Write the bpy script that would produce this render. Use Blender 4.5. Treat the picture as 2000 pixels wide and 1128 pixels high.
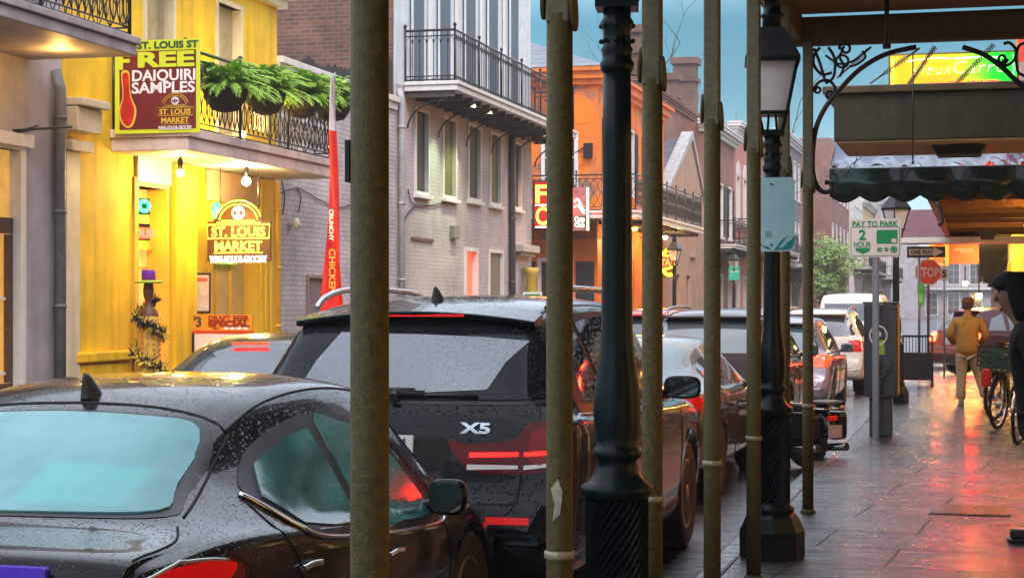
import bpy, bmesh, math, random
from math import radians as R, sin, cos, pi, sqrt, atan2, tan
from mathutils import Vector, Matrix, Euler
from mathutils.bvhtree import BVHTree
from mathutils.geometry import delaunay_2d_cdt
random.seed(7)
C = bpy.context.scene
for o in list(bpy.data.objects): bpy.data.objects.remove(o)

# ---------------------------------------------------------------- camera, world, sun, exposure
H = 1.60                        # eye height above the sidewalk
F = 3500.0; VX = 1910.0; VY = 593.0
TH = math.atan((VX - 1000) / F); CT, ST = cos(TH), sin(TH)
cam = bpy.data.cameras.new('camera'); cam_o = bpy.data.objects.new('camera', cam); C.collection.objects.link(cam_o)
cam_o.location = (0, 0, H); cam_o.rotation_euler = (R(90), 0, TH)
cam.sensor_width = 36; cam.lens = 36 * F / 2000; cam.shift_y = (VY - 564) / 2000
cam.clip_start = .05; cam.clip_end = 3000
C.camera = cam_o

SUN_EL, SUN_AZ = R(48), R(150)
W = bpy.data.worlds.new('World'); C.world = W; W.use_nodes = True
nt = W.node_tree; nt.nodes.clear()
def N(t, typ, **kw):
    n = t.nodes.new(typ)
    for k, v in kw.items():
        if hasattr(n, k): setattr(n, k, v)
        else: n.inputs[k].default_value = v
    return n
out = N(nt, 'ShaderNodeOutputWorld'); bg = N(nt, 'ShaderNodeBackground'); bg.inputs[1].default_value = .10
sky = N(nt, 'ShaderNodeTexSky'); sky.sky_type = 'NISHITA'; sky.sun_disc = False
sky.sun_elevation = SUN_EL; sky.sun_rotation = SUN_AZ; sky.ozone_density = 3; sky.dust_density = 3
tc = N(nt, 'ShaderNodeTexCoord'); sep = N(nt, 'ShaderNodeSeparateXYZ'); nt.links.new(tc.outputs['Generated'], sep.inputs[0])
ramp = N(nt, 'ShaderNodeValToRGB'); e = ramp.color_ramp.elements
SKYR = [(0.0, (7.4, 8.4, 9.8)), (.035, (6.2, 7.8, 9.2)), (.07, (3.4, 5.6, 6.8)), (.115, (1.3, 3.5, 4.5)), (.155, (.75, 2.7, 3.6)), (.185, (3.6, 5.6, 7.0)), (.225, (9.4, 10.6, 12.4)), (1.0, (11.5, 12.2, 13.8))]
SC = 14.0
e[0].position = SKYR[0][0]; e[0].color = tuple(v / SC for v in SKYR[0][1]) + (1,)
e[1].position = SKYR[-1][0]; e[1].color = tuple(v / SC for v in SKYR[-1][1]) + (1,)
for p, c in SKYR[1:-1]:
    q = e.new(p); q.color = tuple(v / SC for v in c) + (1,)
nt.links.new(sep.outputs[2], ramp.inputs[0])
cl = N(nt, 'ShaderNodeTexNoise'); cl.inputs['Scale'].default_value = 2.6; cl.inputs['Detail'].default_value = 5
nt.links.new(tc.outputs['Generated'], cl.inputs[0])
clm = N(nt, 'ShaderNodeMapRange'); clm.inputs[1].default_value = .3; clm.inputs[2].default_value = .7; clm.inputs[3].default_value = .68 * SC; clm.inputs[4].default_value = 1.32 * SC
nt.links.new(cl.outputs[0], clm.inputs[0])
vm = N(nt, 'ShaderNodeVectorMath', operation='SCALE'); nt.links.new(ramp.outputs[0], vm.inputs[0]); nt.links.new(clm.outputs[0], vm.inputs['Scale'])
mx = N(nt, 'ShaderNodeMix', data_type='RGBA'); mx.inputs[0].default_value = .85
nt.links.new(sky.outputs[0], mx.inputs[6]); nt.links.new(vm.outputs[0], mx.inputs[7])
nt.links.new(mx.outputs[2], bg.inputs[0]); nt.links.new(bg.outputs[0], out.inputs[0])

sun = bpy.data.lights.new('sun', 'SUN'); sun.energy = 1.9; sun.angle = R(25); sun.color = (1, .88, .82)
sun_o = bpy.data.objects.new('sun', sun); C.collection.objects.link(sun_o)
sun_o.rotation_euler = (R(90) - SUN_EL, 0, R(180) - SUN_AZ)
C.view_settings.view_transform = 'Standard'; C.view_settings.look = 'None'; C.view_settings.gamma = 1
C.view_settings.exposure = 0.66
C.cycles.use_denoising = True
C.cycles.max_bounces = 7; C.cycles.diffuse_bounces = 3; C.cycles.glossy_bounces = 4; C.cycles.transmission_bounces = 4
C.cycles.volume_bounces = 0; C.cycles.transparent_max_bounces = 8
C.cycles.caustics_reflective = False; C.cycles.caustics_refractive = False
C.cycles.sample_clamp_indirect = 6

# ---------------------------------------------------------------- pixel (2000 x 1128) -> real point on a real plane
def PX(px, py, X):
    t = (px - 1000) / F; Y = X * (CT + t * ST) / (t * CT - ST); zc = Y * CT - X * ST
    return Vector((X, Y, H - (py - VY) * zc / F))
def PY(px, py, Y):
    t = (px - 1000) / F; X = Y * (t * CT - ST) / (CT + t * ST); zc = Y * CT - X * ST
    return Vector((X, Y, H - (py - VY) * zc / F))
def PZ(px, py, Z):
    zc = (H - Z) * F / (py - VY); xc = (px - 1000) / F * zc
    return Vector((xc * CT - zc * ST, xc * ST + zc * CT, Z))

# ---------------------------------------------------------------- materials
MATS = {}
def mat(name, col, rough=.6, metal=0, spec=.5, coat=0, coat_ior=1.5, nscale=0, namt=0, bump=0, bscale=None, emit=None, estr=0, col2=None, stretch=(1, 1, 1), alpha=1, trans=0, ior=1.45, drops=0, streak=0, dstr=.4):
    if name in MATS: return MATS[name]
    m = bpy.data.materials.new(name); MATS[name] = m; m.use_nodes = True
    t = m.node_tree; b = t.nodes['Principled BSDF']; L = t.links.new
    b.inputs['Base Color'].default_value = (*col, 1); b.inputs['Roughness'].default_value = rough
    b.inputs['Metallic'].default_value = metal; b.inputs['Specular IOR Level'].default_value = spec
    b.inputs['Coat Weight'].default_value = coat; b.inputs['Coat Roughness'].default_value = .04; b.inputs['Coat IOR'].default_value = coat_ior
    b.inputs['IOR'].default_value = ior; b.inputs['Transmission Weight'].default_value = trans; b.inputs['Alpha'].default_value = alpha
    if emit: b.inputs['Emission Color'].default_value = (*emit, 1); b.inputs['Emission Strength'].default_value = estr
    co = N(t, 'ShaderNodeTexCoord'); mp = N(t, 'ShaderNodeMapping'); mp.inputs['Scale'].default_value = stretch
    oi = N(t, 'ShaderNodeObjectInfo'); of = N(t, 'ShaderNodeVectorMath', operation='SCALE'); of.inputs[0].default_value = (3.1, 1.7, 5.3); L(oi.outputs['Random'], of.inputs['Scale'])
    oa = N(t, 'ShaderNodeVectorMath', operation='ADD'); L(co.outputs['Object'], oa.inputs[0]); L(of.outputs[0], oa.inputs[1]); L(oa.outputs[0], mp.inputs[0])
    if nscale:
        n = N(t, 'ShaderNodeTexNoise'); n.inputs['Scale'].default_value = nscale; n.inputs['Detail'].default_value = 6; n.inputs['Roughness'].default_value = .65
        L(mp.outputs[0], n.inputs[0])
        mr = N(t, 'ShaderNodeMapRange'); mr.inputs[1].default_value = .3; mr.inputs[2].default_value = .7; L(n.outputs[0], mr.inputs[0])
        mi = N(t, 'ShaderNodeMix', data_type='RGBA'); L(mr.outputs[0], mi.inputs[0])
        c2 = col2 or tuple(max(0, v * (1 - namt)) for v in col); c1 = col if col2 else tuple(v * (1 + namt * .5) for v in col)
        mi.inputs[6].default_value = (*c1, 1); mi.inputs[7].default_value = (*c2, 1); L(mi.outputs[2], b.inputs['Base Color'])
        if streak:
            mp2 = N(t, 'ShaderNodeMapping'); mp2.inputs['Scale'].default_value = (3.5, 3.5, .35); L(oa.outputs[0], mp2.inputs[0])
            n2 = N(t, 'ShaderNodeTexNoise'); n2.inputs['Scale'].default_value = 1.6; n2.inputs['Detail'].default_value = 5; L(mp2.outputs[0], n2.inputs[0])
            m2 = N(t, 'ShaderNodeMapRange'); m2.inputs[1].default_value = .48; m2.inputs[2].default_value = .75; m2.inputs[3].default_value = 0; m2.inputs[4].default_value = streak; L(n2.outputs[0], m2.inputs[0])
            mi2 = N(t, 'ShaderNodeMix', data_type='RGBA'); L(m2.outputs[0], mi2.inputs[0]); L(mi.outputs[2], mi2.inputs[6])
            mi2.inputs[7].default_value = (*[v * .35 for v in col], 1); L(mi2.outputs[2], b.inputs['Base Color'])
    if bump:
        n = N(t, 'ShaderNodeTexNoise'); n.inputs['Scale'].default_value = bscale or nscale * 3 or 40; n.inputs['Detail'].default_value = 5
        L(mp.outputs[0], n.inputs[0]); bu = N(t, 'ShaderNodeBump'); bu.inputs['Strength'].default_value = bump; bu.inputs['Distance'].default_value = .02
        L(n.outputs[0], bu.inputs['Height']); L(bu.outputs[0], b.inputs['Normal'])
    if drops:      # standing rain drops: little domes over the surface
        v = N(t, 'ShaderNodeTexVoronoi'); v.inputs['Scale'].default_value = drops; L(co.outputs['Object'], v.inputs[0])
        vr = N(t, 'ShaderNodeMapRange'); vr.inputs[1].default_value = .12; vr.inputs[2].default_value = .38; vr.inputs[3].default_value = 1; vr.inputs[4].default_value = 0; L(v.outputs['Distance'], vr.inputs[0])
        sp = N(t, 'ShaderNodeSeparateColor'); L(v.outputs['Color'], sp.inputs[0])
        gt = N(t, 'ShaderNodeMath', operation='GREATER_THAN'); gt.inputs[1].default_value = .62; L(sp.outputs[0], gt.inputs[0])
        mu = N(t, 'ShaderNodeMath', operation='MULTIPLY'); L(vr.outputs[0], mu.inputs[0]); L(gt.outputs[0], mu.inputs[1])
        bu = N(t, 'ShaderNodeBump'); bu.inputs['Strength'].default_value = dstr; bu.inputs['Distance'].default_value = .006; L(mu.outputs[0], bu.inputs['Height'])
        L(bu.outputs[0], b.inputs['Normal']); L(bu.outputs[0], b.inputs['Coat Normal'])
    return m
def brick(name, c1, c2, mortar, scale=1.0, bump=.6, stain=.35, msize=.012, paint=None, pth=.5, rough=.75, rowh=.075, bw=.21):
    if name in MATS: return MATS[name]
    m = bpy.data.materials.new(name); MATS[name] = m; m.use_nodes = True
    t = m.node_tree; b = t.nodes['Principled BSDF']; L = t.links.new; b.inputs['Roughness'].default_value = rough
    co = N(t, 'ShaderNodeTexCoord'); sp = N(t, 'ShaderNodeSeparateXYZ'); L(co.outputs['Object'], sp.inputs[0])
    ad = N(t, 'ShaderNodeMath', operation='ADD'); L(sp.outputs[0], ad.inputs[0]); L(sp.outputs[1], ad.inputs[1])
    cb = N(t, 'ShaderNodeCombineXYZ'); L(ad.outputs[0], cb.inputs[0]); L(sp.outputs[2], cb.inputs[1])
    br = N(t, 'ShaderNodeTexBrick'); L(cb.outputs[0], br.inputs[0]); br.inputs['Scale'].default_value = scale
    br.inputs['Color1'].default_value = (*c1, 1); br.inputs['Color2'].default_value = (*c2, 1); br.inputs['Mortar'].default_value = (*mortar, 1)
    br.inputs['Mortar Size'].default_value = msize; br.inputs['Brick Width'].default_value = bw; br.inputs['Row Height'].default_value = rowh
    n = N(t, 'ShaderNodeTexNoise'); n.inputs['Scale'].default_value = .9; n.inputs['Detail'].default_value = 8; n.inputs['Roughness'].default_value = .7; L(co.outputs['Object'], n.inputs[0])
    mr = N(t, 'ShaderNodeMapRange'); mr.inputs[1].default_value = .35; mr.inputs[2].default_value = .7; mr.inputs[3].default_value = 1.1; mr.inputs[4].default_value = 1 - stain; L(n.outputs[0], mr.inputs[0])
    vs = N(t, 'ShaderNodeVectorMath', operation='SCALE'); L(br.outputs[0], vs.inputs[0]); L(mr.outputs[0], vs.inputs['Scale'])
    last = vs.outputs[0]
    if paint:
        n2 = N(t, 'ShaderNodeTexNoise'); n2.inputs['Scale'].default_value = .55; n2.inputs['Detail'].default_value = 7; n2.inputs['Roughness'].default_value = .6; L(co.outputs['Object'], n2.inputs[0])
        m2 = N(t, 'ShaderNodeMapRange'); m2.inputs[1].default_value = pth - .03; m2.inputs[2].default_value = pth + .05; L(n2.outputs[0], m2.inputs[0])
        mi = N(t, 'ShaderNodeMix', data_type='RGBA'); L(m2.outputs[0], mi.inputs[0]); L(last, mi.inputs[6]); mi.inputs[7].default_value = (*paint, 1); last = mi.outputs[2]
    L(last, b.inputs['Base Color'])
    bu = N(t, 'ShaderNodeBump'); bu.inputs['Strength'].default_value = bump; bu.inputs['Distance'].default_value = .012; bu.invert = True
    L(br.outputs['Fac'], bu.inputs['Height']); L(bu.outputs[0], b.inputs['Normal'])
    return m
def glow(name, col, s): return mat(name, tuple(min(1, v * .6) for v in col), .4, emit=col, estr=s)

# ---------------------------------------------------------------- mesh builder
def ident(v): return v
class MB:
    def __init__(s): s.v = []; s.f = []; s.m = []; s.sm = []
    def add(s, vs, fs, mi=0, smooth=False):
        k = len(s.v); s.v += [tuple(v) for v in vs]
        for f in fs: s.f.append([i + k for i in f]); s.m.append(mi); s.sm.append(smooth)
        return s
    def box(s, x0, x1, y0, y1, z0, z1, mi=0, M=None):
        if x0 > x1: x0, x1 = x1, x0
        if y0 > y1: y0, y1 = y1, y0
        if z0 > z1: z0, z1 = z1, z0
        vs = [Vector((x, y, z)) for z in (z0, z1) for y in (y0, y1) for x in (x0, x1)]
        if M: vs = [M @ v for v in vs]
        return s.add(vs, [(0, 2, 3, 1), (4, 5, 7, 6), (0, 1, 5, 4), (2, 6, 7, 3), (0, 4, 6, 2), (1, 3, 7, 5)], mi)
    def obox(s, c, size, rot=(0, 0, 0), mi=0):
        M = Matrix.Translation(c) @ Euler(rot).to_matrix().to_4x4(); a, b, d = [q / 2 for q in size]
        return s.box(-a, a, -b, b, -d, d, mi, M)
    def tube(s, pts, r, n=8, mi=0, closed=False, cap=True, smooth=True):
        pts = [Vector(p) for p in pts]; K = len(pts); rs = r if isinstance(r, (list, tuple)) else [r] * K
        up = None; rings = []
        for i, p in enumerate(pts):
            a = pts[i - 1] if (i > 0 or closed) else p; b = pts[(i + 1) % K] if (i < K - 1 or closed) else p
            d = (b - a)
            if d.length < 1e-9: d = Vector((0, 0, 1))
            d.normalize()
            if up is None:
                up = Vector((0, 0, 1)) if abs(d.z) < .9 else Vector((1, 0, 0))
            u = up - d * up.dot(d)
            if u.length < 1e-5: u = d.orthogonal()
            u.normalize(); w = d.cross(u); up = u
            rings.append([p + (u * cos(2 * pi * j / n) + w * sin(2 * pi * j / n)) * rs[i] for j in range(n)])
        vs = [v for g in rings for v in g]; fs = []
        for i in range(K if closed else K - 1):
            i2 = (i + 1) % K
            for j in range(n): fs.append((i * n + j, i * n + (j + 1) % n, i2 * n + (j + 1) % n, i2 * n + j))
        s.add(vs, fs, mi, smooth)
        if cap and not closed:
            k = len(s.v) - len(vs)
            for base, rev in ((0, True), ((K - 1) * n, False)):
                f = [k + base + j for j in range(n)]
                s.f.append(f[::-1] if rev else f); s.m.append(mi); s.sm.append(False)
        return s
    def lathe(s, prof, c=(0, 0, 0), n=16, mi=0, axis='z', smooth=True, M=None):
        vs = []
        for r, h in prof:
            for j in range(n):
                a = 2 * pi * j / n
                p = (r * cos(a), r * sin(a), h) if axis == 'z' else ((h, r * cos(a), r * sin(a)) if axis == 'x' else (r * cos(a), h, r * sin(a)))
                p = Vector(p)
                if M: p = M @ p
                vs.append(p + Vector(c))
        fs = [(i * n + j, i * n + (j + 1) % n, (i + 1) * n + (j + 1) % n, (i + 1) * n + j) for i in range(len(prof) - 1) for j in range(n)]
        if axis != 'z' and axis == 'y': fs = [f[::-1] for f in fs]
        k = len(s.v); s.add(vs, fs, mi, smooth)
        for base, rev in ((0, True), ((len(prof) - 1) * n, False)):
            if prof[0 if base == 0 else -1][0] > 1e-4:
                f = [k + base + j for j in range(n)]; s.f.append(f[::-1] if rev else f); s.m.append(mi); s.sm.append(False)
        return s
    def prism(s, poly, d0, d1, mi=0, plane='xz'):     # closed polygon in a plane, given thickness
        def P(a, b, d): return {'xz': (a, d, b), 'yz': (d, a, b), 'xy': (a, b, d)}[plane]
        n = len(poly); vs = [P(a, b, d0) for a, b in poly] + [P(a, b, d1) for a, b in poly]
        fs = [tuple(range(n))[::-1], tuple(range(n, 2 * n))] + [(i, (i + 1) % n, n + (i + 1) % n, n + i) for i in range(n)]
        return s.add(vs, fs, mi)
    def quad(s, a, b, c, d, mi=0): return s.add([a, b, c, d], [(0, 1, 2, 3)], mi)
    def sphere(s, c, r, n=10, mi=0, sc=(1, 1, 1)):
        m = max(4, n // 2); prof = [(sin(pi * i / m), -cos(pi * i / m)) for i in range(m + 1)]
        k = len(s.v); s.lathe([(max(a, 1e-5), b) for a, b in prof], n=n, mi=mi)
        for i in range(k, len(s.v)):
            x, y, z = s.v[i]; s.v[i] = (c[0] + x * r * sc[0], c[1] + y * r * sc[1], c[2] + z * r * sc[2])
        return s
    def build(s, name, mats, parent=None, bevel=0, fix=True):
        me = bpy.data.meshes.new(name); me.from_pydata(s.v, [], s.f)
        if not isinstance(mats, (list, tuple)): mats = [mats]
        for m in mats: me.materials.append(m)
        me.polygons.foreach_set('material_index', s.m); me.polygons.foreach_set('use_smooth', s.sm)
        if fix:
            b = bmesh.new(); b.from_mesh(me); bmesh.ops.recalc_face_normals(b, faces=b.faces); b.to_mesh(me); b.free()
        me.update()
        o = bpy.data.objects.new(name, me); C.collection.objects.link(o)
        if parent: o.parent = parent
        if bevel:
            bv = o.modifiers.new('bevel', 'BEVEL'); bv.width = bevel; bv.segments = 2; bv.limit_method = 'ANGLE'; bv.angle_limit = R(50); bv.harden_normals = False
        return o
def tag(o, label=None, cat=None, group=None, kind=None):
    if label: o['label'] = label
    if cat: o['category'] = cat
    if group: o['group'] = group
    if kind: o['kind'] = kind
    return o
def thing(name, label, cat, loc=(0, 0, 0), rz=0, group=None):
    o = bpy.data.objects.new(name, None); C.collection.objects.link(o); o.empty_display_size = .1
    o.location = loc; o.rotation_euler = (0, 0, rz); return tag(o, label, cat, group)
def struct(name, mb, m): return tag(mb.build(name, m), kind='structure')
def copy_tree(o, parent=None):
    c = o.copy(); C.collection.objects.link(c)
    if parent: c.parent = parent
    for ch in list(o.children): copy_tree(ch, c)
    return c
TXT = {}
def text_mb(txt, size, bold=0, ext=.004, width=None, slab=False):
    """letters in the local xz plane facing -y, centred, cap height = size"""
    key = (txt, size, bold, ext)
    cu = bpy.data.curves.new('t', 'FONT'); cu.body = txt; cu.size = size / .70; cu.align_x = 'CENTER'; cu.offset = bold; cu.extrude = ext; cu.resolution_u = 3
    o = bpy.data.objects.new('t', cu); C.collection.objects.link(o)
    dg = bpy.context.evaluated_depsgraph_get(); me = bpy.data.meshes.new_from_object(o.evaluated_get(dg))
    vs = [v.co.copy() for v in me.vertices]; fs = [tuple(p.vertices) for p in me.polygons]
    bpy.data.objects.remove(o); bpy.data.curves.remove(cu); bpy.data.meshes.remove(me)
    x0 = min(v.x for v in vs); x1 = max(v.x for v in vs); sx = width / (x1 - x0) if width else 1
    mb = MB(); mb.add([((v.x - (x0 + x1) / 2) * sx, -v.z, v.y - size / 2) for v in vs], fs); return mb
def put_text(name, txt, size, m, parent, loc=(0, 0, 0), rot=(0, 0, 0), bold=0, ext=.004, width=None):
    o = text_mb(txt, size, bold, ext, width).build(name, m, parent, fix=False); o.location = loc; o.rotation_euler = rot; return o
def arc(c, r, a0, a1, n=12, ry=None):
    ry = ry or r; return [(c[0] + r * cos(a0 + (a1 - a0) * i / n), c[1] + ry * sin(a0 + (a1 - a0) * i / n)) for i in range(n + 1)]
def rrect(x0, x1, y0, y1, r, n=4):
    return arc((x1 - r, y1 - r), r, 0, pi / 2, n) + arc((x0 + r, y1 - r), r, pi / 2, pi, n) + arc((x0 + r, y0 + r), r, pi, 1.5 * pi, n) + arc((x1 - r, y0 + r), r, 1.5 * pi, 2 * pi, n)
def catmull(P, k=4, closed=False):
    P = [Vector(p) for p in P]; n = len(P); out = []
    for i in range(n if closed else n - 1):
        if closed: a, b, c, d = P[i - 1], P[i], P[(i + 1) % n], P[(i + 2) % n]
        else: a, b, c, d = P[max(i - 1, 0)], P[i], P[i + 1], P[min(i + 2, n - 1)]
        for j in range(k):
            t = j / k
            out.append(.5 * ((2 * b) + (c - a) * t + (2 * a - 5 * b + 4 * c - d) * t * t + (3 * b - a - 3 * c + d) * t ** 3))
    if not closed: out.append(P[-1])
    return out

# ---------------------------------------------------------------- common materials
M_iron = mat('black_iron', (.012, .013, .015), .42, coat=.3, nscale=30, namt=.4, bump=.15)
M_post = mat('olive_painted_pipe', (.115, .088, .028), .55, spec=.3, nscale=45, namt=.5, bump=.3, bscale=150, streak=.6)
M_lamp = mat('dark_green_enamel', (.004, .012, .013), .30, spec=.22, coat=.0, nscale=25, namt=.35, bump=.12, bscale=60)
M_chrome = mat('bright_chrome', (.75, .77, .8), .12, 1)
M_white = mat('white_trim', (.72, .70, .68), .5, nscale=6, namt=.12, streak=.3)
M_glassd = mat('dark_window_glass', (.03, .035, .04), .06, spec=.9, ior=1.7)
M_black = mat('matte_black', (.008, .008, .009), .55)
M_rubber = mat('tyre_rubber', (.012, .012, .013), .65)
M_steel = mat('galvanised_steel', (.34, .34, .36), .42, .7, nscale=30, namt=.3)
# ---------------------------------------------------------------- ground, road, sidewalks
def wet_stone(name, base, base2, slab, rot, rmin, rmax, joint=.8, ripple=.5, sx=1.0):
    m = bpy.data.materials.new(name); m.use_nodes = True; t = m.node_tree; b = t.nodes['Principled BSDF']; L = t.links.new
    co = N(t, 'ShaderNodeTexCoord'); mp = N(t, 'ShaderNodeMapping'); mp.inputs['Rotation'].default_value = (0, 0, rot); L(co.outputs['Object'], mp.inputs[0])
    wn = N(t, 'ShaderNodeTexNoise'); wn.inputs['Scale'].default_value = 1.3; wn.inputs['Detail'].default_value = 3; L(mp.outputs[0], wn.inputs[0])
    wv = N(t, 'ShaderNodeVectorMath', operation='MULTIPLY_ADD'); wv.inputs[1].default_value = (.05, .05, 0); L(wn.outputs['Color'], wv.inputs[0]); L(mp.outputs[0], wv.inputs[2])
    br = N(t, 'ShaderNodeTexBrick'); L(wv.outputs[0], br.inputs[0]); br.inputs['Scale'].default_value = 1
    br.inputs['Brick Width'].default_value = slab[0]; br.inputs['Row Height'].default_value = slab[1]; br.inputs['Mortar Size'].default_value = .009; br.inputs['Mortar Smooth'].default_value = .6
    br.inputs['Color1'].default_value = (*base, 1); br.inputs['Color2'].default_value = (*base2, 1); br.inputs['Mortar'].default_value = (.01, .01, .011, 1); br.offset = .37
    n = N(t, 'ShaderNodeTexNoise'); n.inputs['Scale'].default_value = 3; n.inputs['Detail'].default_value = 8; L(mp.outputs[0], n.inputs[0])
    vs = N(t, 'ShaderNodeVectorMath', operation='SCALE'); mr = N(t, 'ShaderNodeMapRange'); mr.inputs[1].default_value = .3; mr.inputs[2].default_value = .7; mr.inputs[3].default_value = .6; mr.inputs[4].default_value = 1.3
    L(n.outputs[0], mr.inputs[0]); L(br.outputs[0], vs.inputs[0]); L(mr.outputs[0], vs.inputs['Scale']); L(vs.outputs[0], b.inputs['Base Color'])
    n2 = N(t, 'ShaderNodeTexNoise'); n2.inputs['Scale'].default_value = .9; n2.inputs['Detail'].default_value = 5; L(mp.outputs[0], n2.inputs[0])
    r2 = N(t, 'ShaderNodeMapRange'); r2.inputs[1].default_value = .44; r2.inputs[2].default_value = .60; r2.inputs[3].default_value = rmin; r2.inputs[4].default_value = rmax; L(n2.outputs[0], r2.inputs[0]); L(r2.outputs[0], b.inputs['Roughness'])
    b.inputs['IOR'].default_value = 1.55; b.inputs['Coat Weight'].default_value = .8; b.inputs['Coat Roughness'].default_value = .05; b.inputs['Coat IOR'].default_value = 1.6; b.inputs['Specular IOR Level'].default_value = .85
    mp2 = N(t, 'ShaderNodeMapping'); mp2.inputs['Scale'].default_value = (.45 * sx, 4.2 * sx, 1); mp2.inputs['Rotation'].default_value = (0, 0, rot); L(co.outputs['Object'], mp2.inputs[0])
    n3 = N(t, 'ShaderNodeTexNoise'); n3.inputs['Scale'].default_value = 1.7; n3.inputs['Detail'].default_value = 7; n3.inputs['Roughness'].default_value = .62; L(mp2.outputs[0], n3.inputs[0])
    b1 = N(t, 'ShaderNodeBump'); b1.inputs['Strength'].default_value = ripple; b1.inputs['Distance'].default_value = .075; L(n3.outputs[0], b1.inputs['Height'])
    b2 = N(t, 'ShaderNodeBump'); b2.invert = True; b2.inputs['Strength'].default_value = joint; b2.inputs['Distance'].default_value = .03; L(br.outputs['Fac'], b2.inputs['Height']); L(b1.outputs[0], b2.inputs['Normal'])
    L(b2.outputs[0], b.inputs['Normal']); L(b1.outputs[0], b.inputs['Coat Normal'])
    mp3 = N(t, 'ShaderNodeMapping'); mp3.inputs['Scale'].default_value = (1.3 * sx, 8 * sx, 1); mp3.inputs['Rotation'].default_value = (0, 0, rot); L(co.outputs['Object'], mp3.inputs[0])
    n4 = N(t, 'ShaderNodeTexNoise'); n4.inputs['Scale'].default_value = 1.5; n4.inputs['Detail'].default_value = 6; n4.inputs['Roughness'].default_value = .6; L(mp3.outputs[0], n4.inputs[0])
    r4 = N(t, 'ShaderNodeMapRange'); r4.inputs[1].default_value = .42; r4.inputs[2].default_value = .50; r4.inputs[3].default_value = .12; r4.inputs[4].default_value = 1; L(n4.outputs[0], r4.inputs[0])
    jm = N(t, 'ShaderNodeMath', operation='SUBTRACT'); jm.use_clamp = True; L(r4.outputs[0], jm.inputs[0]); L(br.outputs['Fac'], jm.inputs[1]); L(jm.outputs[0], b.inputs['Coat Weight'])
    rj = N(t, 'ShaderNodeMix', data_type='FLOAT'); L(br.outputs['Fac'], rj.inputs[0]); L(r2.outputs[0], rj.inputs[2]); rj.inputs[3].default_value = .5; L(rj.outputs[0], b.inputs['Roughness'])
    sj = N(t, 'ShaderNodeMapRange'); sj.inputs[3].default_value = .5; sj.inputs[4].default_value = .15; L(br.outputs['Fac'], sj.inputs[0]); L(sj.outputs[0], b.inputs['Specular IOR Level']); return m
M_walk = wet_stone('wet_flagstone', (.055, .047, .043), (.032, .029, .029), (1.5, .85), R(5), .12, .40, .9, .75)
M_road = wet_stone('wet_asphalt', (.030, .030, .032), (.024, .024, .026), (40, 40), 0, .10, .30, 0, .35, 2)
M_kerb = wet_stone('wet_kerb_granite', (.11, .105, .10), (.08, .078, .075), (3, 1.4), R(90), .12, .3)
CS0, CS1 = 40.8, 47.4           # the cross street
KX, LX = -1.62, -8.0            # kerb lines, near and far
RW, LW = 1.40, -10.0            # building lines, near and far
YE = 236.0
struct('ground', MB().quad((-90, -14, -.42), (60, -14, -.42), (60, YE, -.42), (-90, YE, -.42)), mat('packed_earth', (.05, .045, .04), .9))
rd = MB()
rd.quad((LX, -8, -.115), (KX, -8, -.115), (KX, YE - 2, -.115), (LX, YE - 2, -.115))
rd.quad((KX, CS0, -.116), (50, CS0, -.116), (50, CS1, -.116), (KX, CS1, -.116)); rd.quad((-50, CS0, -.116), (LX, CS0, -.116), (LX, CS1, -.116), (-50, CS1, -.116))
struct('road', rd, M_road)
sw = MB()
for x0, x1, y0, y1 in ((KX + .16, RW + .4, -8, CS0 - .16), (KX + .16, RW + .4, CS1 + .16, YE - 2), (LW - .4, LX - .16, -8, CS0 - .16), (LW - .4, LX - .16, CS1 + .16, YE - 2)):
    sw.box(x0, x1, y0, y1, -.40, 0)
struct('sidewalk', sw, M_walk)
kb = MB()
for y0, y1 in ((-8, CS0), (CS1, YE - 2)):
    for a, b in ((KX, KX + .157), (LX - .157, LX)): kb.box(a, b, y0, y1, -.41, .006)
for y0, y1 in ((CS0 - .157, CS0), (CS1, CS1 + .157)):
    kb.box(KX + .16, RW + .39, y0, y1, -.405, .004); kb.box(LW - .39, LX - .16, y0, y1, -.405, .004)
tag(kb.build('kerb', M_kerb, bevel=.02), kind='structure')
# iron grating set in the sidewalk
g = thing('utility_cover', 'ribbed iron cover plate let into the wet sidewalk', 'cover', PZ(1893, 996, .004))
gm = MB().box(-.30, .30, -.32, .32, 0, .006)
for i in range(17): gm.box(-.28 + i * .035, -.265 + i * .035, -.30, .30, .0061, .012)
gm.build('plate', mat('rusty_wet_iron', (.12, .075, .06), .25, .4, nscale=20, namt=.5), g)

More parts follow.
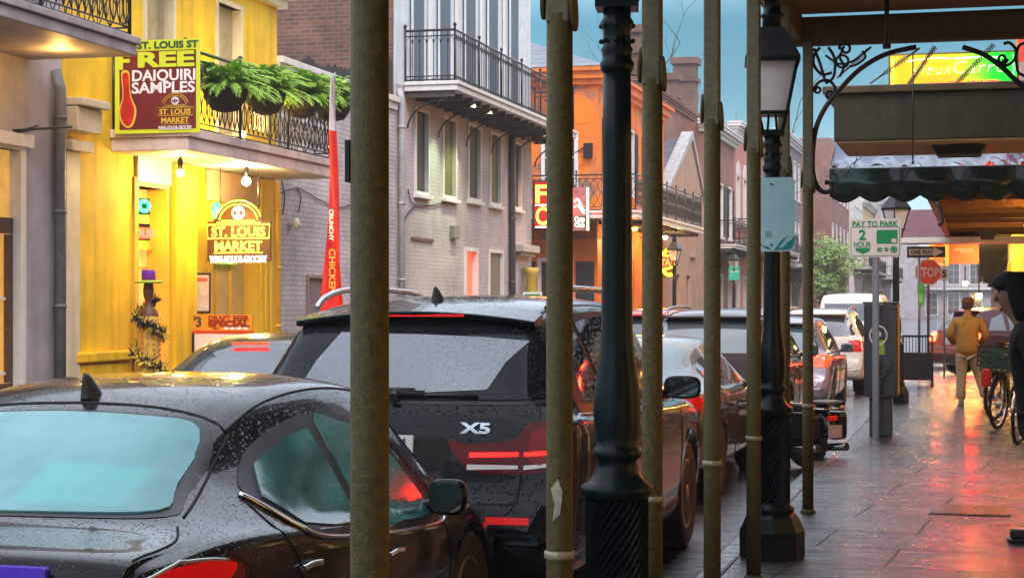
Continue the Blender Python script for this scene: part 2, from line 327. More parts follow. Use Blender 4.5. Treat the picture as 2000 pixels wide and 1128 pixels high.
# ---------------------------------------------------------------- building kit: local x along the front, -y outwards, z up
def wall_mb(L, h, ops, depth=6, reveal=.16, mb=None):
    mb = mb or MB(); xs = sorted({0, L} | {v for o in ops for v in o[:2]}); zs = sorted({-.3, h} | {v for o in ops for v in o[2:4]})
    for i in range(len(xs) - 1):
        for j in range(len(zs) - 1):
            cx, cz = (xs[i] + xs[i + 1]) / 2, (zs[j] + zs[j + 1]) / 2
            if any(o[0] < cx < o[1] and o[2] < cz < o[3] for o in ops): continue
            mb.quad((xs[i], 0, zs[j]), (xs[i + 1], 0, zs[j]), (xs[i + 1], 0, zs[j + 1]), (xs[i], 0, zs[j + 1]))
    for x0, x1, z0, z1 in [o[:4] for o in ops]:
        mb.quad((x0, 0, z0), (x0, 0, z1), (x0, reveal, z1), (x0, reveal, z0)); mb.quad((x1, 0, z0), (x1, reveal, z0), (x1, reveal, z1), (x1, 0, z1))
        mb.quad((x0, 0, z1), (x1, 0, z1), (x1, reveal, z1), (x0, reveal, z1)); mb.quad((x0, 0, z0), (x0, reveal, z0), (x1, reveal, z0), (x1, 0, z0))
    mb.quad((0, 0, -.3), (0, 0, h), (0, depth, h), (0, depth, -.3)); mb.quad((L, 0, -.3), (L, depth, -.3), (L, depth, h), (L, 0, h))
    mb.quad((0, depth, -.3), (0, depth, h), (L, depth, h), (L, depth, -.3)); mb.quad((0, 0, h), (L, 0, h), (L, depth, h), (0, depth, h)); return mb
def bld(name, label, cat, Y0, Y1, h, wm, ops=(), depth=6, X=None, right=False, roof=None, group=None, reveal=.16):
    X = X if X is not None else (RW if right else LW)
    r = thing(name, label, cat, (X, Y1 if right else Y0, 0), R(-90) if right else R(90), group)
    wall_mb(Y1 - Y0, h, list(ops), depth, reveal).build('wall', wm, r, fix=True)
    return r
M_shut = mat('dark_shutter', (.028, .032, .038), .55, nscale=14, namt=.4, streak=.4)
def window(root, x0, x1, z0, z1, fm=None, pm=None, fw=.07, bars=(1, 1), sill=True, shut=None, depth=.10, proud=.035, solid=False, name='window'):
    fm = fm or M_white; pm = pm or M_glassd
    w = MB(); a = -proud
    w.box(x0 - .002 - fw, x0 + .002, a, depth, z0 - fw, z1 + fw); w.box(x1 - .002, x1 + fw, a, depth, z0 - fw, z1 + fw)
    w.box(x0 + .003, x1 - .003, a, depth, z1, z1 + fw); w.box(x0 + .003, x1 - .003, a, depth, z0 - fw, z0)
    for i in range(1, bars[0] + 1 if bars[0] > 1 else 1):
        if i < bars[0]: xx = x0 + (x1 - x0) * i / bars[0]; w.box(xx - .014, xx + .014, depth - .05, depth - .003, z0 + .001, z1 - .001)
    for i in range(1, bars[1]): zz = z0 + (z1 - z0) * i / bars[1]; w.box(x0 + .004, x1 - .004, depth - .048, depth - .005, zz - .016, zz + .016)
    o = w.build(name, fm, root)
    MB().box(x0 + .0035, x1 - .0035, depth - .012 if not solid else .03, depth + .012, z0 + .0012, z1 - .0012).build('door_leaf' if solid else 'pane', pm, o)
    if sill: MB().box(x0 - fw - .05, x1 + fw + .05, -.10, .02, z0 - fw - .07, z0 - fw - .003).build('sill', fm, o, bevel=.008)
    if shut:
        ww = (x1 - x0) / 2
        for s, xa in ((-1, x0 - fw - .01 - ww), (1, x1 + fw + .01)):
            q = MB().box(xa, xa + ww, -.055, -.012, z0, z1); nz = int((z1 - z0) / .09)
            for k in range(nz): q.obox((xa + ww / 2, -.058, z0 + .07 + k * (z1 - z0 - .1) / nz), (ww - .1, .012, .05), (R(25), 0, 0))
            q.build('shutter', shut, o)
    return o
def railing_mb(mb, pts, z, h, style=0, step=.12, r=.008):
    for k in range(len(pts) - 1):
        a, b = Vector((*pts[k], 0)), Vector((*pts[k + 1], 0)); L = (b - a).length; d = (b - a) / L; n = max(2, int(L / step))
        def P(s, zz): q = a + d * s; return (q.x, q.y, z + zz)
        for zz, rr in ((h, .022), (h - .10, .011), (.10, .011), (.03, .014)): mb.tube([P(0, zz), P(L, zz)], rr, 4, smooth=False)
        for i in range(n + 1):
            s = L * i / n
            if style == 0:
                mb.tube([P(s, .03), P(s, h - .02)], r, 4, smooth=False)
                if i < n:
                    c = L * (i + .5) / n; q = L / n / 2
                    mb.tube([P(c - q, h - .24), P(c - q * .7, h - .17), P(c, h - .115), P(c + q * .7, h - .17), P(c + q, h - .24)], r * .8, 4)
                    mb.tube([P(c - q, .03), P(c, .10), P(c + q, .03)], r * .8, 4)
            else:
                if i < n:
                    c = L * (i + .5) / n; q = L / n * .46; e = []
                    for u in range(13):
                        tt = u / 12; e.append(P(c - q * sin(tt * pi * 2), .12 + (h - .24) * tt))
                    mb.tube(e, r, 4); e = []
                    for u in range(13):
                        tt = u / 12; e.append(P(c + q * sin(tt * pi * 2), .12 + (h - .24) * tt))
                    mb.tube(e, r, 4); mb.tube([P(c, .1), P(c, h - .1)], r * .7, 4, smooth=False)
        m = max(1, int(round(L / 1.6)))
        for i in range(m + 1):
            mb.tube([P(L * i / m, -.02), P(L * i / m, h + .06)], .02, 6); q = P(L * i / m, h + .09); mb.sphere(q, .035, 6)
def balcony(root, x0, x1, z, d, rail=.92, th=.16, slabm=None, railm=None, style=0, step=.13, brackets=True, beams=True):
    slabm = slabm or M_white; railm = railm or M_iron
    s = MB().box(x0, x1, -d, -.003, z, z + th * .6).box(x0 - .03, x1 + .03, -d - .035, -.004, z + th * .6 + .001, z + th)
    b = s.build('balcony', slabm, root, bevel=.012)
    q = MB(); e = .06; railing_mb(q, [(x0 + e, -.01), (x0 + e, -d + e), (x1 - e, -d + e), (x1 - e, -.01)], z + th, rail, style, step); q.build('railing', railm, b)
    if beams:
        n = int((x1 - x0) / .6)
        for i in range(n + 1): xx = x0 + .08 + (x1 - x0 - .16) * i / n; MB().box(xx - .035, xx + .035, -d + .08, -.02, z - .11, z - .002).build('joist', mat('dark_joist_wood', (.07, .055, .045), .7, nscale=12, namt=.4), b)
    if brackets:
        n = max(2, int((x1 - x0) / 1.9))
        for i in range(n + 1):
            xx = x0 + .12 + (x1 - x0 - .24) * i / n; q = MB()
            q.tube([(xx, -.03 - d * .85 * (1 - cos(t * pi / 16)), z - .65 + .53 * sin(t * pi / 16)) for t in range(9)], .018, 5)
            q.tube([(xx, -.03 - d * .5 + .09 * cos(t), z - .2 + .09 * sin(t)) for t in [k * .6 for k in range(10)]], .011, 5); q.build('bracket', railm, b)
    return b
def cornice(root, x0, x1, z, h=.35, d=.30, m=None, name='cornice', wrap=True):
    m = m or M_white; q = MB()
    for k, (a, b, dd) in enumerate(((0, .35, .35), (.35, .6, .6), (.6, .85, .9), (.85, 1, 1))):
        q.box(x0 - (d * dd if wrap else 0), x1 + (d * dd if wrap else 0), -d * dd, .25, z + h * a + .002 * k, z + h * b + .001 + .002 * k)
    return q.build(name, m, root)
def downpipe(root, x, z0, z1, m=None, r=.05, y=-.08):
    q = MB().tube([(x, y, z0), (x, y, z1 - .2), (x, y * .3, z1)], r, 10)
    for i in range(4): zz = z0 + (z1 - z0) * (i + .5) / 4; q.lathe([(r + .012, zz - .02), (r + .012, zz + .02)], (x, y, 0), 10)
    return q.build('downpipe', m or mat('grey_downpipe', (.16, .16, .175), .5, nscale=10, namt=.3), root)
def cable(name, label, pts, r=.008, k=6):
    o = MB().tube(catmull(pts, k), r, 5).build(name, M_black); return tag(o, label, 'cable')

# ---------------------------------------------------------------- our side: shop row, gallery roof, its posts
M_rwall = mat('ochre_stucco', (.17, .11, .06), .7, nscale=3, namt=.3, bump=.2, streak=.4)
M_shop = mat('lit_shop_glass', (.5, .35, .15), .15, emit=(1, .55, .18), estr=.9, nscale=1.4, namt=.5)
M_shopr = mat('red_lit_shop_glass', (.5, .1, .06), .15, emit=(1, .06, .03), estr=.5, nscale=1.4, namt=.5)
ops = []
for k in range(15):
    y0 = -6.6 + k * 3.1
    ops.append((y0, y0 + 1.5, .55, 2.8) if k % 3 else (y0, y0 + 1.25, .06, 2.9))
L_ = CS0 - .25 + 8
rb = bld('shop_row', 'ochre walled shop row with lit windows under the sidewalk gallery', 'building', -8, CS0 - .25, 8.4, M_rwall, [(L_ - (b + 8), L_ - (a + 8), c, d) for a, b, c, d in ops], 7, right=True)
for k, (a, b, c, d) in enumerate(ops):
    window(rb, L_ - (b + 8), L_ - (a + 8), c, d, mat('shop_door_paint', (.05, .09, .07), .4), M_shopr if k in (6, 10) else M_shop, bars=(2, 3), sill=bool(k % 3), name='window' if k % 3 else 'door')
for k in range(14):
    if k % 2: window(rb, 1.5 + k * 3.2, 2.5 + k * 3.2, 4.9, 7.0, pm=M_glassd, bars=(2, 3))
M_board = mat('painted_gallery_boards', (.30, .25, .14), .7, nscale=9, namt=.35, bump=.2, stretch=(1, 6, 1))
GY = PX(1578, 600, -1.26).y     # last post of the gallery
ga = thing('gallery_roof', 'painted timber gallery roof carried on pipe posts over the sidewalk', 'gallery roof', (0, GY, 3.58))
q = MB()
for i in range(30): q.box(-1.45, RW - .01, -i * .68 - .672, -i * .68, .235 + .002 * (i % 2), .27)
q.build('ceiling', M_board, ga)
MB().box(-1.42, RW - .012, -.005, .115, .0, .215).build('end_beam', mat('gallery_beam', (.12, .105, .05), .6, nscale=8, namt=.3), ga, bevel=.01)
MB().box(-1.42, -1.30, -20.2, -.006, .03, .23).build('edge_beam', MATS['gallery_beam'], ga, bevel=.01)
for i in range(1, 13): MB().box(-1.295, RW - .014, -i * 1.61 - .05, -i * 1.61 + .05, .10, .232).build('cross_beam', MATS['gallery_beam'], ga)
MB().box(-1.55, RW - .011, -20.4, .2, .275, .34).build('roof_deck', mat('tarred_roof', (.05, .05, .055), .5), ga)
# pipe posts
def make_post():
    p = thing('gallery_post', 'x', 'post', (0, 0, 0), 0, 'olive pipe posts along the kerb')
    MB().lathe([(.043, 0), (.042, .8), (.041, 2.5)], n=20).lathe([(.058, 0), (.058, .015), (.046, .03)], n=16).build('pipe', M_post, p)
    MB().lathe([(.0445, .808), (.048, .812), (.048, .830), (.0445, .834)], n=20).build('joint_ring', mat('worn_brass_ring', (.42, .36, .24), .45, .3, nscale=40, namt=.4), p)
    for s in (-1, 1):
        pts = [(.036 * cos(a), 2.475 + .036 * .0 + .075 * sin(a)) for a in [pi + pi * k / 10 for k in range(11)]]
        poly = [(-.036, 3.0)] + [(x, z) for x, z in pts] + [(.036, 3.0)]
        q = MB(); M = Matrix.Translation((s * .040, -.004, 2.535 - .02 * s)) @ Matrix.Rotation(R(-3 * s), 4, 'Y')
        ring = [(.040 * cos(a), .072 * sin(a)) for a in [2 * pi * k / 20 for k in range(20)]]
        k0 = len(q.v); q.prism(ring, 0, s * .013, plane='yz'); q.v = [tuple(M @ Vector(v)) for v in q.v]; q.build('lug', M_post, p, bevel=.004)
    MB().box(-.038, .038, -.036, .036, 2.47, 3.60).build('upper_bar', mat('olive_painted_bar', (.19, .165, .09), .5, nscale=40, namt=.4, bump=.2, streak=.5), p, bevel=.008)
    return p
post_lab = {722: 'olive pipe post in front of the black sedan doors', 1093: 'olive pipe post just left of the nearer lamp post', 1274: 'olive pipe post just right of the nearer lamp post',
            1391: 'olive pipe post in front of the silver sedan tail lamp', 1472: 'olive pipe post just left of the farther lamp post', 1531: 'olive pipe post right behind the farther lamp post', 1578: 'olive pipe post carrying the end of the scrolled bracket'}
first = make_post()
for i, (px, lab) in enumerate(post_lab.items()):
    p = first if i == 0 else copy_tree(first)
    P = PX(px, 600, -1.26); p.location = (-1.26, P.y, 0); p['label'] = lab
    p.rotation_euler = (0, 0, 0)
    if i == 1:
        q = MB(); q.add([(-.012, -.0445, .93), (.012, -.0445, .95), (.020, -.0435, 1.02), (.004, -.0448, 1.06), (-.018, -.0437, 1.03), (-.006, -.0447, .98)], [(0, 1, 2, 3, 4, 5)]); q.build('torn_sticker', mat('torn_paper', (.55, .50, .36), .7, nscale=60, namt=.5), p)

MB().box(-.050, -.040, -.018, .018, 1.86, 1.95).build('clip', M_black, first)
# ---------------------------------------------------------------- lamp posts
M_frost = mat('milky_lantern_glass', (.95, .92, .94), .9, nscale=6, namt=.15, trans=.55, ior=1.1)
def make_lamp():
    p = thing('street_lamp', 'x', 'lamp post', (0, 0, 0), 0, 'gas style lamp posts along the street')
    q = MB()
    q.lathe([(.205, 0), (.205, .17), (.19, .20), (.175, .235), (.165, .255), (.15, .275), (.13, .29)], n=8, smooth=False)
    q.lathe([(.135, .285), (.14, .30), (.135, .32), (.115, .335), (.11, .35)], n=24)
    q.build('base', M_lamp, p, bevel=.006)
    # spirally fluted column
    n = 26; rows = 40; q = MB(); vs = []
    for i in range(rows + 1):
        z = .345 + .575 * i / rows; tw = 3.6 * (i / rows)
        for j in range(n * 2):
            a = 2 * pi * j / (n * 2) + tw; rr = (.114 if j % 2 else .099) + (.006 if (abs(i - 16) < 1) else 0); vs.append((rr * cos(a), rr * sin(a), z))
    w = n * 2; q.add(vs, [(i * w + j, i * w + (j + 1) % w, (i + 1) * w + (j + 1) % w, (i + 1) * w + j) for i in range(rows) for j in range(w)], 0, False)
    q.build('fluted_column', M_lamp, p)
    prof = [(.112, .90), (.125, .915), (.132, .93), (.130, .945), (.105, .96), (.085, .985), (.075, 1.01), (.070, 1.035), (.085, 1.05), (.091, 1.065), (.083, 1.08), (.075, 1.09), (.078, 1.12), (.084, 1.17), (.086, 1.22), (.082, 1.29), (.072, 1.36), (.062, 1.42), (.0565, 1.50), (.055, 1.8), (.052, 2.2), (.050, 2.44)]
    q = MB().lathe(prof, n=28); q.build('shaft', M_lamp, p)
    q = MB().lathe([(.050, 2.43), (.060, 2.445), (.062, 2.465), (.053, 2.48), (.052, 2.50), (.058, 2.515), (.050, 2.53), (.049, 2.58), (.06, 2.60), (.06, 2.615), (.05, 2.63), (.05, 2.66)], n=20)
    for z in (2.545, 2.60):
        for k in range(8): q.sphere((.057 * cos(k * pi / 4), .057 * sin(k * pi / 4), z), .010, 6)
    q.box(-.075, .075, -.075, .075, 2.66, 2.695); q.build('collar', M_lamp, p)
    lan = MB()
    b, t, z0, z1 = .088, .155, 2.80, 3.14
    for sx in (-1, 1):
        for sy in (-1, 1):
            lan.tube([(sx * .06, sy * .06, 2.68), (sx * b, sy * b, z0), (sx * t, sy * t, z1)], .0125, 5)
            lan.tube([(sx * .03, sy * .03, 2.68), (sx * .02, sy * .02, z0 + .02)], .008, 5)
    for zz, h, r in ((z0, .022, b + .018), (z1 - .012, .028, t + .016)):
        lan.box(-r, r, -r, r, zz - h / 2, zz + h / 2)
    l = lan.build('lantern_frame', M_lamp, p)
    g_ = MB(); bb, tt = b - .006, t - .008
    vs = [(sx * r, sy * r, z) for z, r in ((z0 + .012, bb), (z1 - .027, tt)) for sx, sy in ((-1, -1), (1, -1), (1, 1), (-1, 1))]
    g_.add(vs, [(0, 1, 5, 4), (1, 2, 6, 5), (2, 3, 7, 6), (3, 0, 4, 7)]); g_.build('lantern_glass', M_frost, l)
    rf = MB(); r0, r1 = t + .018, .075; vs = [(sx * r, sy * r, z) for z, r in ((z1 + .003, r0), (z1 + .20, r1)) for sx, sy in ((-1, -1), (1, -1), (1, 1), (-1, 1))]
    rf.add(vs, [(0, 1, 5, 4), (1, 2, 6, 5), (2, 3, 7, 6), (3, 0, 4, 7), (3, 2, 1, 0), (4, 5, 6, 7)])
    rf.build('lantern_roof', mat('weathered_lamp_roof', (.055, .06, .07), .3, .3, nscale=12, namt=.4), p, bevel=.006)
    MB().lathe([(.062, z1 + .195), (.062, z1 + .26), (.075, z1 + .27), (.075, z1 + .285), (.055, z1 + .30), (.055, z1 + .37), (.09, z1 + .38), (.05, z1 + .42), (.012, z1 + .45)], n=16).build('chimney', M_lamp, p)
    return p
lamp_lab = [((1205, -1.26), 'nearest lamp post, its lantern cut off by the top of the photo'), ((1508, -1.26), 'lamp post with a blank weathered panel tied below its lantern'),
            ((1750, -1.28), 'dark lamp post standing behind the pay to park sign'), ((1433, -8.3), 'far lamp post with a small teal plate before the pink house'), ((1317, -8.3), 'far lamp post under the black corner balcony of the orange house')]
LAMPS = []
first = make_lamp()
for i, ((px, X), lab) in enumerate(lamp_lab):
    p = first if i == 0 else copy_tree(first)
    P = PX(px, 600, X); p.location = P; p.location.z = 0; p['label'] = lab; p.rotation_euler = (0, 0, R(8 if i < 2 else 20 * i)); LAMPS.append(p)
# blank sun bleached panel seen from the back, tied to the second lamp
lp = LAMPS[1].location
pn = thing('weathered_sign', 'blank bleached blue panel with torn lower corners on the lamp post', 'sign', (lp.x + .035, lp.y - .085, 2.16), R(4))
mm = mat('bleached_sign_film', (.50, .74, .78), .4, nscale=5, namt=.22, col2=(.36, .64, .70), bump=.25, bscale=7)
MB().prism(rrect(-.115, .115, -.232, .232, .03), -.004, .004).build('panel', mm, pn)
tq = mat('teal_underlayer', (.02, .30, .28), .5, nscale=40, namt=.5)
for poly in ([(-.112, -.17), (-.08, -.195), (-.05, -.20), (-.03, -.225), (-.06, -.215), (-.112, -.185)], [(.112, -.13), (.095, -.16), (.07, -.175), (.05, -.20), (.0, -.222), (.07, -.222), (.10, -.21), (.113, -.17)], [(-.015, -.226), (.03, -.165), (.075, -.13), (.04, -.175), (.005, -.226)]):
    MB().prism(poly, -.0058, -.0042).build('tear', tq, pn)
MB().box(-.068, -.028, -.006, -.0041, -.145, -.105).build('patch', mat('faded_patch', (.25, .42, .43), .5), pn)
for z in (.19, -.19): MB().lathe([(.007, -.012), (.007, -.004)], (-.03, 0, z), 8, axis='y').build('bolt', M_black, pn)
gp = LAMPS[3].location
s = thing('lamp_plate', 'small teal plate on the far lamp post before the pink house', 'sign', (gp.x + .03, gp.y - .09, 2.68), R(5))
MB().prism(rrect(-.19, .19, -.25, .25, .04), -.005, .005).build('plate', mat('teal_plate', (.03, .42, .30), .45), s)
MB().box(-.13, .13, -.008, -.0052, .02, .07).build('stripe', mat('pale_plate_text', (.5, .7, .62), .5), s)
# ---------------------------------------------------------------- far side of the street
M_lav = mat('lavender_stucco', (.42, .38, .41), .65, nscale=1.2, namt=.35, bump=.12, bscale=25, streak=.35)
M_yel = mat('yellow_stucco', (.90, .55, .010), .65, nscale=1.1, namt=.3, bump=.2, bscale=30, streak=.5)
M_yeld = mat('yellow_trim', (.82, .50, .05), .5, nscale=3, namt=.15, streak=.25)
M_cream = mat('cream_trim', (.72, .62, .44), .5, nscale=4, namt=.15, streak=.35)
M_pale = mat('pale_painted_boards', (.66, .72, .76), .55, nscale=4, namt=.18, streak=.3)
M_greyb = brick('grey_painted_brick', (.56, .50, .505), (.51, .455, .46), (.45, .40, .405), bump=.35, stain=.42)
M_lowb = brick('whitewashed_brick', (.62, .57, .60), (.54, .50, .53), (.43, .40, .42), bump=.7, stain=.45)
M_redb = brick('old_red_brick', (.21, .085, .05), (.12, .055, .04), (.18, .13, .11), bump=.7, stain=.55)
M_brownb = brick('brown_rose_brick', (.36, .145, .10), (.26, .10, .075), (.30, .20, .17), bump=.6, stain=.45)
M_orb = brick('orange_painted_brick', (.34, .15, .085), (.26, .12, .075), (.30, .2, .15), bump=.5, stain=.3, paint=(.78, .19, .015), pth=.46)
M_orp = mat('orange_paint', (.78, .20, .015), .5, nscale=2, namt=.2, bump=.1, streak=.35)
M_tan = mat('tan_stucco', (.46, .30, .22), .7, nscale=2.5, namt=.25, bump=.1, streak=.4)
M_pink = mat('salmon_stucco', (.60, .24, .19), .65, nscale=2, namt=.25, bump=.1, streak=.3)
M_slate = brick('slate_roof', (.20, .23, .27), (.15, .17, .21), (.08, .09, .1), rowh=.16, bw=.3, bump=.5, rough=.3, stain=.3)
M_lit = mat('warm_lit_interior', (.6, .4, .15), .4, emit=(1, .50, .10), estr=.6, nscale=2.5, namt=.6)
M_redlit = mat('red_lit_interior', (.6, .1, .08), .4, emit=(1, .06, .03), estr=1.6, nscale=2, namt=.5)
M_dwood = mat('dark_brown_door', (.10, .045, .025), .45, nscale=8, namt=.4)
def kit(Y0):
    return (lambda px: PX(px, 0, LW).y - Y0), (lambda px, py: PX(px, py, LW).z)

# --- grey lavender town house at the left edge
Y0 = 13.4; Y1 = 18.28; lx, lz = kit(Y0)
d0, d1 = lx(0) - .75, lx(33)
A = bld('lavender_house', 'grey lavender stucco house with a brown glazed door at the left edge', 'house', Y0, Y1, 6.1, M_lav, [(d0, d1, .06, 3.25)], 6)
w = window(A, d0, d1, .06, 3.25, M_white, mat('amber_door_glass', (.45, .26, .06), .25, emit=(1, .5, .1), estr=.35, nscale=6, namt=.6), fw=.11, bars=(2, 4), sill=False, name='door', proud=.05)
MB().box(d0 + .01, d1 - .01, .04, .075, 2.35, 2.52).box(d0 + .01, d1 - .01, .04, .075, .08, .75).box(d1 - .14, d1 - .012, .04, .075, .76, 2.34).box(d0 + .012, d0 + .14, .04, .075, .76, 2.34).build('door_leaf', M_dwood, w)
MB().box(d0 - .2, d1 + .2, -.10, -.052, 3.28, 3.42).build('door_head', M_white, A, bevel=.01)
balcony(A, .3, PX(268, 0, -8.72).y - Y0, 4.25, 1.28, .95, .20, mat('mauve_slab', (.36, .31, .32), .6, nscale=3, namt=.3, streak=.4), M_iron, 1, .15, brackets=False, beams=False)
downpipe(A, lx(104), 0, 4.2, r=.065, y=-.085)
MB().tube([(lx(20), -.03, lz(20, 255)), (lx(60), -.5, lz(60, 250))], .014, 6).tube([(lx(20), -.03, lz(20, 262)), (lx(68), -.03, lz(68, 246))], .012, 6).build('awning_rod', M_iron, A)
for px, py in ((118, 108),):
    MB().lathe([(.03, .10), (.10, 0), (.095, -.005)], (lx(px), -.75, lz(px, py)), 14).build('porch_lamp', M_iron, A)
    o = MB().lathe([(.085, -.006), (.06, -.03), (.01, -.04)], (lx(px), -.75, lz(px, py)), 14).build('bulb', glow('warm_bulb', (1, .55, .12), 14), A)

# --- yellow corner shop
Y0 = 18.30; Y1 = PX(541, 0, LW).y; lx, lz = kit(Y0); LL = Y1 - Y0
o1 = (lx(266), lx(322), .06, 3.05); o2 = (lx(412), lx(500), .06, 2.75)
u1 = (lx(283), lx(335), 3.9, 5.7); u2 = (lx(423), lx(468), 3.9, 5.7)
B = bld('yellow_shop', 'bright yellow stucco shop with fern planters along its iron balcony', 'shop', Y0, Y1, 6.3, M_yel, [o1, o2, u1, u2], 6, reveal=.32)
for u in (u1, u2):
    w = window(B, *u, M_cream, mat('putty_shutter', (.42, .34, .20), .6, nscale=10, namt=.25, streak=.3), fw=.06, bars=(1, 1), sill=False, depth=.12, name='balcony_door')
w = window(B, *o1, M_yeld, M_lit, fw=.10, bars=(1, 3), sill=False, depth=.26, name='door')
MB().box(o1[0] + .02, o1[1] - .02, .16, .20, 2.28, 2.40).build('transom', M_yeld, w)
w = window(B, *o2, M_yeld, mat('pale_yellow_leaf', (.66, .45, .16), .5, nscale=3, namt=.2), fw=.10, bars=(3, 1), sill=False, depth=.20, name='side_door')
MB().box(o2[0] + .01, o2[1] - .45, .10, .15, 2.15, 2.70).build('transom', mat('green_lit_transom', (.2, .4, .05), .3, emit=(.35, .7, .04), estr=.5, nscale=4, namt=.6), w)
MB().box(lx(262), lx(375), -.055, -.002, 3.10, 3.42).build('lintel_board', M_white, B, bevel=.01)
MB().box(lx(400), lx(505), -.05, -.002, 2.98, 3.40).build('lintel_board', mat('peach_board', (.66, .42, .22), .6, nscale=3, namt=.25), B, bevel=.01)
# entrance pilasters and dado ledge
for a, b, dd in ((330, 372, .10), (502, 540, .07)): MB().box(lx(a), lx(b), -dd, -.003, -.02, 3.40).build('pilaster', M_yel, B, bevel=.015)
MB().box(lx(138), lx(262), -.09, -.003, .92, 1.04).box(lx(150), lx(250), -.05, -.004, .10, .90).build('dado_ledge', M_yel, B, bevel=.02)
q = MB().box(lx(119), lx(146), -.07, -.003, -.02, 3.32).box(lx(117), lx(160), -.16, -.004, 3.33, 3.45).box(lx(117), lx(166), -.22, -.005, 3.55, 3.82).box(lx(117), lx(170), -.30, -.006, 3.83, 3.92); q.build('door_surround', M_cream, B, bevel=.012)
downpipe(B, lx(532), 0, 3.4, M_yeld, r=.05)
for dx in (508, 518): MB().tube([(lx(dx), -.085, .1), (lx(dx), -.085, 2.6)], .018, 6).build('conduit', M_yeld, B)
bx0 = PX(367, 0, -9.0).y - Y0; bx1 = PX(655, 0, -9.0).y - Y0
bal = balcony(B, bx0, bx1, 3.41, 1.0, .95, .26, mat('rose_white_slab', (.72, .58, .54), .55, nscale=3, namt=.25, streak=.3), M_iron, 1, .15, brackets=False, beams=False)
cornice(B, 0, LL, 5.95, .4, .35, M_cream)
# lit lamps under the balcony (photo: bare white bulb, small warm spot)
for nm, px, py, X, col, s, r in (('bulb_lamp', 481, 354, -9.35, (1, .92, .75), 60, .058), ('spot_lamp', 352, 338, -9.5, (1, .75, .3), 12, .05)):
    P = PX(px, py, X); t_ = thing(nm, 'bare white bulb burning under the yellow shop balcony' if r > .055 else 'small warm spot lamp under the yellow shop balcony', 'lamp', P)
    MB().sphere((0, 0, 0), r, 14).build('bulb', glow(nm + '_glow', col, s), t_)
    MB().lathe([(.03, r * .7), (.035, r + .10), (.012, 3.405 - P.z)], n=10).build('socket', M_iron, t_)
def plamp(name, loc, col, e, r=.08):
    l = bpy.data.lights.new(name, 'POINT'); l.energy = e; l.color = col; l.shadow_soft_size = r
    o = bpy.data.objects.new(name, l); o.location = loc; C.collection.objects.link(o); return o
plamp('bulb_light', PX(481, 372, -9.28), (1, .70, .25), 62); plamp('spot_light', PX(350, 352, -9.5), (1, .64, .18), 40)
plamp('porch_light', PX(118, 124, -9.25), (1, .55, .14), 14); plamp('doorway_light', (LW + .1, Y0 + (o1[0] + o1[1]) / 2, 2.5), (1, .6, .18), 8)
for i_, (px, py) in enumerate(((475, 262), (646, 286))):
    P = PX(px, py, -9.5); t_ = thing('balcony_bulb', ['small bulb low behind the yellow balcony railing', 'second small bulb at the far end of the yellow balcony railing'][i_], 'lamp', P); MB().sphere((0, 0, 0), .045, 10).build('bulb', glow('balcony_bulb_glow', (1, .8, .35), 18), t_); MB().lathe([(.03, -.04), (.03, 3.67 - P.z)] if P.z > 3.67 else [(.03, -.04), (.03, -.1)], n=8).build('socket', M_iron, t_)
plamp('balcony_light', PX(475, 235, -9.4), (1, .72, .25), 60, .15)

# daiquiri banner hung on the balcony end
P = PY(307, 169, Y0 + bx0 - .06); bn = thing('banner', 'dark red and lime shop banner hung on the end of the yellow balcony', 'banner', P, R(2))
lime = mat('lime_vinyl', (.62, .72, .03), .45); maroon = mat('maroon_vinyl', (.16, .012, .015), .45, nscale=3, namt=.3); cream = mat('pale_lettering', (.86, .82, .84), .5)
sc = .1655 * 3.66 / 100 * 1.0          # metres per photo pixel at the banner
k = (P.y * CT - P.x * ST) / F; bw, bh = 178 * k / 2, 182 * k / 2
MB().prism([(-bw, -bh), (bw, -bh), (bw, bh), (-bw + 40 * k, bh), (-bw + 38 * k, bh - 22 * k), (-bw, bh - 28 * k)], 0, .012).build('sheet', lime, bn)
MB().box(-bw + 10 * k, bw - 8 * k, -.004, -.0005, -bh + 8 * k, bh - 21 * k).build('field', maroon, bn)
put_text('lettering', 'ST. LOUIS ST', 13 * k, mat('dark_green_ink', (.02, .07, .03), .5), bn, (22 * k, -.004, bh - 10 * k), bold=.004, ext=.002, width=128 * k)
t1 = put_text('lettering', 'F', 30 * k, lime, bn, (-bw + 20 * k, -.008, bh - 40 * k), bold=.010, ext=.004, width=24 * k)
t1 = put_text('lettering', 'REE', 28 * k, lime, bn, (bw - 70 * k, -.008, bh - 38 * k), bold=.010, ext=.004, width=118 * k)
put_text('lettering', 'DAIQUIRI', 21 * k, cream, bn, (14 * k, -.007, 22 * k), bold=.004, ext=.003, width=132 * k)
put_text('lettering', 'SAMPLES', 21 * k, cream, bn, (13 * k, -.007, -2 * k), bold=.004, ext=.003, width=132 * k)
bot = catmull([(-bw + 14 * k, 0, 30 * k), (-bw + 30 * k, 0, 30 * k), (-bw + 32 * k, 0, 0), (-bw + 36 * k, 0, -22 * k), (-bw + 46 * k, 0, -45 * k), (-bw + 40 * k, 0, -72 * k), (-bw + 28 * k, 0, -80 * k), (-bw + 14 * k, 0, -70 * k), (-bw + 8 * k, 0, -46 * k), (-bw + 16 * k, 0, -22 * k), (-bw + 16 * k, 0, 0)], 3, True)
MB().prism([(v.x, v.z) for v in bot], -.006, -.002).build('bottle_edge', mat('gold_ink', (.75, .5, .05), .45), bn)
cxb = sum(v.x for v in bot) / len(bot); czb = sum(v.z for v in bot) / len(bot)
MB().prism([(cxb + (v.x - cxb) * .78, czb + (v.z - czb) * .92) for v in bot], -.009, -.0065).build('bottle', mat('red_ink', (.55, .015, .015), .4, nscale=9, namt=.5), bn)
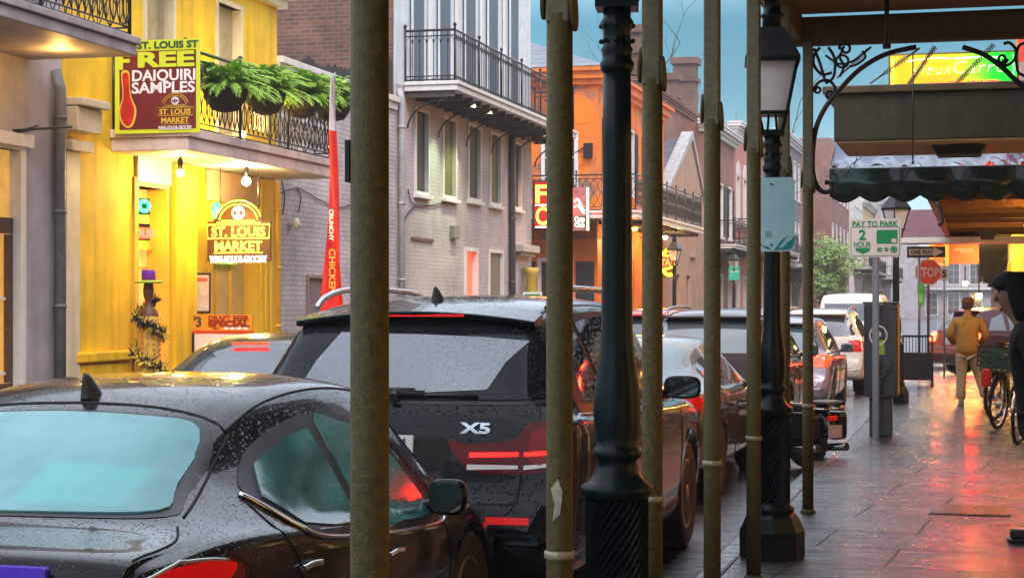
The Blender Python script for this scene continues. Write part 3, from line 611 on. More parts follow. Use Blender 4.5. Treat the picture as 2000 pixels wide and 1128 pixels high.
def market_logo(par, cx, cz, w, mg, mw, y, light=False):
    """arched emblem over two lines of letters; w = full width"""
    u = w / 100
    q = MB()
    for r, a in ((36, .25), (30, .12)): q.tube([(cx + r * u * cos(t), y, cz + 14 * u + r * .86 * u * sin(t)) for t in [a + (pi - 2 * a) * i / 20 for i in range(21)]], .9 * u, 5)
    q.tube([(cx - 48 * u, y, cz - 10 * u), (cx + 48 * u, y, cz - 10 * u), (cx + 49 * u, y, cz + 10 * u), (cx - 49 * u, y, cz + 10 * u)], 1.0 * u, 5, closed=True)
    for a, zz in ((34, 13), (26, 16)): q.tube([(cx - a * u, y, cz + zz * u), (cx + a * u, y, cz + zz * u)], .8 * u, 5)
    q.tube([(cx - 38 * u, y, cz - 31 * u), (cx + 38 * u, y, cz - 31 * u)], .8 * u, 5); q.build('emblem_lines', mg, par)
    MB().lathe([(10 * u, -.004), (10 * u, .004)], (cx, y, cz + 27 * u), 20, axis='y').build('emblem_disc', mw, par)
    MB().box(cx - 1.2 * u, cx + 1.2 * u, y - .012, y - .0045, cz + 20 * u, cz + 33 * u).lathe([(3 * u, y - .012), (3 * u, y - .005)], (cx - 5 * u, 0, cz + 27 * u), 8, axis='y').lathe([(3 * u, y - .012), (3 * u, y - .005)], (cx + 5 * u, 0, cz + 27 * u), 8, axis='y').build('emblem_mark', maroon, par)
    put_text('lettering', 'ST. LOUIS', 13.5 * u, mg, par, (cx, y, cz), bold=.004 if light else .002, ext=.003, width=84 * u)
    put_text('lettering', 'MARKET', 13.5 * u, mg, par, (cx, y, cz - 21 * u), bold=.004 if light else .002, ext=.003, width=74 * u)
    put_text('lettering', 'WINE-LIQUOR-GROCERY', 9.5 * u, mw, par, (cx, y, cz - 40 * u), bold=.003 if light else .001, ext=.003, width=90 * u)
market_logo(bn, 38 * k, -50 * k, 78 * k, MATS['gold_ink'], cream, -.008)

# lit market sign under the balcony
P = PY(466, 458, Y0 + lx(384)); k = (P.y * CT - P.x * ST) / F
ms = thing('shop_sign', 'glowing yellow arched market sign hanging below the balcony', 'sign', P)
bd = mat('sign_back', (.10, .035, .015), .5)
poly = [(-66 * k, -52 * k), (66 * k, -52 * k), (66 * k, 26 * k), (52 * k, 26 * k)] + [(50 * k * cos(t), 22 * k + 40 * k * sin(t)) for t in [.15 + (pi - .3) * i / 16 for i in range(17)]] + [(-52 * k, 26 * k), (-66 * k, 26 * k)]
MB().prism(poly, .0, .05).build('backing', bd, ms)
market_logo(ms, 0, 6 * k, 134 * k, glow('yellow_neon', (1, .72, .06), 3.2), glow('white_neon', (1, .86, .72), 2.2), -.012, True)
q = MB()
for s in (-1, 1): q.tube([(s * 40 * k, .025, 40 * k), (s * 40 * k, .025, 3.40 - P.z)], .008, 5)
q.build('hanger', M_iron, ms)
plamp('sign_light', P + Vector((0, -.35, .1)), (1, .7, .1), 22, .3)
# open signs in the door and side transom
for px, py, lab in ((281, 428, 'green red and yellow lit sign in the yellow shop doorway'), (424, 412, 'green lit neon ring above the yellow shop side door')):
    P = PX(px, py, LW + .06); t_ = thing('neon_sign', lab, 'sign', P, R(60))
    if px < 300:
        MB().box(-.10, .10, .015, .04, -.26, .26).build('backing', M_black, t_)
        MB().tube([(.07 * cos(a), -.01, .16 + .06 * sin(a)) for a in [i * pi / 8 for i in range(16)]], .022, 6, closed=True).build('green_tube', glow('green_neon', (.02, 1, .25), 6), t_)
        MB().box(-.07, .07, -.01, .01, -.05, .05).build('yellow_tube', glow('amber_neon', (1, .55, .02), 4), t_)
        put_text('red_tube', 'OUR', .10, glow('red_neon', (1, .06, .03), 6), t_, (0, -.012, -.17), bold=.006)
        MB().box(-.09, .09, -.006, .012, -.24, -.10).build('red_panel', glow('red_panel_glow', (1, .10, .03), 1.6), t_)
    else:
        MB().tube([(.05 * cos(a), 0, .09 * sin(a)) for a in [i * pi / 8 for i in range(16)]], .026, 6, closed=True).build('green_tube', glow('green_neon', (.02, 1, .25), 6), t_)
        MB().box(-.03, .03, .0, .01, -.05, .05).build('disc', glow('green_soft', (.3, 1, .5), 2.5), t_)
# menu frame on the wall
P = PX(392, 572, LW + .12); mf = thing('menu_frame', 'dark framed menu sheet on the yellow pilaster', 'frame', P, R(40))
k = (P.y * CT - P.x * ST) / F
MB().box(-.13, .13, -.03, .0, -.27, .27).build('frame', mat('dark_frame_wood', (.05, .02, .015), .4), mf, bevel=.006)
MB().box(-.10, .10, -.034, -.0305, -.235, .235).build('sheet', mat('menu_paper', (.60, .50, .50), .6, nscale=14, namt=.3, col2=(.42, .3, .3)), mf)
MB().box(-.08, .08, -.036, -.0345, .15, .20).build('heading', mat('menu_heading', (.5, .08, .07), .6), mf)
# beer special board
P = PY(435, 630, Y0 + lx(345)); k = (P.y * CT - P.x * ST) / F
sb = thing('sidewalk_board', 'orange beer special board standing outside the yellow shop', 'sign', (P.x, P.y, 0), R(-3)); zc_ = P.z
MB().box(-64 * k, 64 * k, -.012, .012, zc_ - 15 * k, zc_ + 16 * k).build('orange_sheet', mat('orange_vinyl', (.80, .28, .02), .45), sb)
MB().box(-66 * k, 66 * k, -.018, .018, zc_ - 21 * k, zc_ - 15.2 * k).build('red_rail', mat('red_rail', (.55, .05, .02), .4), sb)
MB().box(-62 * k, 62 * k, -.014, .014, zc_ - 75 * k, zc_ - 21.2 * k).build('white_sheet', mat('white_board', (.7, .66, .66), .4), sb)
q = MB()
for s in (-1, 1): q.box(s * 63 * k - .018, s * 63 * k + .018, -.02, .02, 0, zc_ - 21 * k); q.box(s * 63 * k - .018, s * 63 * k + .018, -.25, .25, 0, .03)
q.build('leg', M_black, sb)
ink = mat('brown_ink', (.25, .03, .01), .5); put_text('lettering', '3', 19 * k, mat('dark_green_ink', (.02, .07, .03), .5), sb, (-51 * k, -.014, zc_ + 2 * k), bold=.008, ext=.002)
put_text('lettering', '$', 8 * k, MATS['dark_green_ink'], sb, (-60 * k, -.014, zc_ + 9 * k), bold=.002, ext=.002)
put_text('lettering', 'DRAFT BEER', 9 * k, ink, sb, (14 * k, -.014, zc_ + 9.5 * k), bold=.004, ext=.002, width=88 * k); put_text('lettering', 'SPECIAL', 11 * k, ink, sb, (14 * k, -.014, zc_ - 1.5 * k), bold=.008, ext=.002, width=90 * k)
put_text('lettering', '20oz', 5 * k, ink, sb, (-14 * k, -.014, zc_ - 10.5 * k), bold=.002, ext=.002)
q = MB()
for i, c_ in enumerate((8, 22, 36, 50)): q.prism(rrect((c_ - 5) * k, (c_ + 5) * k, zc_ - 13 * k, zc_ - 8.5 * k, 1.5 * k, 3), -.0145, -.0125)
q.build('badge', cream, sb)
# carnival mannequin by the door
P = PX(290, 600, -9.62); mq = thing('mannequin', 'carnival mannequin in purple hat and feather boa by the shop door', 'mannequin', (P.x, P.y, 0), R(35)); mq.scale = (.66, .66, .98)
M_man = mat('mannequin_brown', (.12, .04, .02), .5)
MB().lathe([(.20, 0), (.20, .04), (.03, .06), (.03, .95), (.13, 1.0), (.17, 1.15), (.15, 1.3), (.19, 1.48), (.16, 1.56), (.06, 1.60), (.055, 1.66), (.09, 1.72), (.10, 1.80), (.085, 1.88), (.02, 1.92)], n=18).build('body', M_man, mq)
MB().sphere((0, -.10, 1.78), .02, 6, sc=(1, 1.6, 1.2)).build('nose', M_man, mq)
MB().lathe([(.12, 1.54), (.19, 1.48), (.20, 1.25), (.21, 1.0), (.26, .50), (.27, .30)], n=20).build('gown', mat('gold_gown', (.62, .40, .05), .5, nscale=20, namt=.4), mq)
MB().lathe([(.24, 1.885), (.27, 1.90), (.23, 1.915), (.12, 1.92)], n=20).build('hat_brim', mat('lime_brim', (.45, .62, .04), .5), mq)
MB().lathe([(.13, 1.915), (.125, 2.03), (.10, 2.05), (.01, 2.055)], n=18).build('hat_crown', mat('purple_felt', (.16, .015, .36), .6), mq)
rnd = random.Random(3)
for nm, m_, ph, off in (('boa', mat('black_feather', (.012, .01, .012), .8), 0, 0), ('boa', mat('yellow_feather', (.72, .5, .04), .8), 1.6, .12)):
    q = MB()
    for i in range(520):
        t = i / 520; a = ph + t * 17; rb = .14 + .13 * min(1, t * 4); c = Vector((rb * cos(a), rb * sin(a), 1.70 - 1.2 * t - off)); d = Vector((rnd.gauss(0, 1), rnd.gauss(0, 1), rnd.gauss(0, 1))).normalized(); n_ = d.orthogonal().normalized() * .026
        q.add([c - n_, c + n_, c + d * .13], [(0, 1, 2)])
    q.build(nm, m_, mq, fix=False)
q = MB()
for i in range(90): a = i * .7; q.sphere((.17 * cos(a) + .02, -.16 + .05 * sin(a), 1.45 - i * .007), .014, 5)
q.build('beads', mat('pink_beads', (.75, .05, .08), .2), mq)
# ferns along the balcony
leaf = mat('fern_green', (.24, .52, .05), .55, nscale=3, namt=.5, col2=(.42, .60, .12)); peat = mat('coir_basket', (.055, .035, .022), .9, nscale=30, namt=.5, bump=.6)
for i, (px, lab) in enumerate(((440, 'largest fern basket, nearest the shop banner'), (517, 'second fern basket from the banner with a pink bloom'), (588, 'third fern basket from the banner on the yellow balcony'), (650, 'farthest fern basket, beside the red feather flag'))):
    P = PX(px, 172 + i * 8, -8.98); rr = .30 - .005 * i; rnd = random.Random(20 + i)
    fp = thing('fern_basket', lab, 'plant', P, 0, 'ferns along the yellow balcony')
    MB().lathe([(.06, -.30), (.17, -.27), (.25, -.14), (.29, .0), (.26, .01), (.02, .02)], n=18).build('basket', peat, fp)
    q = MB()
    for f_ in range(170):
        a = rnd.uniform(0, 2 * pi); el = rnd.uniform(.2, 1.5); ln = rnd.uniform(.38, .66); dirn = Vector((cos(a), sin(a), 0)); pts = []
        for s in range(9):
            t = s / 8; pts.append(dirn * (.06 + ln * t * cos(el * (1 - .3 * t))) + Vector((0, 0, ln * sin(el) * (t - .50 * t * t) * 1.3 - (.22 if el < .5 else .1) * t * t)))
        for s in range(1, 9):
            p, d = pts[s], (pts[s] - pts[s - 1]).normalized(); wv = d.cross(Vector((0, 0, 1))).normalized(); l_ = rnd.uniform(.05, .085) * sin(pi * min(1, s / 8 * .9 + .1)) + .02
            for sg in (-1, 1):
                tip = p + wv * sg * l_ + d * .045 - Vector((0, 0, .02)); q.add([p - d * .017, p + d * .017, tip], [(0, 1, 2)])
                p2 = (pts[s] + pts[s - 1]) / 2; tip = p2 + wv * sg * l_ + d * .045 - Vector((0, 0, .02)); q.add([p2 - d * .016, p2 + d * .016, tip], [(0, 1, 2)])
    q.build('frond', leaf, fp, fix=False)
    if i == 1:
        q = MB()
        for b_ in range(9): q.sphere((-.16 + rnd.gauss(0, .035), -.24 + rnd.gauss(0, .02), .02 + rnd.gauss(0, .03)), .026, 6)
        q.build('bloom', mat('pink_bloom', (.75, .08, .40), .5), fp)
# --- low whitewashed wall, brick party wall
Y0 = Y1 + .004; Y1b = PX(772, 0, LW).y; lx, lz = kit(Y0); D = bld('courtyard_wall', 'whitewashed brick wall with a purple grey door between yellow shop and grey house', 'wall', Y0, Y1b, 5.15, M_lowb, [(lx(600), lx(634), .05, 2.0)], 3.2)
window(D, lx(600), lx(634), .05, 2.0, mat('mauve_frame', (.26, .20, .22), .6), mat('mauve_door', (.24, .17, .20), .6, nscale=6, namt=.3), fw=.05, bars=(1, 1), sill=False, solid=True, name='door')
MB().box(-.02, Y1b - Y0, -.10, .5, 5.152, 5.25).box(-.02, Y1b - Y0, -.05, .4, 5.02, 5.149).build('coping', M_white, D, bevel=.01)
MB().lathe([(.05, 0), (.05, -.08), (.09, -.10), (.085, -.14), (.02, -.16)], (lx(565), 0, lz(565, 437)), 12, axis='y').build('wall_lamp', M_white, D)
for i, pts in enumerate(([(542, 380), (560, 372), (585, 368), (620, 388), (660, 405), (690, 398)], [(552, 420), (556, 385), (550, 352)], [(583, 415), (588, 385), (580, 368)])):
    cable('wall_cable', ['long black cable looping across the whitewashed wall', 'short black drop cable at the left of the whitewashed wall', 'second black drop cable on the whitewashed wall'][i], [PX(a, b, LW + .02) for a, b in pts], .009)

# --- grey painted brick house with balcony
Y0 = Y1b + .004; Y1 = CS0 - .55; lx, lz = kit(Y0); LL = Y1 - Y0
up = [(lx(a), lx(b), lz(a, c), lz(a, d)) for a, b, c, d in ((811, 834, 372, 216), (865, 888, 380, 232), (914, 936, 385, 246), (957, 976, 394, 262), (1000, 1016, 402, 280))]
lo = [(lx(908), lx(930), .05, lz(908, 490)), (lx(955), lx(979), .05, lz(955, 493))]
bz = lz(785, 160) - .16; du = [(lx(a), lx(a + w_), bz + .25, bz + 3.0) for a, w_ in ((803, 22), (855, 22), (906, 20), (951, 19), (994, 16))]
G = bld('grey_house', 'grey painted brick house with five windows and an iron balcony', 'house', Y0, Y1, bz + .1, M_greyb, up + lo, 7)
MB().box(.0, LL, .02, 6.9, bz + .102, bz + 4.2).build('upper_wall', M_pale, G)
MB().box(-.012, -.002, .03, 6.9, 4.5, bz + 4.2).build('party_wall', M_redb, G)
tar = mat('tar_stain', (.03, .026, .026), .6, nscale=8, namt=.5)
q = MB(); rnd = random.Random(5); xs = [0.05 + i * .04 for i in range(145)]
top = [5.82 + .20 * sin(x * 1.1 + .6) * sin(x * .37) + .09 * sin(x * 4.3) + .05 * sin(x * 11.7 + 1) + rnd.uniform(-.035, .05) for x in xs]; q.prism([(xs[0], 5.2)] + [(xs[-1], 5.2)] + [(xs[i], top[i]) for i in range(len(xs) - 1, -1, -1)], -.020, -.0125, plane='yz'); q.build('tar_flashing', tar, G)
for i, u in enumerate(up):
    lit = i in (1, 3)  # lit shutters get an olive copy, the light put into its colour
    window(G, *u, M_white, M_shut if not lit else mat('lit_olive_shutter', (.12, .12, .05), .55, nscale=10, namt=.3, streak=.4), fw=.065, bars=(1, 1), depth=.06)
window(G, *lo[0], M_white, M_redlit, fw=.08, bars=(1, 2), sill=False, name='door'); window(G, *lo[1], M_white, mat('grey_door', (.15, .14, .14), .5), fw=.08, bars=(1, 1), sill=False, solid=True, name='door')
for u in du: window(G, *u, M_pale, mat('slate_blue_shutter', (.10, .13, .17), .5, nscale=12, namt=.3, streak=.3), fw=.05, bars=(1, 1), sill=False, depth=-.02, proud=.05, name='balcony_door')
q = MB()
for xx in (lx(838), lx(890), lx(938), lx(983)): q.box(xx - .05, xx + .05, -.05, .0, bz + .11, bz + 4.1)
q.build('boarding_strip', M_white, G)
gb = balcony(G, PX(893, 0, -9.0).y - Y0, LL + .3, bz, 1.0, .92, .17, M_white, M_iron, 0, .125)
downpipe(G, .12, 0, bz, mat('grey_white_pipe', (.38, .38, .40), .5, nscale=8, namt=.3), r=.06)
downpipe(G, lx(994), 0, lz(994, 243), mat('dark_downpipe', (.09, .085, .09), .5), r=.07); MB().tube([(lx(994), -.08, lz(994, 243)), (lx(1012), -.3, bz - .15)], .055, 8).build('gutter_arm', MATS['dark_downpipe'], G)
MB().box(lx(878), lx(889), -.10, 0, lz(878, 465), lz(878, 440)).build('meter_box', mat('grey_box', (.18, .18, .19), .5), G, bevel=.01)
MB().box(lx(802), lx(845), -.03, 0, lz(802, 468), lz(802, 462)).build('ledge_strip', mat('rust_strip', (.12, .07, .06), .7), G)
MB().box(lx(1001), lx(1034), -.25, 0, lz(1010, 492), lz(1010, 478)).box(lx(1004), lx(1032), -.16, 0, lz(1010, 500), lz(1010, 492.5)).build('entablature', mat('grey_cream', (.45, .42, .40), .6), G, bevel=.01)
MB().lathe([(.17, 0), (.17, .15), (.13, .2), (.12, 2.2), (.16, 2.3), (.17, 2.42)], (lx(1021), -.2, 0), 16).build('column', mat('mustard_column', (.50, .38, .05), .5, nscale=4, namt=.3), G)
for pts, lab in (([(797, 370), (806, 398), (835, 402), (870, 396), (890, 400)], 'sagging black cable below the grey house windows'), ([(790, 430), (800, 412), (812, 404)], 'short black cable at the grey house corner')):
    cable('wall_cable', lab, [PX(a, b, LW + .03) for a, b in pts], .012)
for i, (px, py) in enumerate(((921, 183), (954, 196), (1015, 218), (1066, 243))):
    P = PX(px, py, -9.25); col = [(.75, 1, .6), (.95, 1, .5), (1, .85, .3), (.8, .9, 1)][i]
    t_ = thing('balcony_spotlight', ['green tinted spotlight under the grey balcony', 'pale yellow spotlight under the grey balcony', 'amber spotlight under the grey balcony', 'bluish spotlight at the far end of the grey balcony'][i], 'lamp', P)
    MB().lathe([(.085, -.02), (.09, 0), (.06, .10), (.02, bz - P.z - .01)], n=12).build('housing', M_iron, t_); MB().lathe([(.078, -.021), (.05, -.04), (.005, -.045)], n=12).build('lens', glow('spot%d_glow' % i, col, 30), t_)
    l = bpy.data.lights.new('spotlight', 'SPOT'); l.energy = [220, 300, 300, 240][i]; l.color = col if i < 3 else (1, .5, .3); l.spot_size = R(80); l.spot_blend = .8; l.shadow_soft_size = .06
    lo_ = bpy.data.objects.new('spotlight', l); C.collection.objects.link(lo_); lo_.location = P + Vector((.05, 0, -.16)); lo_.rotation_euler = (0, R(14), 0)

# --- red feather flag
P = PX(650, 600, -8.35); fl = thing('feather_flag', 'tall red feather flag with a white tip by the whitewashed wall', 'flag', (P.x, P.y, 0), 0); k = (P.y * CT - P.x * ST) / F
zz = lambda y: H - (y - VY) * k
L_e = [(648, 150), (644, 190), (640, 255), (641, 330), (642, 400), (640, 460), (634, 520), (627, 575), (620, 640)]; R_e = [(651, 150), (652, 190), (656, 255), (659, 330), (662, 400), (665, 460), (667, 520), (671, 575), (676, 640)]
def strip(i0, i1, name, m_):
    q = MB(); vs = []
    for d in (0, .006):
        for (a, b), (c_, d_) in zip(L_e[i0:i1], R_e[i0:i1]):
            n_ = 6
            for j in range(n_ + 1):
                x = (a + (c_ - a) * j / n_ - 650) * k; z = zz(b); vs.append((x, .05 * sin(j * 1.1 + z * 2.2) + d, z))
    rows = i1 - i0; fs = []
    for i in range(rows - 1):
        for j in range(6): a = i * 7 + j; fs.append((a, a + 7, a + 8, a + 1)); b = a + rows * 7; fs.append((b, b + 1, b + 8, b + 7))
    q.add(vs, fs, 0, True); q.build(name, m_, fl, fix=False)
redf = mat('red_flag_cloth', (.62, .012, .010), .6, nscale=4, namt=.25); strip(2, 9, 'red_cloth', redf); strip(0, 3, 'white_tip', mat('white_flag_cloth', (.66, .58, .60), .6, nscale=9, namt=.2))
MB().lathe([(.018, 0), (.012, zz(150)), (.012, zz(140))], ((640 - 650) * k * 0 - .0, .075, 0), 8).build('pole', M_steel, fl)
put_text('lettering', 'CRUNCHY', 8.5 * k, cream, fl, (1 * k, -.075, zz(440)), (0, R(90), 0), bold=.002, ext=.002, width=62 * k)
put_text('lettering', 'CHICKEN', 13 * k, mat('orange_print', (.8, .35, .06), .5), fl, (3 * k, -.075, zz(530)), (0, R(90), 0), bold=.003, ext=.002, width=88 * k)
MB().lathe([(.25, 0), (.25, .05), (.03, .07)], n=14).build('base', M_black, fl)
# ---------------------------------------------------------------- orange corner house across the side street
Y0 = CS1 + .25; Y1 = PX(1296, 0, LW).y; lx, lz = kit(Y0); LL = Y1 - Y0; hO = 7.75
rows = [(1.2, 2.2), (4.2, 5.2), (7.2, 8.2)]
O = bld('orange_house', 'orange painted brick corner house with black shutters and wraparound balcony', 'house', Y0, Y1, hO, M_orb, [(a, b, 4.9, 6.7) for a, b in rows] + [(a, b, .1, 2.9) for a, b in rows], 9)
for a, b in rows:
    window(O, a, b, 4.9, 6.7, M_white, M_glassd, bars=(2, 4), shut=M_shut); window(O, a, b, .1, 2.9, M_orp, mat('maroon_door', (.12, .04, .035), .5, nscale=8, namt=.3), bars=(2, 1), sill=False, name='door')
def side(o): o.rotation_euler = (0, 0, R(-90)); return o
side(window(O, -1.45, -.62, 4.55, 6.1, M_white, M_glassd, fw=.10, bars=(2, 3), depth=-.012, proud=.07))
side(window(O, -2.75, -2.0, 4.55, 6.1, M_white, M_glassd, fw=.10, bars=(2, 3), depth=-.012, proud=.07))
w = side(window(O, -1.55, -.75, .05, 2.75, M_white, mat('dark_door_glass', (.05, .035, .03), .3), fw=.10, bars=(1, 2), sill=False, depth=-.012, proud=.07, name='door'))
q = MB()
for a, b in ((-2.32, -1.72), (-.58, .12 - .2)): q.box(a, b, -.05, -.004, .05, 2.75)
side(q.build('shutter', M_shut, O))
MB().box(-.02, LL, -.012, -.003, -.02, 3.35).box(-.012, -.003, -.011, 8.9, -.02, 3.35).build('painted_base', M_orp, O)
q = MB().box(-.34, LL + .2, -.34, 9.2, hO + .15, hO + .27).box(-.24, LL + .1, -.24, 9.1, hO - .05, hO + .149).box(-.12, LL, -.12, 9, hO - .2, hO - .051); q.build('cornice', M_orp, O)
q = MB().add([(-.36, -.36, hO + .272), (LL + .2, -.36, hO + .272), (LL + .2, 9.3, hO + .272), (-.36, 9.3, hO + .272), (2.9, 4.4, hO + 2.0), (LL - 2.4, 4.4, hO + 2.0)], [(0, 1, 5, 4), (1, 2, 5), (2, 3, 4, 5), (3, 0, 4), (3, 2, 1, 0)]); q.build('roof', M_slate, O)
for py in (215, 296): side(MB().lathe([(.36, -.012), (.36, -.004)], (-.40, 0, H - (py - VY) * 48.5 / F), 24, axis='y').build('painted_patch', mat('bright_orange_paint', (.85, .22, .01), .5, nscale=3, namt=.2), O))
q = MB().box(-.35, -.12, -.16, -.004, 5.55, 5.95).tube([(-.24, -.08, 5.9), (-.6, -.06, 5.7)], .02, 5); side(q.build('loudspeaker', M_black, O))
bzo = PX(1265, 430, -8.65).z
b_ = MB().box(-1.3, LL - .3, -1.35, -.003, bzo, bzo + .13).box(-1.3, -.003, -.002, 8.5, bzo, bzo + .13).box(-1.34, LL - .26, -1.39, -.004, bzo + .131, bzo + .20).box(-1.34, -.004, -.003, 8.5, bzo + .131, bzo + .20).build('balcony', M_white, O, bevel=.012)
q = MB(); railing_mb(q, [(-1.24, 8.3), (-1.24, -1.29), (LL - .36, -1.29), (LL - .36, -.02)], bzo + .2, .95, 1, .2); q.build('railing', M_iron, b_)
for i in range(17): MB().box(.1 + i * .6, .17 + i * .6, -1.28, -.02, bzo - .1, bzo - .002).build('joist', MATS['dark_joist_wood'], b_)
for i in range(12): MB().box(-1.25, -.02, .1 + i * .7, .17 + i * .7, bzo - .1, bzo - .002).build('joist', MATS['dark_joist_wood'], b_)
for i, (px, py, X) in enumerate(((1163, 438, -10.3), (1240, 443, -9.4), (1299, 460, -9.2))):
    P = PX(px, py, X); t_ = thing('balcony_lamp', ['orange lamp at the left under the corner balcony', 'orange lamp near the corner under the corner balcony', 'yellow lamp under the street side of the corner balcony'][i], 'lamp', P)
    MB().lathe([(.02, bzo - P.z), (.03, .1), (.10, .06), (.12, -.02)], n=10).build('housing', M_iron, t_); MB().sphere((0, 0, -.04), .085, 10).build('bulb', glow('orange_bulb%d' % i, [(1, .35, .04), (1, .35, .04), (1, .85, .3)][i], 14), t_)
    plamp('balcony_lamp_light', P + Vector((.12, -.3, -.3)), [(1, .42, .08), (1, .42, .08), (1, .7, .25)][i], 70)
# neon club sign on the side wall and its wing
P = PY(1093, 400, Y0 - 1.42); k = (P.y * CT - P.x * ST) / F
ns = thing('neon_sign', 'tall red neon club sign with yellow letters on the corner house', 'sign', P, R(3)); redb = mat('red_sign_face', (.14, .008, .004), .4, emit=(1, .02, .004), estr=.28)
MB().box(-54 * k, 26 * k, 0, .16, -48 * k, 48 * k).build('cabinet', M_black, ns, bevel=.01); MB().box(-50 * k, 22 * k, -.012, -.001, -45 * k, 45 * k).build('face', redb, ns)
yn = glow('yellow_red_neon', (1, .50, .05), 3.5)
put_text('neon_letters', 'Fat', 34 * k, yn, ns, (-14 * k, -.03, 22 * k), bold=.012, ext=.012, width=66 * k); put_text('neon_letters', 'Catz', 34 * k, yn, ns, (-14 * k, -.03, -21 * k), bold=.012, ext=.012, width=66 * k)
q = MB()
for z_ in (0, -43): q.tube([(-48 * k, -.03, z_ * k), (20 * k, -.03, z_ * k)], 1.3 * k, 6)
q.build('white_tube', glow('white_tube', (1, .75, .6), 3), ns)
P2 = PY(1134, 408, Y0 - 1.40); wg = thing('sign_wing', 'white bordered sign wing with a swirl beside the red neon sign', 'sign', P2, R(3))
MB().box(-16 * k, 16 * k, 0, .12, -42 * k, 42 * k).build('cabinet', mat('grey_sign_face', (.22, .17, .17), .5, nscale=4, namt=.4), wg); MB().box(12 * k, 16.5 * k, -.02, -.001, -42 * k, 42 * k).build('border', glow('cream_border', (1, .8, .6), 1.2), wg)
MB().tube([((-12 + 20 * t) * k, -.02, (14 + 8 * sin(t * 5) - 10 * t) * k) for t in [i / 12 for i in range(13)]], 1.8 * k, 6).tube([((-12 + 20 * t) * k, -.02, (3 + 6 * sin(t * 5) - 6 * t) * k) for t in [i / 12 for i in range(13)]], 1.5 * k, 6).build('swirl', glow('cream_tube', (1, .85, .7), 2), wg)
MB().box(-14 * k, 11 * k, -.012, -.001, -36 * k, -14 * k).build('green_panel', mat('green_panel', (.02, .09, .05), .4), wg)
put_text('lettering', 'Cats', 9 * k, MATS['cream_tube'], wg, (-2 * k, -.02, -20 * k), bold=.008, ext=.006, width=20 * k); put_text('lettering', 'Club', 8 * k, MATS['cream_tube'], wg, (-2 * k, -.02, -31 * k), bold=.008, ext=.006, width=20 * k)
plamp('neon_light', P + Vector((.3, -.9, 0)), (1, .08, .03), 60, .3)
# green parking plate on far kerb
P = PX(1040, 580, -8.3); t_ = thing('parking_plate', 'small white and green parking plate on a post before the orange house', 'sign', (P.x, P.y, 0)); MB().box(-.19, .19, -.01, .01, P.z - .22, P.z + .1).build('plate', M_white, t_); MB().box(-.15, .15, -.014, -.0105, P.z - .06, P.z + .06).build('green_band', mat('sign_green', (.01, .25, .07), .45), t_); MB().lathe([(.025, 0), (.025, P.z - .1)], (0, .03, 0), 8).build('post', M_steel, t_)
# round yellow neon
P = PX(1290, 512, -8.75); k = (P.y * CT - P.x * ST) / F; rn = thing('round_neon_sign', 'round yellow neon scroll sign hanging under the corner balcony', 'sign', P, R(4))
MB().lathe([(31 * k, 0), (31 * k, .1)], n=24, axis='y').build('cabinet', mat('dark_mustard', (.12, .07, .02), .5), rn)
yn2 = glow('gold_neon', (1, .62, .02), 3.5)
q = MB().tube([(31 * k * cos(a), -.02, 14 * k * sin(a)) for a in [.35 + i * (2 * pi - .7) / 20 for i in range(21)]], 2.2 * k, 6)
for s in (-1, 1): q.tube([((-22 + 44 * t) * k, -.02, s * (20 + 5 * sin(t * 9)) * k) for t in [i / 16 for i in range(17)]], 3.2 * k, 6)
q.build('scroll_tube', yn2, rn); MB().box(-24 * k, 24 * k, -.015, -.001, -10 * k, 10 * k).build('band', mat('red_band', (.35, .03, .01), .4, emit=(1, .08, .02), estr=.5), rn)
put_text('lettering', 'TAN', 13 * k, glow('orange_letters', (1, .22, .04), 2.4), rn, (15 * k, -.03, 0), bold=.012, ext=.008, width=30 * k)
MB().tube([(0, .05, 30 * k), (0, .05, 48 * k)], .02, 6).tube([(-.6, .06, 48 * k), (.1, .06, 48 * k)], .02, 6).build('hanger', M_iron, rn)

# ---------------------------------------------------------------- houses further along the far side
def plain_house(name, label, Y0, Y1, h, wm, X=LW, floors=2, nw=3, fm=None, pm=None, shut=None, corn=True, cm=None, balc=None, z1=(.2, 2.7), fh=3.6, depth=8, ww=.95, right=False, roof=None, arch=False, grp=None):
    L = Y1 - Y0; ops = []
    for f in range(floors):
        for i in range(nw):
            c = L * (i + .5) / nw; zb = .12 if f == 0 else f * fh + .75
            ops.append((c - ww / 2, c + ww / 2, zb, zb + (2.6 if f == 0 else 2.0)))
    r = bld(name, label, 'house', Y0, Y1, h, wm, ops, depth, X, right, group=grp)
    for j, u in enumerate(ops):
        ground = j < nw
        w = window(r, *u, fm, pm if (not ground or pm) else None, bars=(2, 3), shut=(shut if not ground else None), sill=not ground, name='door' if ground else 'window', fw=.08)
        if arch and not ground: MB().prism(arc(((u[0] + u[1]) / 2, u[3] + .08), ww / 2 + .12, 0, pi, 10), -.05, -.003).build('arch_head', fm or M_white, r)
    if corn: cornice(r, 0, L, h - .35, .45, .4, cm, )
    if balc: balcony(r, .2, L - .2, balc, 1.1, .9, .16, M_white, M_iron, 0, .22)
    if roof: MB().add([(-.2, -.3, h + .12), (L + .2, -.3, h + .12), (L + .2, depth, h + .12), (-.2, depth, h + .12), (-.2, depth / 2, h + roof), (L + .2, depth / 2, h + roof)], [(0, 1, 5, 4), (2, 3, 4, 5), (0, 4, 3), (1, 2, 5), (3, 2, 1, 0)]).build('roof', M_slate, r)
    return r
Yt = Y1 + .01; Yt1 = PX(1378, 0, LW).y; L = Yt1 - Yt
T = bld('tan_house', 'tan stucco gabled house with white sloping coping and slate roof', 'house', Yt, Yt1, 5.2, M_tan, [(2.2, 3.1, .1, 2.6), (4.6, 5.5, .1, 2.6), (5.7, 6.5, 3.4, 5.0)], 7)
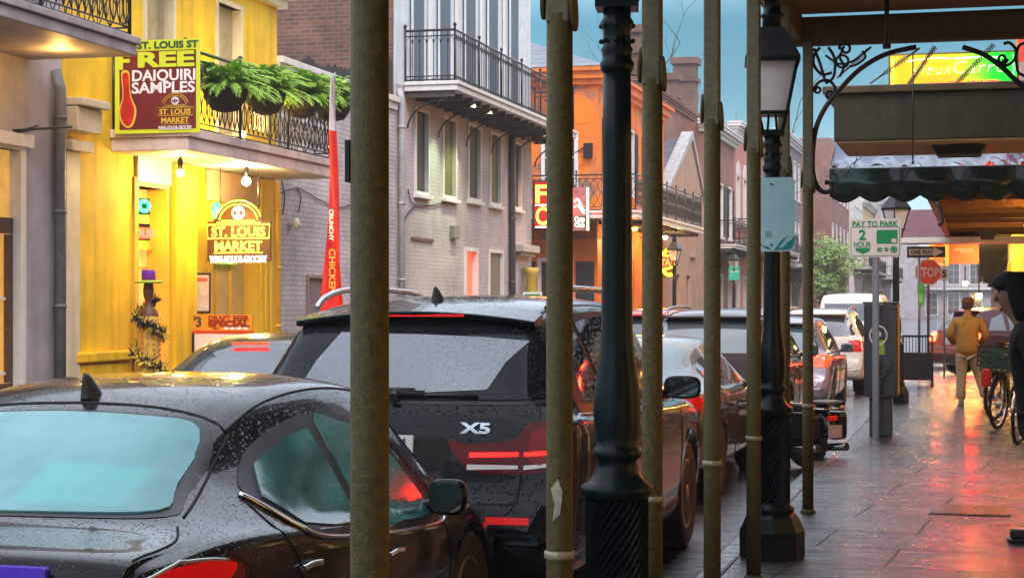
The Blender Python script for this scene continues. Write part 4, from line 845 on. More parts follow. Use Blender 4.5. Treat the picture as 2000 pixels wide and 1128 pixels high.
for u in ((2.2, 3.1, .1, 2.6), (4.6, 5.5, .1, 2.6), (5.7, 6.5, 3.4, 5.0)): window(T, *u, M_tan, MATS['maroon_door'] if u[2] < 1 else M_shut, bars=(1, 1), sill=u[2] > 1, name='door' if u[2] < 1 else 'window')
pk = L * .62
for d_ in (0, 6.6): MB().prism([(0, 5.201), (L, 5.201), (pk, 7.5)], d_, d_ + .3).build('gable', M_tan, T)
MB().prism([(-.25, 5.1), (0, 5.1), (pk, 7.52), (pk, 7.8)], -.08, .34).prism([(L + .25, 5.1), (L, 5.1), (pk, 7.52), (pk, 7.8)], -.081, .341).build('coping', mat('grey_coping', (.46, .46, .47), .5, nscale=4, namt=.3, streak=.5), T)
MB().add([(-.2, .345, 5.0), (-.2, 6.9, 5.0), (pk, 6.9, 7.55), (pk, .345, 7.55), (L + .2, .345, 5.0), (L + .2, 6.9, 5.0)], [(0, 1, 2, 3), (3, 2, 5, 4)]).build('roof', M_slate, T)
BR = bld('brick_house', 'tall brown brick house set back with big square chimneys', 'house', Yt + .3, Yt1 + 6.5, 9.0, M_brownb, [(9.2, 10.1, 5.2, 7.2)], 8, X=-10.9)
window(BR, 9.2, 10.1, 5.2, 7.2, bars=(2, 3)); cornice(BR, 0, Yt1 + 6.2 - Yt, 8.8, .3, .25, M_brownb)
for a, b, w_, h_ in ((12.6, .05, .85, 11.4), (9.7, .3, .5, 10.4), (.7, .1, .45, 10.9)): MB().box(a, a + w_, b, b + w_, 8.5, h_).box(a - .1, a + w_ + .1, b - .1, b + w_ + .1, h_ - .9, h_ - .75).box(a - .12, a + w_ + .12, b - .12, b + w_ + .12, h_ - .2, h_ + .05).build('chimney', M_redb, BR)
MB().add([(-.1, -.2, 9.1), (13.2, -.2, 9.1), (13.2, 4, 10.2), (-.1, 4, 10.2)], [(0, 1, 2, 3)]).build('roof', M_slate, BR)
y = Yt1 + .02
plain_house('brick_townhouse', 'narrow rose brick townhouse left of the pink house', y, y + 8.2, 8.5, M_brownb, nw=3, shut=M_shut, balc=3.7)
y += 8.22
plain_house('pink_house', 'salmon pink house with white arched windows and a balcony', y, y + 9.5, 9.2, M_pink, nw=4, fh=4.3, pm=None, balc=4.15, arch=True)
y += 9.52
plain_house('brick_rowhouse', 'plain brick rowhouse right of the pink house', y, y + 8, 9.6, M_brownb, nw=3, balc=4.0)
y += 8.02
dh = plain_house('dark_gallery_house', 'purple grey house with a deep dark street gallery', y, y + 12, 10.6, mat('purple_grey_stucco', (.22, .18, .21), .7, nscale=2, namt=.3, streak=.3), nw=5, floors=3, fh=3.4, balc=3.5)
y += 16
plain_house('rose_brick_block', 'tall rose brick block with a flat top behind the small green tree', y, y + 16, 11.6, M_brownb, nw=5, floors=3, X=-8.6, fh=3.7, corn=False, depth=10)
y += 16.1
plain_house('white_ornate_house', 'tall white house with a heavy cornice far down the street', y, y + 10, 12.2, M_white, nw=4, floors=3, X=-8.3, fh=3.9, cm=M_cream, balc=4.0)
y += 10.1
plain_house('yellow_far_house', 'small pale yellow house far down the street', y, y + 12, 9.2, mat('far_yellow', (.55, .42, .16), .7, nscale=2, namt=.2), nw=4, floors=2, X=-8.2, balc=3.8)
y += 12.1
plain_house('grey_far_house', 'grey house at the misty end of the far side', y, y + 18, 10.0, M_greyb, nw=5, floors=3, X=-7.6, balc=3.6)
y += 18.1
plain_house('hazy_end_house', 'last hazy house closing the view of the street', 218, 230, 11, M_lav, nw=5, floors=3, X=-7.0, depth=14, balc=3.7)
# near side beyond the crossing
Y2 = CS1 + .25
M_ys = mat('golden_stucco', (.66, .36, .03), .6, nscale=2, namt=.2, streak=.3)
yr = bld('golden_house', 'golden yellow house on the near corner past the crossing', 'house', Y2, Y2 + 14, 8.5, M_ys, [(2, 3, .1, 2.8), (5, 6, .1, 2.8), (8, 9, .1, 2.8), (11, 12, .1, 2.8)], 8, X=.95, right=True)
for a in (2, 5, 8, 11): window(yr, a, a + 1, .1, 2.8, M_yeld, M_lit, bars=(2, 3), sill=False, name='door')
for a in (-1.2, -.1): MB().box(a, a + .3, -.1, .6, 0, 4.6).box(a - .08, a + .38, -.16, .66, 4.61, 4.9).build('pilaster', M_yeld, yr).location = (14.05 + 0, 0, 0)
balcony(yr, .2, 13.9, 3.7, 1.9, .9, .18, M_white, M_iron, 0, .22, brackets=False)
yy = Y2 + 14.1
for nm, lab, ln, h, wm, X in (('green_house', 'dark green house with a lit gallery on the near side', 16, 8.6, mat('green_stucco', (.09, .14, .10), .7, nscale=2, namt=.3), 1.0), ('rust_house', 'rust coloured house farther up the near side', 20, 9.2, M_orp, 1.1), ('brown_house', 'brown brick house with lit doors far up the near side', 26, 9.8, M_brownb, 1.1), ('mauve_house', 'mauve house at the misty end of the near side', 34, 10.2, M_lav, 1.1)):
    plain_house(nm, lab, yy, yy + ln, h, wm, X=X, nw=5, right=True, pm=M_lit, balc=3.6); yy += ln + .1
yy = 224
ch = plain_house('closing_house', 'pale house standing across the far end of the street', 224, 232, 8.2, M_lav, X=4, depth=22, nw=2, right=False, corn=False)
for i in range(8):
    for z in (.3, 4.0): side(window(ch, -20.5 + i * 2.6, -19.2 + i * 2.6, z, z + 2.6, M_white, M_glassd, fw=.12, bars=(2, 3), depth=-.012, proud=.09, sill=False))
side(MB().box(-22, .2, -.35, -.004, 7.75, 8.15).box(-22, .2, -.9, -.004, 3.3, 3.5).build('cornice', M_white, ch))

# little street tree, bare trees behind the roofs
def tree(name, lab, loc, h, tr, crown, seed, m_, bare=False, n=2600, cz=.68):
    rnd = random.Random(seed); t = thing(name, lab, 'tree', loc); q = MB(); tips = []
    def branch(p, d, ln, r, lev):
        pts = [p]; 
        for s in range(4):
            d = (d + Vector((rnd.gauss(0, .13), rnd.gauss(0, .13), rnd.gauss(.03, .06)))).normalized(); pts.append(pts[-1] + d * ln / 4)
        q.tube(pts, [r * (1 - .16 * i) for i in range(5)], 5 if lev else 8); tips.append(pts[-1])
        if lev < (5 if bare else 3):
            for k in range(3 if lev < 2 else 2):
                nd = (d + Vector((rnd.gauss(0, .5), rnd.gauss(0, .5), rnd.gauss(.1, .3)))).normalized(); branch(pts[rnd.choice((2, 3, 4))], nd, ln * rnd.uniform(.55, .8), r * .5, lev + 1)
    branch(Vector((0, 0, 0)), Vector((0, 0, 1)), h * .5, tr, 0); q.build('trunk', mat('bark', (.07, .055, .05), .9, nscale=20, namt=.4), t)
    if not bare:
        q = MB(); blobs = [(Vector((rnd.gauss(0, .5), rnd.gauss(0, .5), rnd.uniform(-.9, .9))) * .62, rnd.uniform(.25, .5)) for _ in range(16)]
        for i in range(n):
            b, br_ = rnd.choice(blobs); d = Vector((rnd.gauss(0, 1), rnd.gauss(0, 1), rnd.gauss(0, 1))).normalized() * br_ * rnd.uniform(.5, 1.05)
            c = Vector((b.x + d.x, b.y + d.y, (b.z + d.z) * 1.25)) * crown + Vector((0, 0, h * cz)); u = Vector((rnd.gauss(0, 1), rnd.gauss(0, 1), rnd.gauss(0, .6))).normalized(); v = u.orthogonal().normalized(); s = rnd.uniform(.07, .15)
            q.add([c - u * s, c + v * s * .55, c + u * s, c - v * s * .55], [(0, 1, 2, 3)])
        q.build('crown', m_, t, fix=False)
    return t
lg = mat('street_tree_green', (.30, .46, .14), .55, nscale=1.2, namt=.45, col2=(.15, .28, .06))
P = PX(1612, 600, -8.2); tree('street_tree', 'small bright green street tree on the far sidewalk', (P.x, P.y, 0), 5.2, .09, 1.7, 4, lg, n=3600)
P = PX(1640, 600, -7.9); tree('street_tree', 'second smaller street tree hidden low beside the green one', (P.x, P.y - 6, 0), 3.6, .07, 1.2, 9, lg, n=1800)
for i, (px, X) in enumerate(((1160, -22), (1240, -19), (1308, -20), (1330, -16))):
    P = PX(px, 100, X); tree('bare_tree', ['bare winter tree behind the orange roof, leftmost', 'bare winter tree rising right of the nearer lamp post', 'bare winter tree left of the square brick chimney', 'bare winter tree just behind the square brick chimney'][i], (X, P.y, 0), P.z * 1.03, .22, 1, 30 + i, lg, True)

# ---------------------------------------------------------------- marquee box, awning, neon over the shop row
k16 = 16.0
Ym = (16.0 + 1.26 * -ST) / CT + .0
mz0 = H + 323 * 16 / F; mz1 = H + 428 * 16 / F
mq = thing('marquee', 'brown flat marquee box hanging on chains over the sidewalk', 'canopy', (0, 16.54, mz0))
hh = mz1 - mz0; x0 = -1.27
MB().box(x0, RW - .02, 0, 1.6, .004, hh - .05).build('box', mat('marquee_brown', (.045, .034, .012), .55, nscale=7, namt=.45, bump=.15, streak=.4), mq, bevel=.008)
MB().box(x0 - .10, RW - .021, -.05, 1.66, hh - .049, hh + .02).build('cap', mat('marquee_cap', (.09, .065, .025), .5, nscale=6, namt=.3), mq, bevel=.01)
MB().box(x0 + .02, RW - .022, .02, 1.58, -.012, .003).build('soffit', mat('soffit_board', (.55, .40, .22), .6, nscale=5, namt=.3), mq)
q = MB()
for a in (.0, .95): q.box(x0 + .35 + a, x0 + 1.0 + a - .0, .3, 1.3, -.02, -.0125)
q.build('soffit_panel', mat('soffit_panel', (.42, .30, .17), .6), mq)
MB().add([(-.42, .35, -.013), (.08, .35, -.013), (.08, .95, -.013), (-.42, .95, -.013), (-.36, .42, -.10), (.02, .42, -.10), (.02, .88, -.10), (-.36, .88, -.10)], [(0, 1, 5, 4), (1, 2, 6, 5), (2, 3, 7, 6), (3, 0, 4, 7), (4, 5, 6, 7)]).build('floodlight', M_black, mq)
def chain_mb(a, b, link=.10, r=.0036):
    a, b = Vector(a), Vector(b); d = (b - a); n = max(2, int(d.length / (link * .72))); d.normalize(); u = d.orthogonal().normalized(); v = d.cross(u); q = MB()
    for i in range(n):
        c = a + (b - a) * (i + .5) / n; s = u if i % 2 else v
        q.tube([c + d * link / 2 * cos(t) + s * link * .2 * sin(t) for t in [k_ * pi / 5 for k_ in range(10)]], r, 5, closed=True)
    return q
def rod_chain(name, lab, a, b, f0=.25, f1=.7, r=.009):
    a, b = Vector(a), Vector(b); t_ = thing(name, lab, 'chain', a); o = Vector((0, 0, 0)); d = b - a
    if f0 > 0: MB().tube([o, d * f0], r, 6).build('rod', M_iron, t_)
    if f1 < 1: MB().tube([d * f1, d], r, 6).build('rod', M_iron, t_)
    chain_mb(d * f0, d * f1).build('links', M_iron, t_)
Yg = 15.2
rod_chain('hanging_chain', 'heavy slanting chain and rod left of the yellow green neon sign', PY(1700, 163, 16.6), PY(1795, 95, 14.0), .35, .8)
rod_chain('hanging_chain', 'thin chain crossing the left part of the yellow green neon sign', PY(1775, 165, 16.8), PY(1826, 92, 14.0), 0, 1)
rod_chain('hanging_chain', 'thin chain crossing the right part of the yellow green neon sign', PY(1868, 163, 16.8), PY(1940, 88, 14.0), 0, 1)
rod_chain('hanging_chain', 'short chain running down to the left end of the green awning', PY(1680, 303, 18.1), PY(1650, 345, 18.4), 0, 1)
rod_chain('hanging_chain', 'heavy short chain under the scrolled bracket left of the neon', PY(1636, 152, 16.5), PY(1700, 93, 14.0), .5, .8, .010)
t_ = thing('hanging_rod', 'long thin iron rod hanging straight down before the marquee', 'rod', PY(1783, 318, 16.2)); P = t_.location; MB().tube([(0, 0, 0), (0, 0, H + 500 * 15.6 / F - P.z)], .007, 6).sphere((0, 0, 0), .014, 6).build('rod', M_iron, t_)
t_ = thing('hanging_rod', 'thick black conduit hanging from the gallery beam', 'rod', PY(1732, 95, 13.3)); MB().tube([(0, 0, 0), (0, 0, .52)], .017, 8).lathe([(.03, .0), (.03, .03)], n=8).build('rod', M_iron, t_)
# awning
Ya = 18.5; A0 = PY(1620, 330, Ya); ztop = PY(1620, 278, Ya + .9).z
aw = thing('awning', 'dark green awning with scalloped valance and rain slick top', 'awning', (A0.x, Ya, A0.z)); wA = RW - .03 - A0.x; hA = ztop - A0.z; vz = PY(1620, 392, Ya).z - A0.z
q = MB(); nx, ny = 90, 10; rnd = random.Random(2)
for s in (0,):
    vs = []
    for j in range(ny + 1):
        for i in range(nx + 1):
            t = j / ny; x = wA * i / nx; fold = .020 * sin(x * 30 + t * 14 + 2 * sin(x * 7)) * (1 - t) ** 2 + .010 * sin(x * 17 - t * 5)
            vs.append((x, .9 * t + fold, hA * t - .05 * sin(pi * t) + 1.8 * fold))
    q.add(vs, [(j * (nx + 1) + i, j * (nx + 1) + i + 1, (j + 1) * (nx + 1) + i + 1, (j + 1) * (nx + 1) + i) for j in range(ny) for i in range(nx)], 0, True)
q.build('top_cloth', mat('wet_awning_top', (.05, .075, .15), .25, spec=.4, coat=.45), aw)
wet_green = mat('wet_green_cloth', (.012, .045, .036), .22, coat=.7, nscale=6, namt=.5, bump=.3, bscale=9)
def valance(y, z0, z1, scal, name, parent, x0=0, x1=None, amp=.05, thick=.012, m_=wet_green):
    x1 = x1 or wA; q = MB(); n = 160; vs = []
    for d in (0, thick):
        for i in range(n + 1):
            x = x0 + (x1 - x0) * i / n; zb = z1 + amp * (1 - abs(sin(pi * x / scal))) ; w_ = .02 * sin(x * 11)
            vs += [(x, y + d, z0), (x, y + d + w_ * .4, (z0 + zb) / 2), (x, y + d + w_, zb)]
    fs = []; K = 3 * (n + 1)
    for i in range(n):
        for j in range(2):
            a = i * 3 + j; b = a + 3; fs += [(a, a + 1, b + 1, b), (K + a, K + b, K + b + 1, K + a + 1)]
        a = i * 3 + 2; fs.append((a, K + a, K + a + 3, a + 3))
    q.add(vs, fs, 0, True); return q.build(name, m_, parent, fix=False)
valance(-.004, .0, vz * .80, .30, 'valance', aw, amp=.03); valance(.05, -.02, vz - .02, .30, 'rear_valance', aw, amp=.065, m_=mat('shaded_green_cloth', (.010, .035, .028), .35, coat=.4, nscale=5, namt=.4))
sd = MB().add([(0, .0, 0), (0, .9, hA), (0, .9, vz * .8), (0, .0, vz * .8), (.01, .0, 0), (.01, .9, hA), (.01, .9, vz * .8), (.01, .0, vz * .8)], [(0, 1, 2, 3), (7, 6, 5, 4)]); sd.build('side_panel', wet_green, aw, fix=False)
MB().tube([(0, .01, .0), (wA, .01, .0)], .012, 6).tube([(.005, .9, hA), (wA, .9, hA)], .015, 6).tube([(.005, .02, 0), (.005, .9, 0)], .012, 6).build('frame', M_steel, aw)
# neon sign box on the marquee
Yn = 18.6; a, b = PY(1735, 106, Yn), PY(1990, 170, Yn); vn = thing('neon_sign', 'yellow and green glowing neon box sign above the marquee', 'sign', ((a.x + b.x) / 2, Yn, (a.z + b.z) / 2)); w2, h2 = (b.x - a.x) / 2, (a.z - b.z) / 2
MB().box(-w2, w2, .02, .14, -h2, h2).build('cabinet', mat('olive_cabinet', (.25, .18, .03), .4), vn)
m = mat('neon_face', (.3, .22, .02), .4); t = m.node_tree; bb = t.nodes['Principled BSDF']; co = N(t, 'ShaderNodeTexCoord'); sx = N(t, 'ShaderNodeSeparateXYZ'); t.links.new(co.outputs['Object'], sx.inputs[0])
rp = N(t, 'ShaderNodeValToRGB'); rp.color_ramp.elements[0].position = .45; rp.color_ramp.elements[0].color = (1, .62, .02, 1); rp.color_ramp.elements[1].position = .80; rp.color_ramp.elements[1].color = (.02, .95, .05, 1)
mr = N(t, 'ShaderNodeMapRange'); mr.inputs[1].default_value = -w2; mr.inputs[2].default_value = w2; t.links.new(sx.outputs[0], mr.inputs[0]); t.links.new(mr.outputs[0], rp.inputs[0]); t.links.new(rp.outputs[0], bb.inputs['Emission Color']); bb.inputs['Emission Strength'].default_value = .30; t.links.new(rp.outputs[0], bb.inputs['Base Color'])
MB().box(-w2 + .02, w2 - .02, .0, .0195, -h2 + .02, h2 - .02).build('face', m, vn)
wn = glow('script_neon', (1, .95, .7), 1.5)
def stroke(pts, r=.009): return MB().tube(catmull([(p[0], -.02, p[1]) for p in pts], 4), r, 5)
s_ = h2 * .5; X0 = -w2 * .66
put_text('neon_script', 'Vieux', .115, wn, vn, (-w2 * .33, -.02, .02), bold=-.006, ext=.006, width=w2 * .62); put_text('neon_script', 'Carr\u00e9', .13, wn, vn, (w2 * .40, -.02, .03), bold=-.006, ext=.006, width=w2 * .78)
for o_ in vn.children:
    if o_.name.startswith('neon_script'):
        for v in o_.data.vertices: v.co.x += v.co.z * .25
stroke([(-w2 * .7, h2 * .55), (-w2 * .3, h2 * .68), (0, h2 * .62)]).build('yellow_tube', glow('pale_yellow_tube', (1, .85, .2), 3), vn); stroke([(w2 * .02, h2 * .62), (w2 * .4, h2 * .66), (w2 * .75, h2 * .6)]).build('green_tube', glow('pale_green_tube', (.4, 1, .4), 3), vn)
MB().tube([(w2 - .05, -.01, -h2 + .03), (w2 - .05, -.01, h2 - .05)], .012, 6).build('green_edge', glow('green_edge', (.1, 1, .15), 3), vn)
MB().tube([(-w2 * .93, -.01, -h2 + .03), (-w2 * .93, -.01, h2 - .05)], .012, 6).build('yellow_edge', glow('yellow_edge', (1, .7, .05), 3), vn)
put_text('red_letters', 'WINE & SPIRITS', .10, glow('red_letters', (1, .04, .02), 4), vn, (w2 * .15, -.02, -h2 + .025), bold=.002, ext=.008, width=w2 * 1.1)
# red blade sign farther right above the marquee
P = PY(1998, 125, 20.5); t_ = thing('blade_sign', 'red and white blade sign at the right edge beside the neon box', 'sign', P); MB().box(-.05, .3, 0, .1, -.30, .28).build('face', mat('red_blade', (.5, .05, .05), .4, emit=(1, .1, .06), estr=.4), t_); MB().box(-.04, .28, -.006, -.001, -.22, .02).build('white_band', M_white, t_)
# scrolled iron bracket at the gallery end
sb_ = thing('scroll_bracket', 'black wrought iron scroll bracket arching from the last post', 'bracket', (0, GY + .03, 0))
Yb = GY + .03
def pl(pts, k_=6): return catmull([(lambda v: (v.x, 0, v.z))(PY(a, b, Yb)) for a, b in pts], k_)
def spiral(cx, cy, r0, r1, a0, turns, n=22):
    return [(cx + (r0 + (r1 - r0) * i / n) * cos(a0 + turns * 2 * pi * i / n), cy + (r0 + (r1 - r0) * i / n) * sin(a0 + turns * 2 * pi * i / n)) for i in range(n + 1)]
MB().tube(pl([(1611, 356), (1622, 357), (1625, 368), (1612, 375), (1597, 366), (1588, 340), (1587, 300), (1594, 250), (1612, 210), (1640, 175), (1680, 135), (1730, 106), (1790, 92)]), .020, 8).build('main_arch', M_iron, sb_)
MB().tube(pl([(1880, 92), (1920, 106), (1955, 130), (1985, 158), (2010, 180), (2040, 230)]), .020, 8).build('right_arch', M_iron, sb_)
q = MB()
for c in ([(1590, 95), (1600, 120), (1612, 160)], [(1618, 93), (1630, 115), (1628, 150), (1612, 163)], [(1602, 93), (1590, 108), (1590, 128), (1605, 145), (1625, 142)]): q.tube(pl(c), .012, 6)
q.tube(pl([(1588, 175)] + [(1600, 160), (1618, 157), (1630, 170), (1628, 184)] + spiral(1620, 183, 9, 3, 0, 1.2, 14)), .012, 6)
q.tube(pl(spiral(1597, 175, 8, 3, 4.5, -1.3, 14)), .010, 6); q.tube(pl([(1640, 150), (1648, 130), (1640, 112), (1645, 98)] + spiral(1651, 96, 12, 4, 3.3, 1.2, 16)), .011, 6)
q.tube(pl(spiral(1645, 120, 12, 12, 0, 1, 16)), .010, 6); q.tube(pl([(1660, 130), (1675, 125), (1690, 112), (1684, 100)]), .010, 6); q.tube(pl([(1612, 108), (1640, 125), (1668, 118), (1695, 96)]), .009, 6)
q.build('left_scroll', M_iron, sb_)
q = MB()
q.tube(pl(spiral(1958, 115, 10, 4, 0, 1.3, 16)), .011, 6); q.tube(pl([(1952, 122), (1965, 128), (1980, 118), (1984, 98), (1972, 84), (1960, 86)]), .012, 6); q.tube(pl([(1984, 110), (1990, 90), (2004, 84)]), .011, 6); q.tube(pl([(1984, 112), (1988, 140), (2005, 150)]), .011, 6)
q.build('right_scroll', M_iron, sb_)
# second gallery farther along, lit orange from below
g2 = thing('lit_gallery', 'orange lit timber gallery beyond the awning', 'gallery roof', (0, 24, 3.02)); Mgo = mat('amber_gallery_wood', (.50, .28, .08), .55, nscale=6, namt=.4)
MB().box(-.62, RW - .02, 0, 15.5, .20, .26).build('deck', Mgo, g2)
for i in range(9): MB().box(-.60, RW - .03, i * 1.85, i * 1.85 + .09, .03, .198).build('joist', mat('dark_amber_joist', (.22, .12, .04), .6, nscale=8, namt=.4), g2)
MB().box(-.66, -.57, -.1, 15.6, -.02, .199).build('edge_beam', mat('dark_amber_joist', (.2, .1, .03)), g2)
MB().tube([(-.6, .02, .02), (-.48, .02, -.18), (-.45, .02, -.36), (-.5, .02, -.40)], .03, 6).build('bracket', M_iron, g2)
MB().add([(.0, 12, .0), (.36, 12, .0), (.36, 12.3, .0), (.0, 12.3, .0), (.06, 12.02, -.17), (.30, 12.02, -.17), (.30, 12.28, -.17), (.06, 12.28, -.17)], [(0, 1, 5, 4), (1, 2, 6, 5), (2, 3, 7, 6), (3, 0, 4, 7), (4, 5, 6, 7)]).build('floodlight', M_black, g2)
for yy_ in (3.5, 9.5): 
    MB().lathe([(.07, .0), (.10, -.05), (.05, -.10), (.01, -.11)], (.9, yy_, .028), 12).build('bulb', glow('amber_bulb', (1, .42, .06), 16), g2)
    plamp('gallery_light', (.8, 24 + yy_, 2.6), (1, .48, .08), 38, .1)
# maroon awning and lower fascia at the corner
P = PY(1757, 440, 39.0); ma = thing('awning', 'small maroon awning with pale fascia at the corner past the one way sign', 'awning', (P.x, 38.2, P.z)); wm_ = PY(1850, 440, 39.0).x - P.x
MB().add([(0, 0, -.28), (wm_ + .9, 0, -.28), (wm_ + .9, 1.2, .35), (0, 1.2, .35), (0, 1.2, -.28), (wm_ + .9, 1.2, -.28)], [(0, 1, 2, 3), (0, 3, 4), (1, 5, 2), (0, 4, 5, 1), (4, 3, 2, 5)]).build('cloth', mat('maroon_cloth', (.14, .022, .035), .4, nscale=5, namt=.4), ma)
MB().box(-.02, wm_ + 2.3, -.02, 1.2, -.40, -.285).build('fascia', M_white, ma)
# ---------------------------------------------------------------- vehicles: lofted bodies, everything else laid on the real body surface
def paint(name, col, metal=0., rough=.28, drops=0, **k): return mat(name, col, rough, metal, spec=.1, coat=.9, coat_ior=1.27, drops=drops, **k)
M_cg = mat('car_glass', (.018, .024, .028), .04, spec=1, ior=1.75, drops=60)
M_cgp = mat('plain_car_glass', (.02, .026, .03), .04, spec=1, ior=1.75)
M_gap = mat('panel_gap', (.004, .004, .004), .8)
M_redl = mat('red_lens', (.38, .004, .004), .15, spec=.25, emit=(1, .005, .005), estr=.2)
M_redon = glow('lit_red_lens', (1, .014, .003), 6)
M_redon2 = glow('glowing_red_bar', (1, .008, .004), 2.2)
M_amb = mat('amber_lens', (.6, .2, .03), .15, coat=1)
M_clear = mat('clear_lens', (.6, .58, .56), .12, coat=1, spec=.8)
M_rim = mat('alloy_rim', (.28, .28, .29), .3, .85)
M_plast = mat('black_plastic', (.014, .014, .015), .45)
SEDAN = [(0, .58, .53, .76, .68, .40), (.03, .80, .74, .83, .71, .34), (.07, .955, .90, .86, .73, .31), (.13, 1.00, .955, .875, .735, .30), (.35, 1.01, .965, .895, .735, .28), (.58, 1.03, .975, .905, .715, .27), (.82, 1.115, .98, .912, .665, .27),
         (1.12, 1.245, .975, .918, .61, .26), (1.42, 1.355, .965, .92, .58, .26), (1.75, 1.415, .955, .92, .572, .26), (2.2, 1.435, .94, .92, .575, .26), (2.65, 1.41, .925, .92, .585, .26), (2.98, 1.32, .915, .92, .605, .26), (3.3, 1.15, .905, .918, .66, .26), (3.58, .995, .895, .915, .72, .26), (3.8, .945, .875, .905, .74, .26), (4.2, .875, .80, .87, .68, .27), (4.42, .74, .67, .79, .62, .30), (4.5, .56, .50, .68, .55, .34)]
SUV = [(0, .58, .54, .80, .74, .42), (.04, .70, .64, .88, .78, .36), (.09, .775, .72, .925, .78, .33), (.13, .95, .89, .94, .765, .31), (.18, 1.12, 1.04, .95, .75, .30), (.25, 1.215, 1.10, .955, .735, .30), (.40, 1.41, 1.12, .96, .70, .29), (.56, 1.59, 1.12, .963, .665, .28), (.68, 1.675, 1.115, .965, .655, .28),
       (.95, 1.73, 1.11, .967, .65, .27), (1.4, 1.762, 1.10, .968, .65, .27), (2.1, 1.77, 1.085, .968, .655, .27), (2.7, 1.745, 1.07, .968, .66, .27), (3.1, 1.67, 1.055, .968, .67, .27), (3.45, 1.46, 1.045, .967, .70, .27), (3.78, 1.2, 1.035, .965, .74, .27), (4.0, 1.09, 1.02, .96, .78, .27), (4.4, 1.04, .96, .945, .76, .28), (4.7, .95, .86, .90, .70, .30), (4.83, .78, .70, .80, .64, .33), (4.88, .60, .54, .70, .58, .36)]
VAN = [(0, .6, .55, .86, .80, .42), (.04, .9, .85, .93, .84, .36), (.09, 1.3, 1.15, .96, .85, .33), (.16, 1.75, 1.18, .975, .83, .31), (.26, 1.93, 1.18, .98, .80, .30), (.5, 1.985, 1.18, .98, .79, .3), (1.2, 2.01, 1.18, .98, .79, .28), (2.2, 2.01, 1.18, .98, .79, .28), (3.2, 1.98, 1.17, .98, .79, .28), (3.7, 1.86, 1.16, .98, .79, .28), (4.1, 1.55, 1.15, .975, .79, .28), (4.4, 1.24, 1.12, .97, .8, .28), (4.75, 1.08, 1.0, .94, .78, .3), (4.95, .85, .76, .86, .7, .33), (5.0, .6, .54, .74, .6, .36)]
def section(ztop, zbelt, hw, hr, zbot, crown=.085):
    zbelt = min(zbelt, ztop - .012); g = ztop - zbelt; zm = zbot + .58 * (zbelt - zbot); dr = min(crown, g * .42)
    P = [(0, zbot), (hw * .55, zbot), (hw * .90, zbot + .005), (hw * .975, zbot + .10), (hw, zm), (hw * .992, zbelt - .09 if zbelt - .09 > zm else (zm + zbelt) / 2), (hw * .966, zbelt - .012), (hw * .93, zbelt + min(.012, g * .2))]
    x7, z7 = hw * .93, zbelt + min(.012, g * .2); xr, zr = hr, ztop - dr
    P += [(x7 + (xr - x7) * .5 + .012 * min(1, g * 3), z7 + (zr - z7) * .5), (xr, zr), (hr * .90, ztop - dr * .42), (hr * .68, ztop - dr * .16), (hr * .35, ztop - dr * .04), (0, ztop)]
    return P
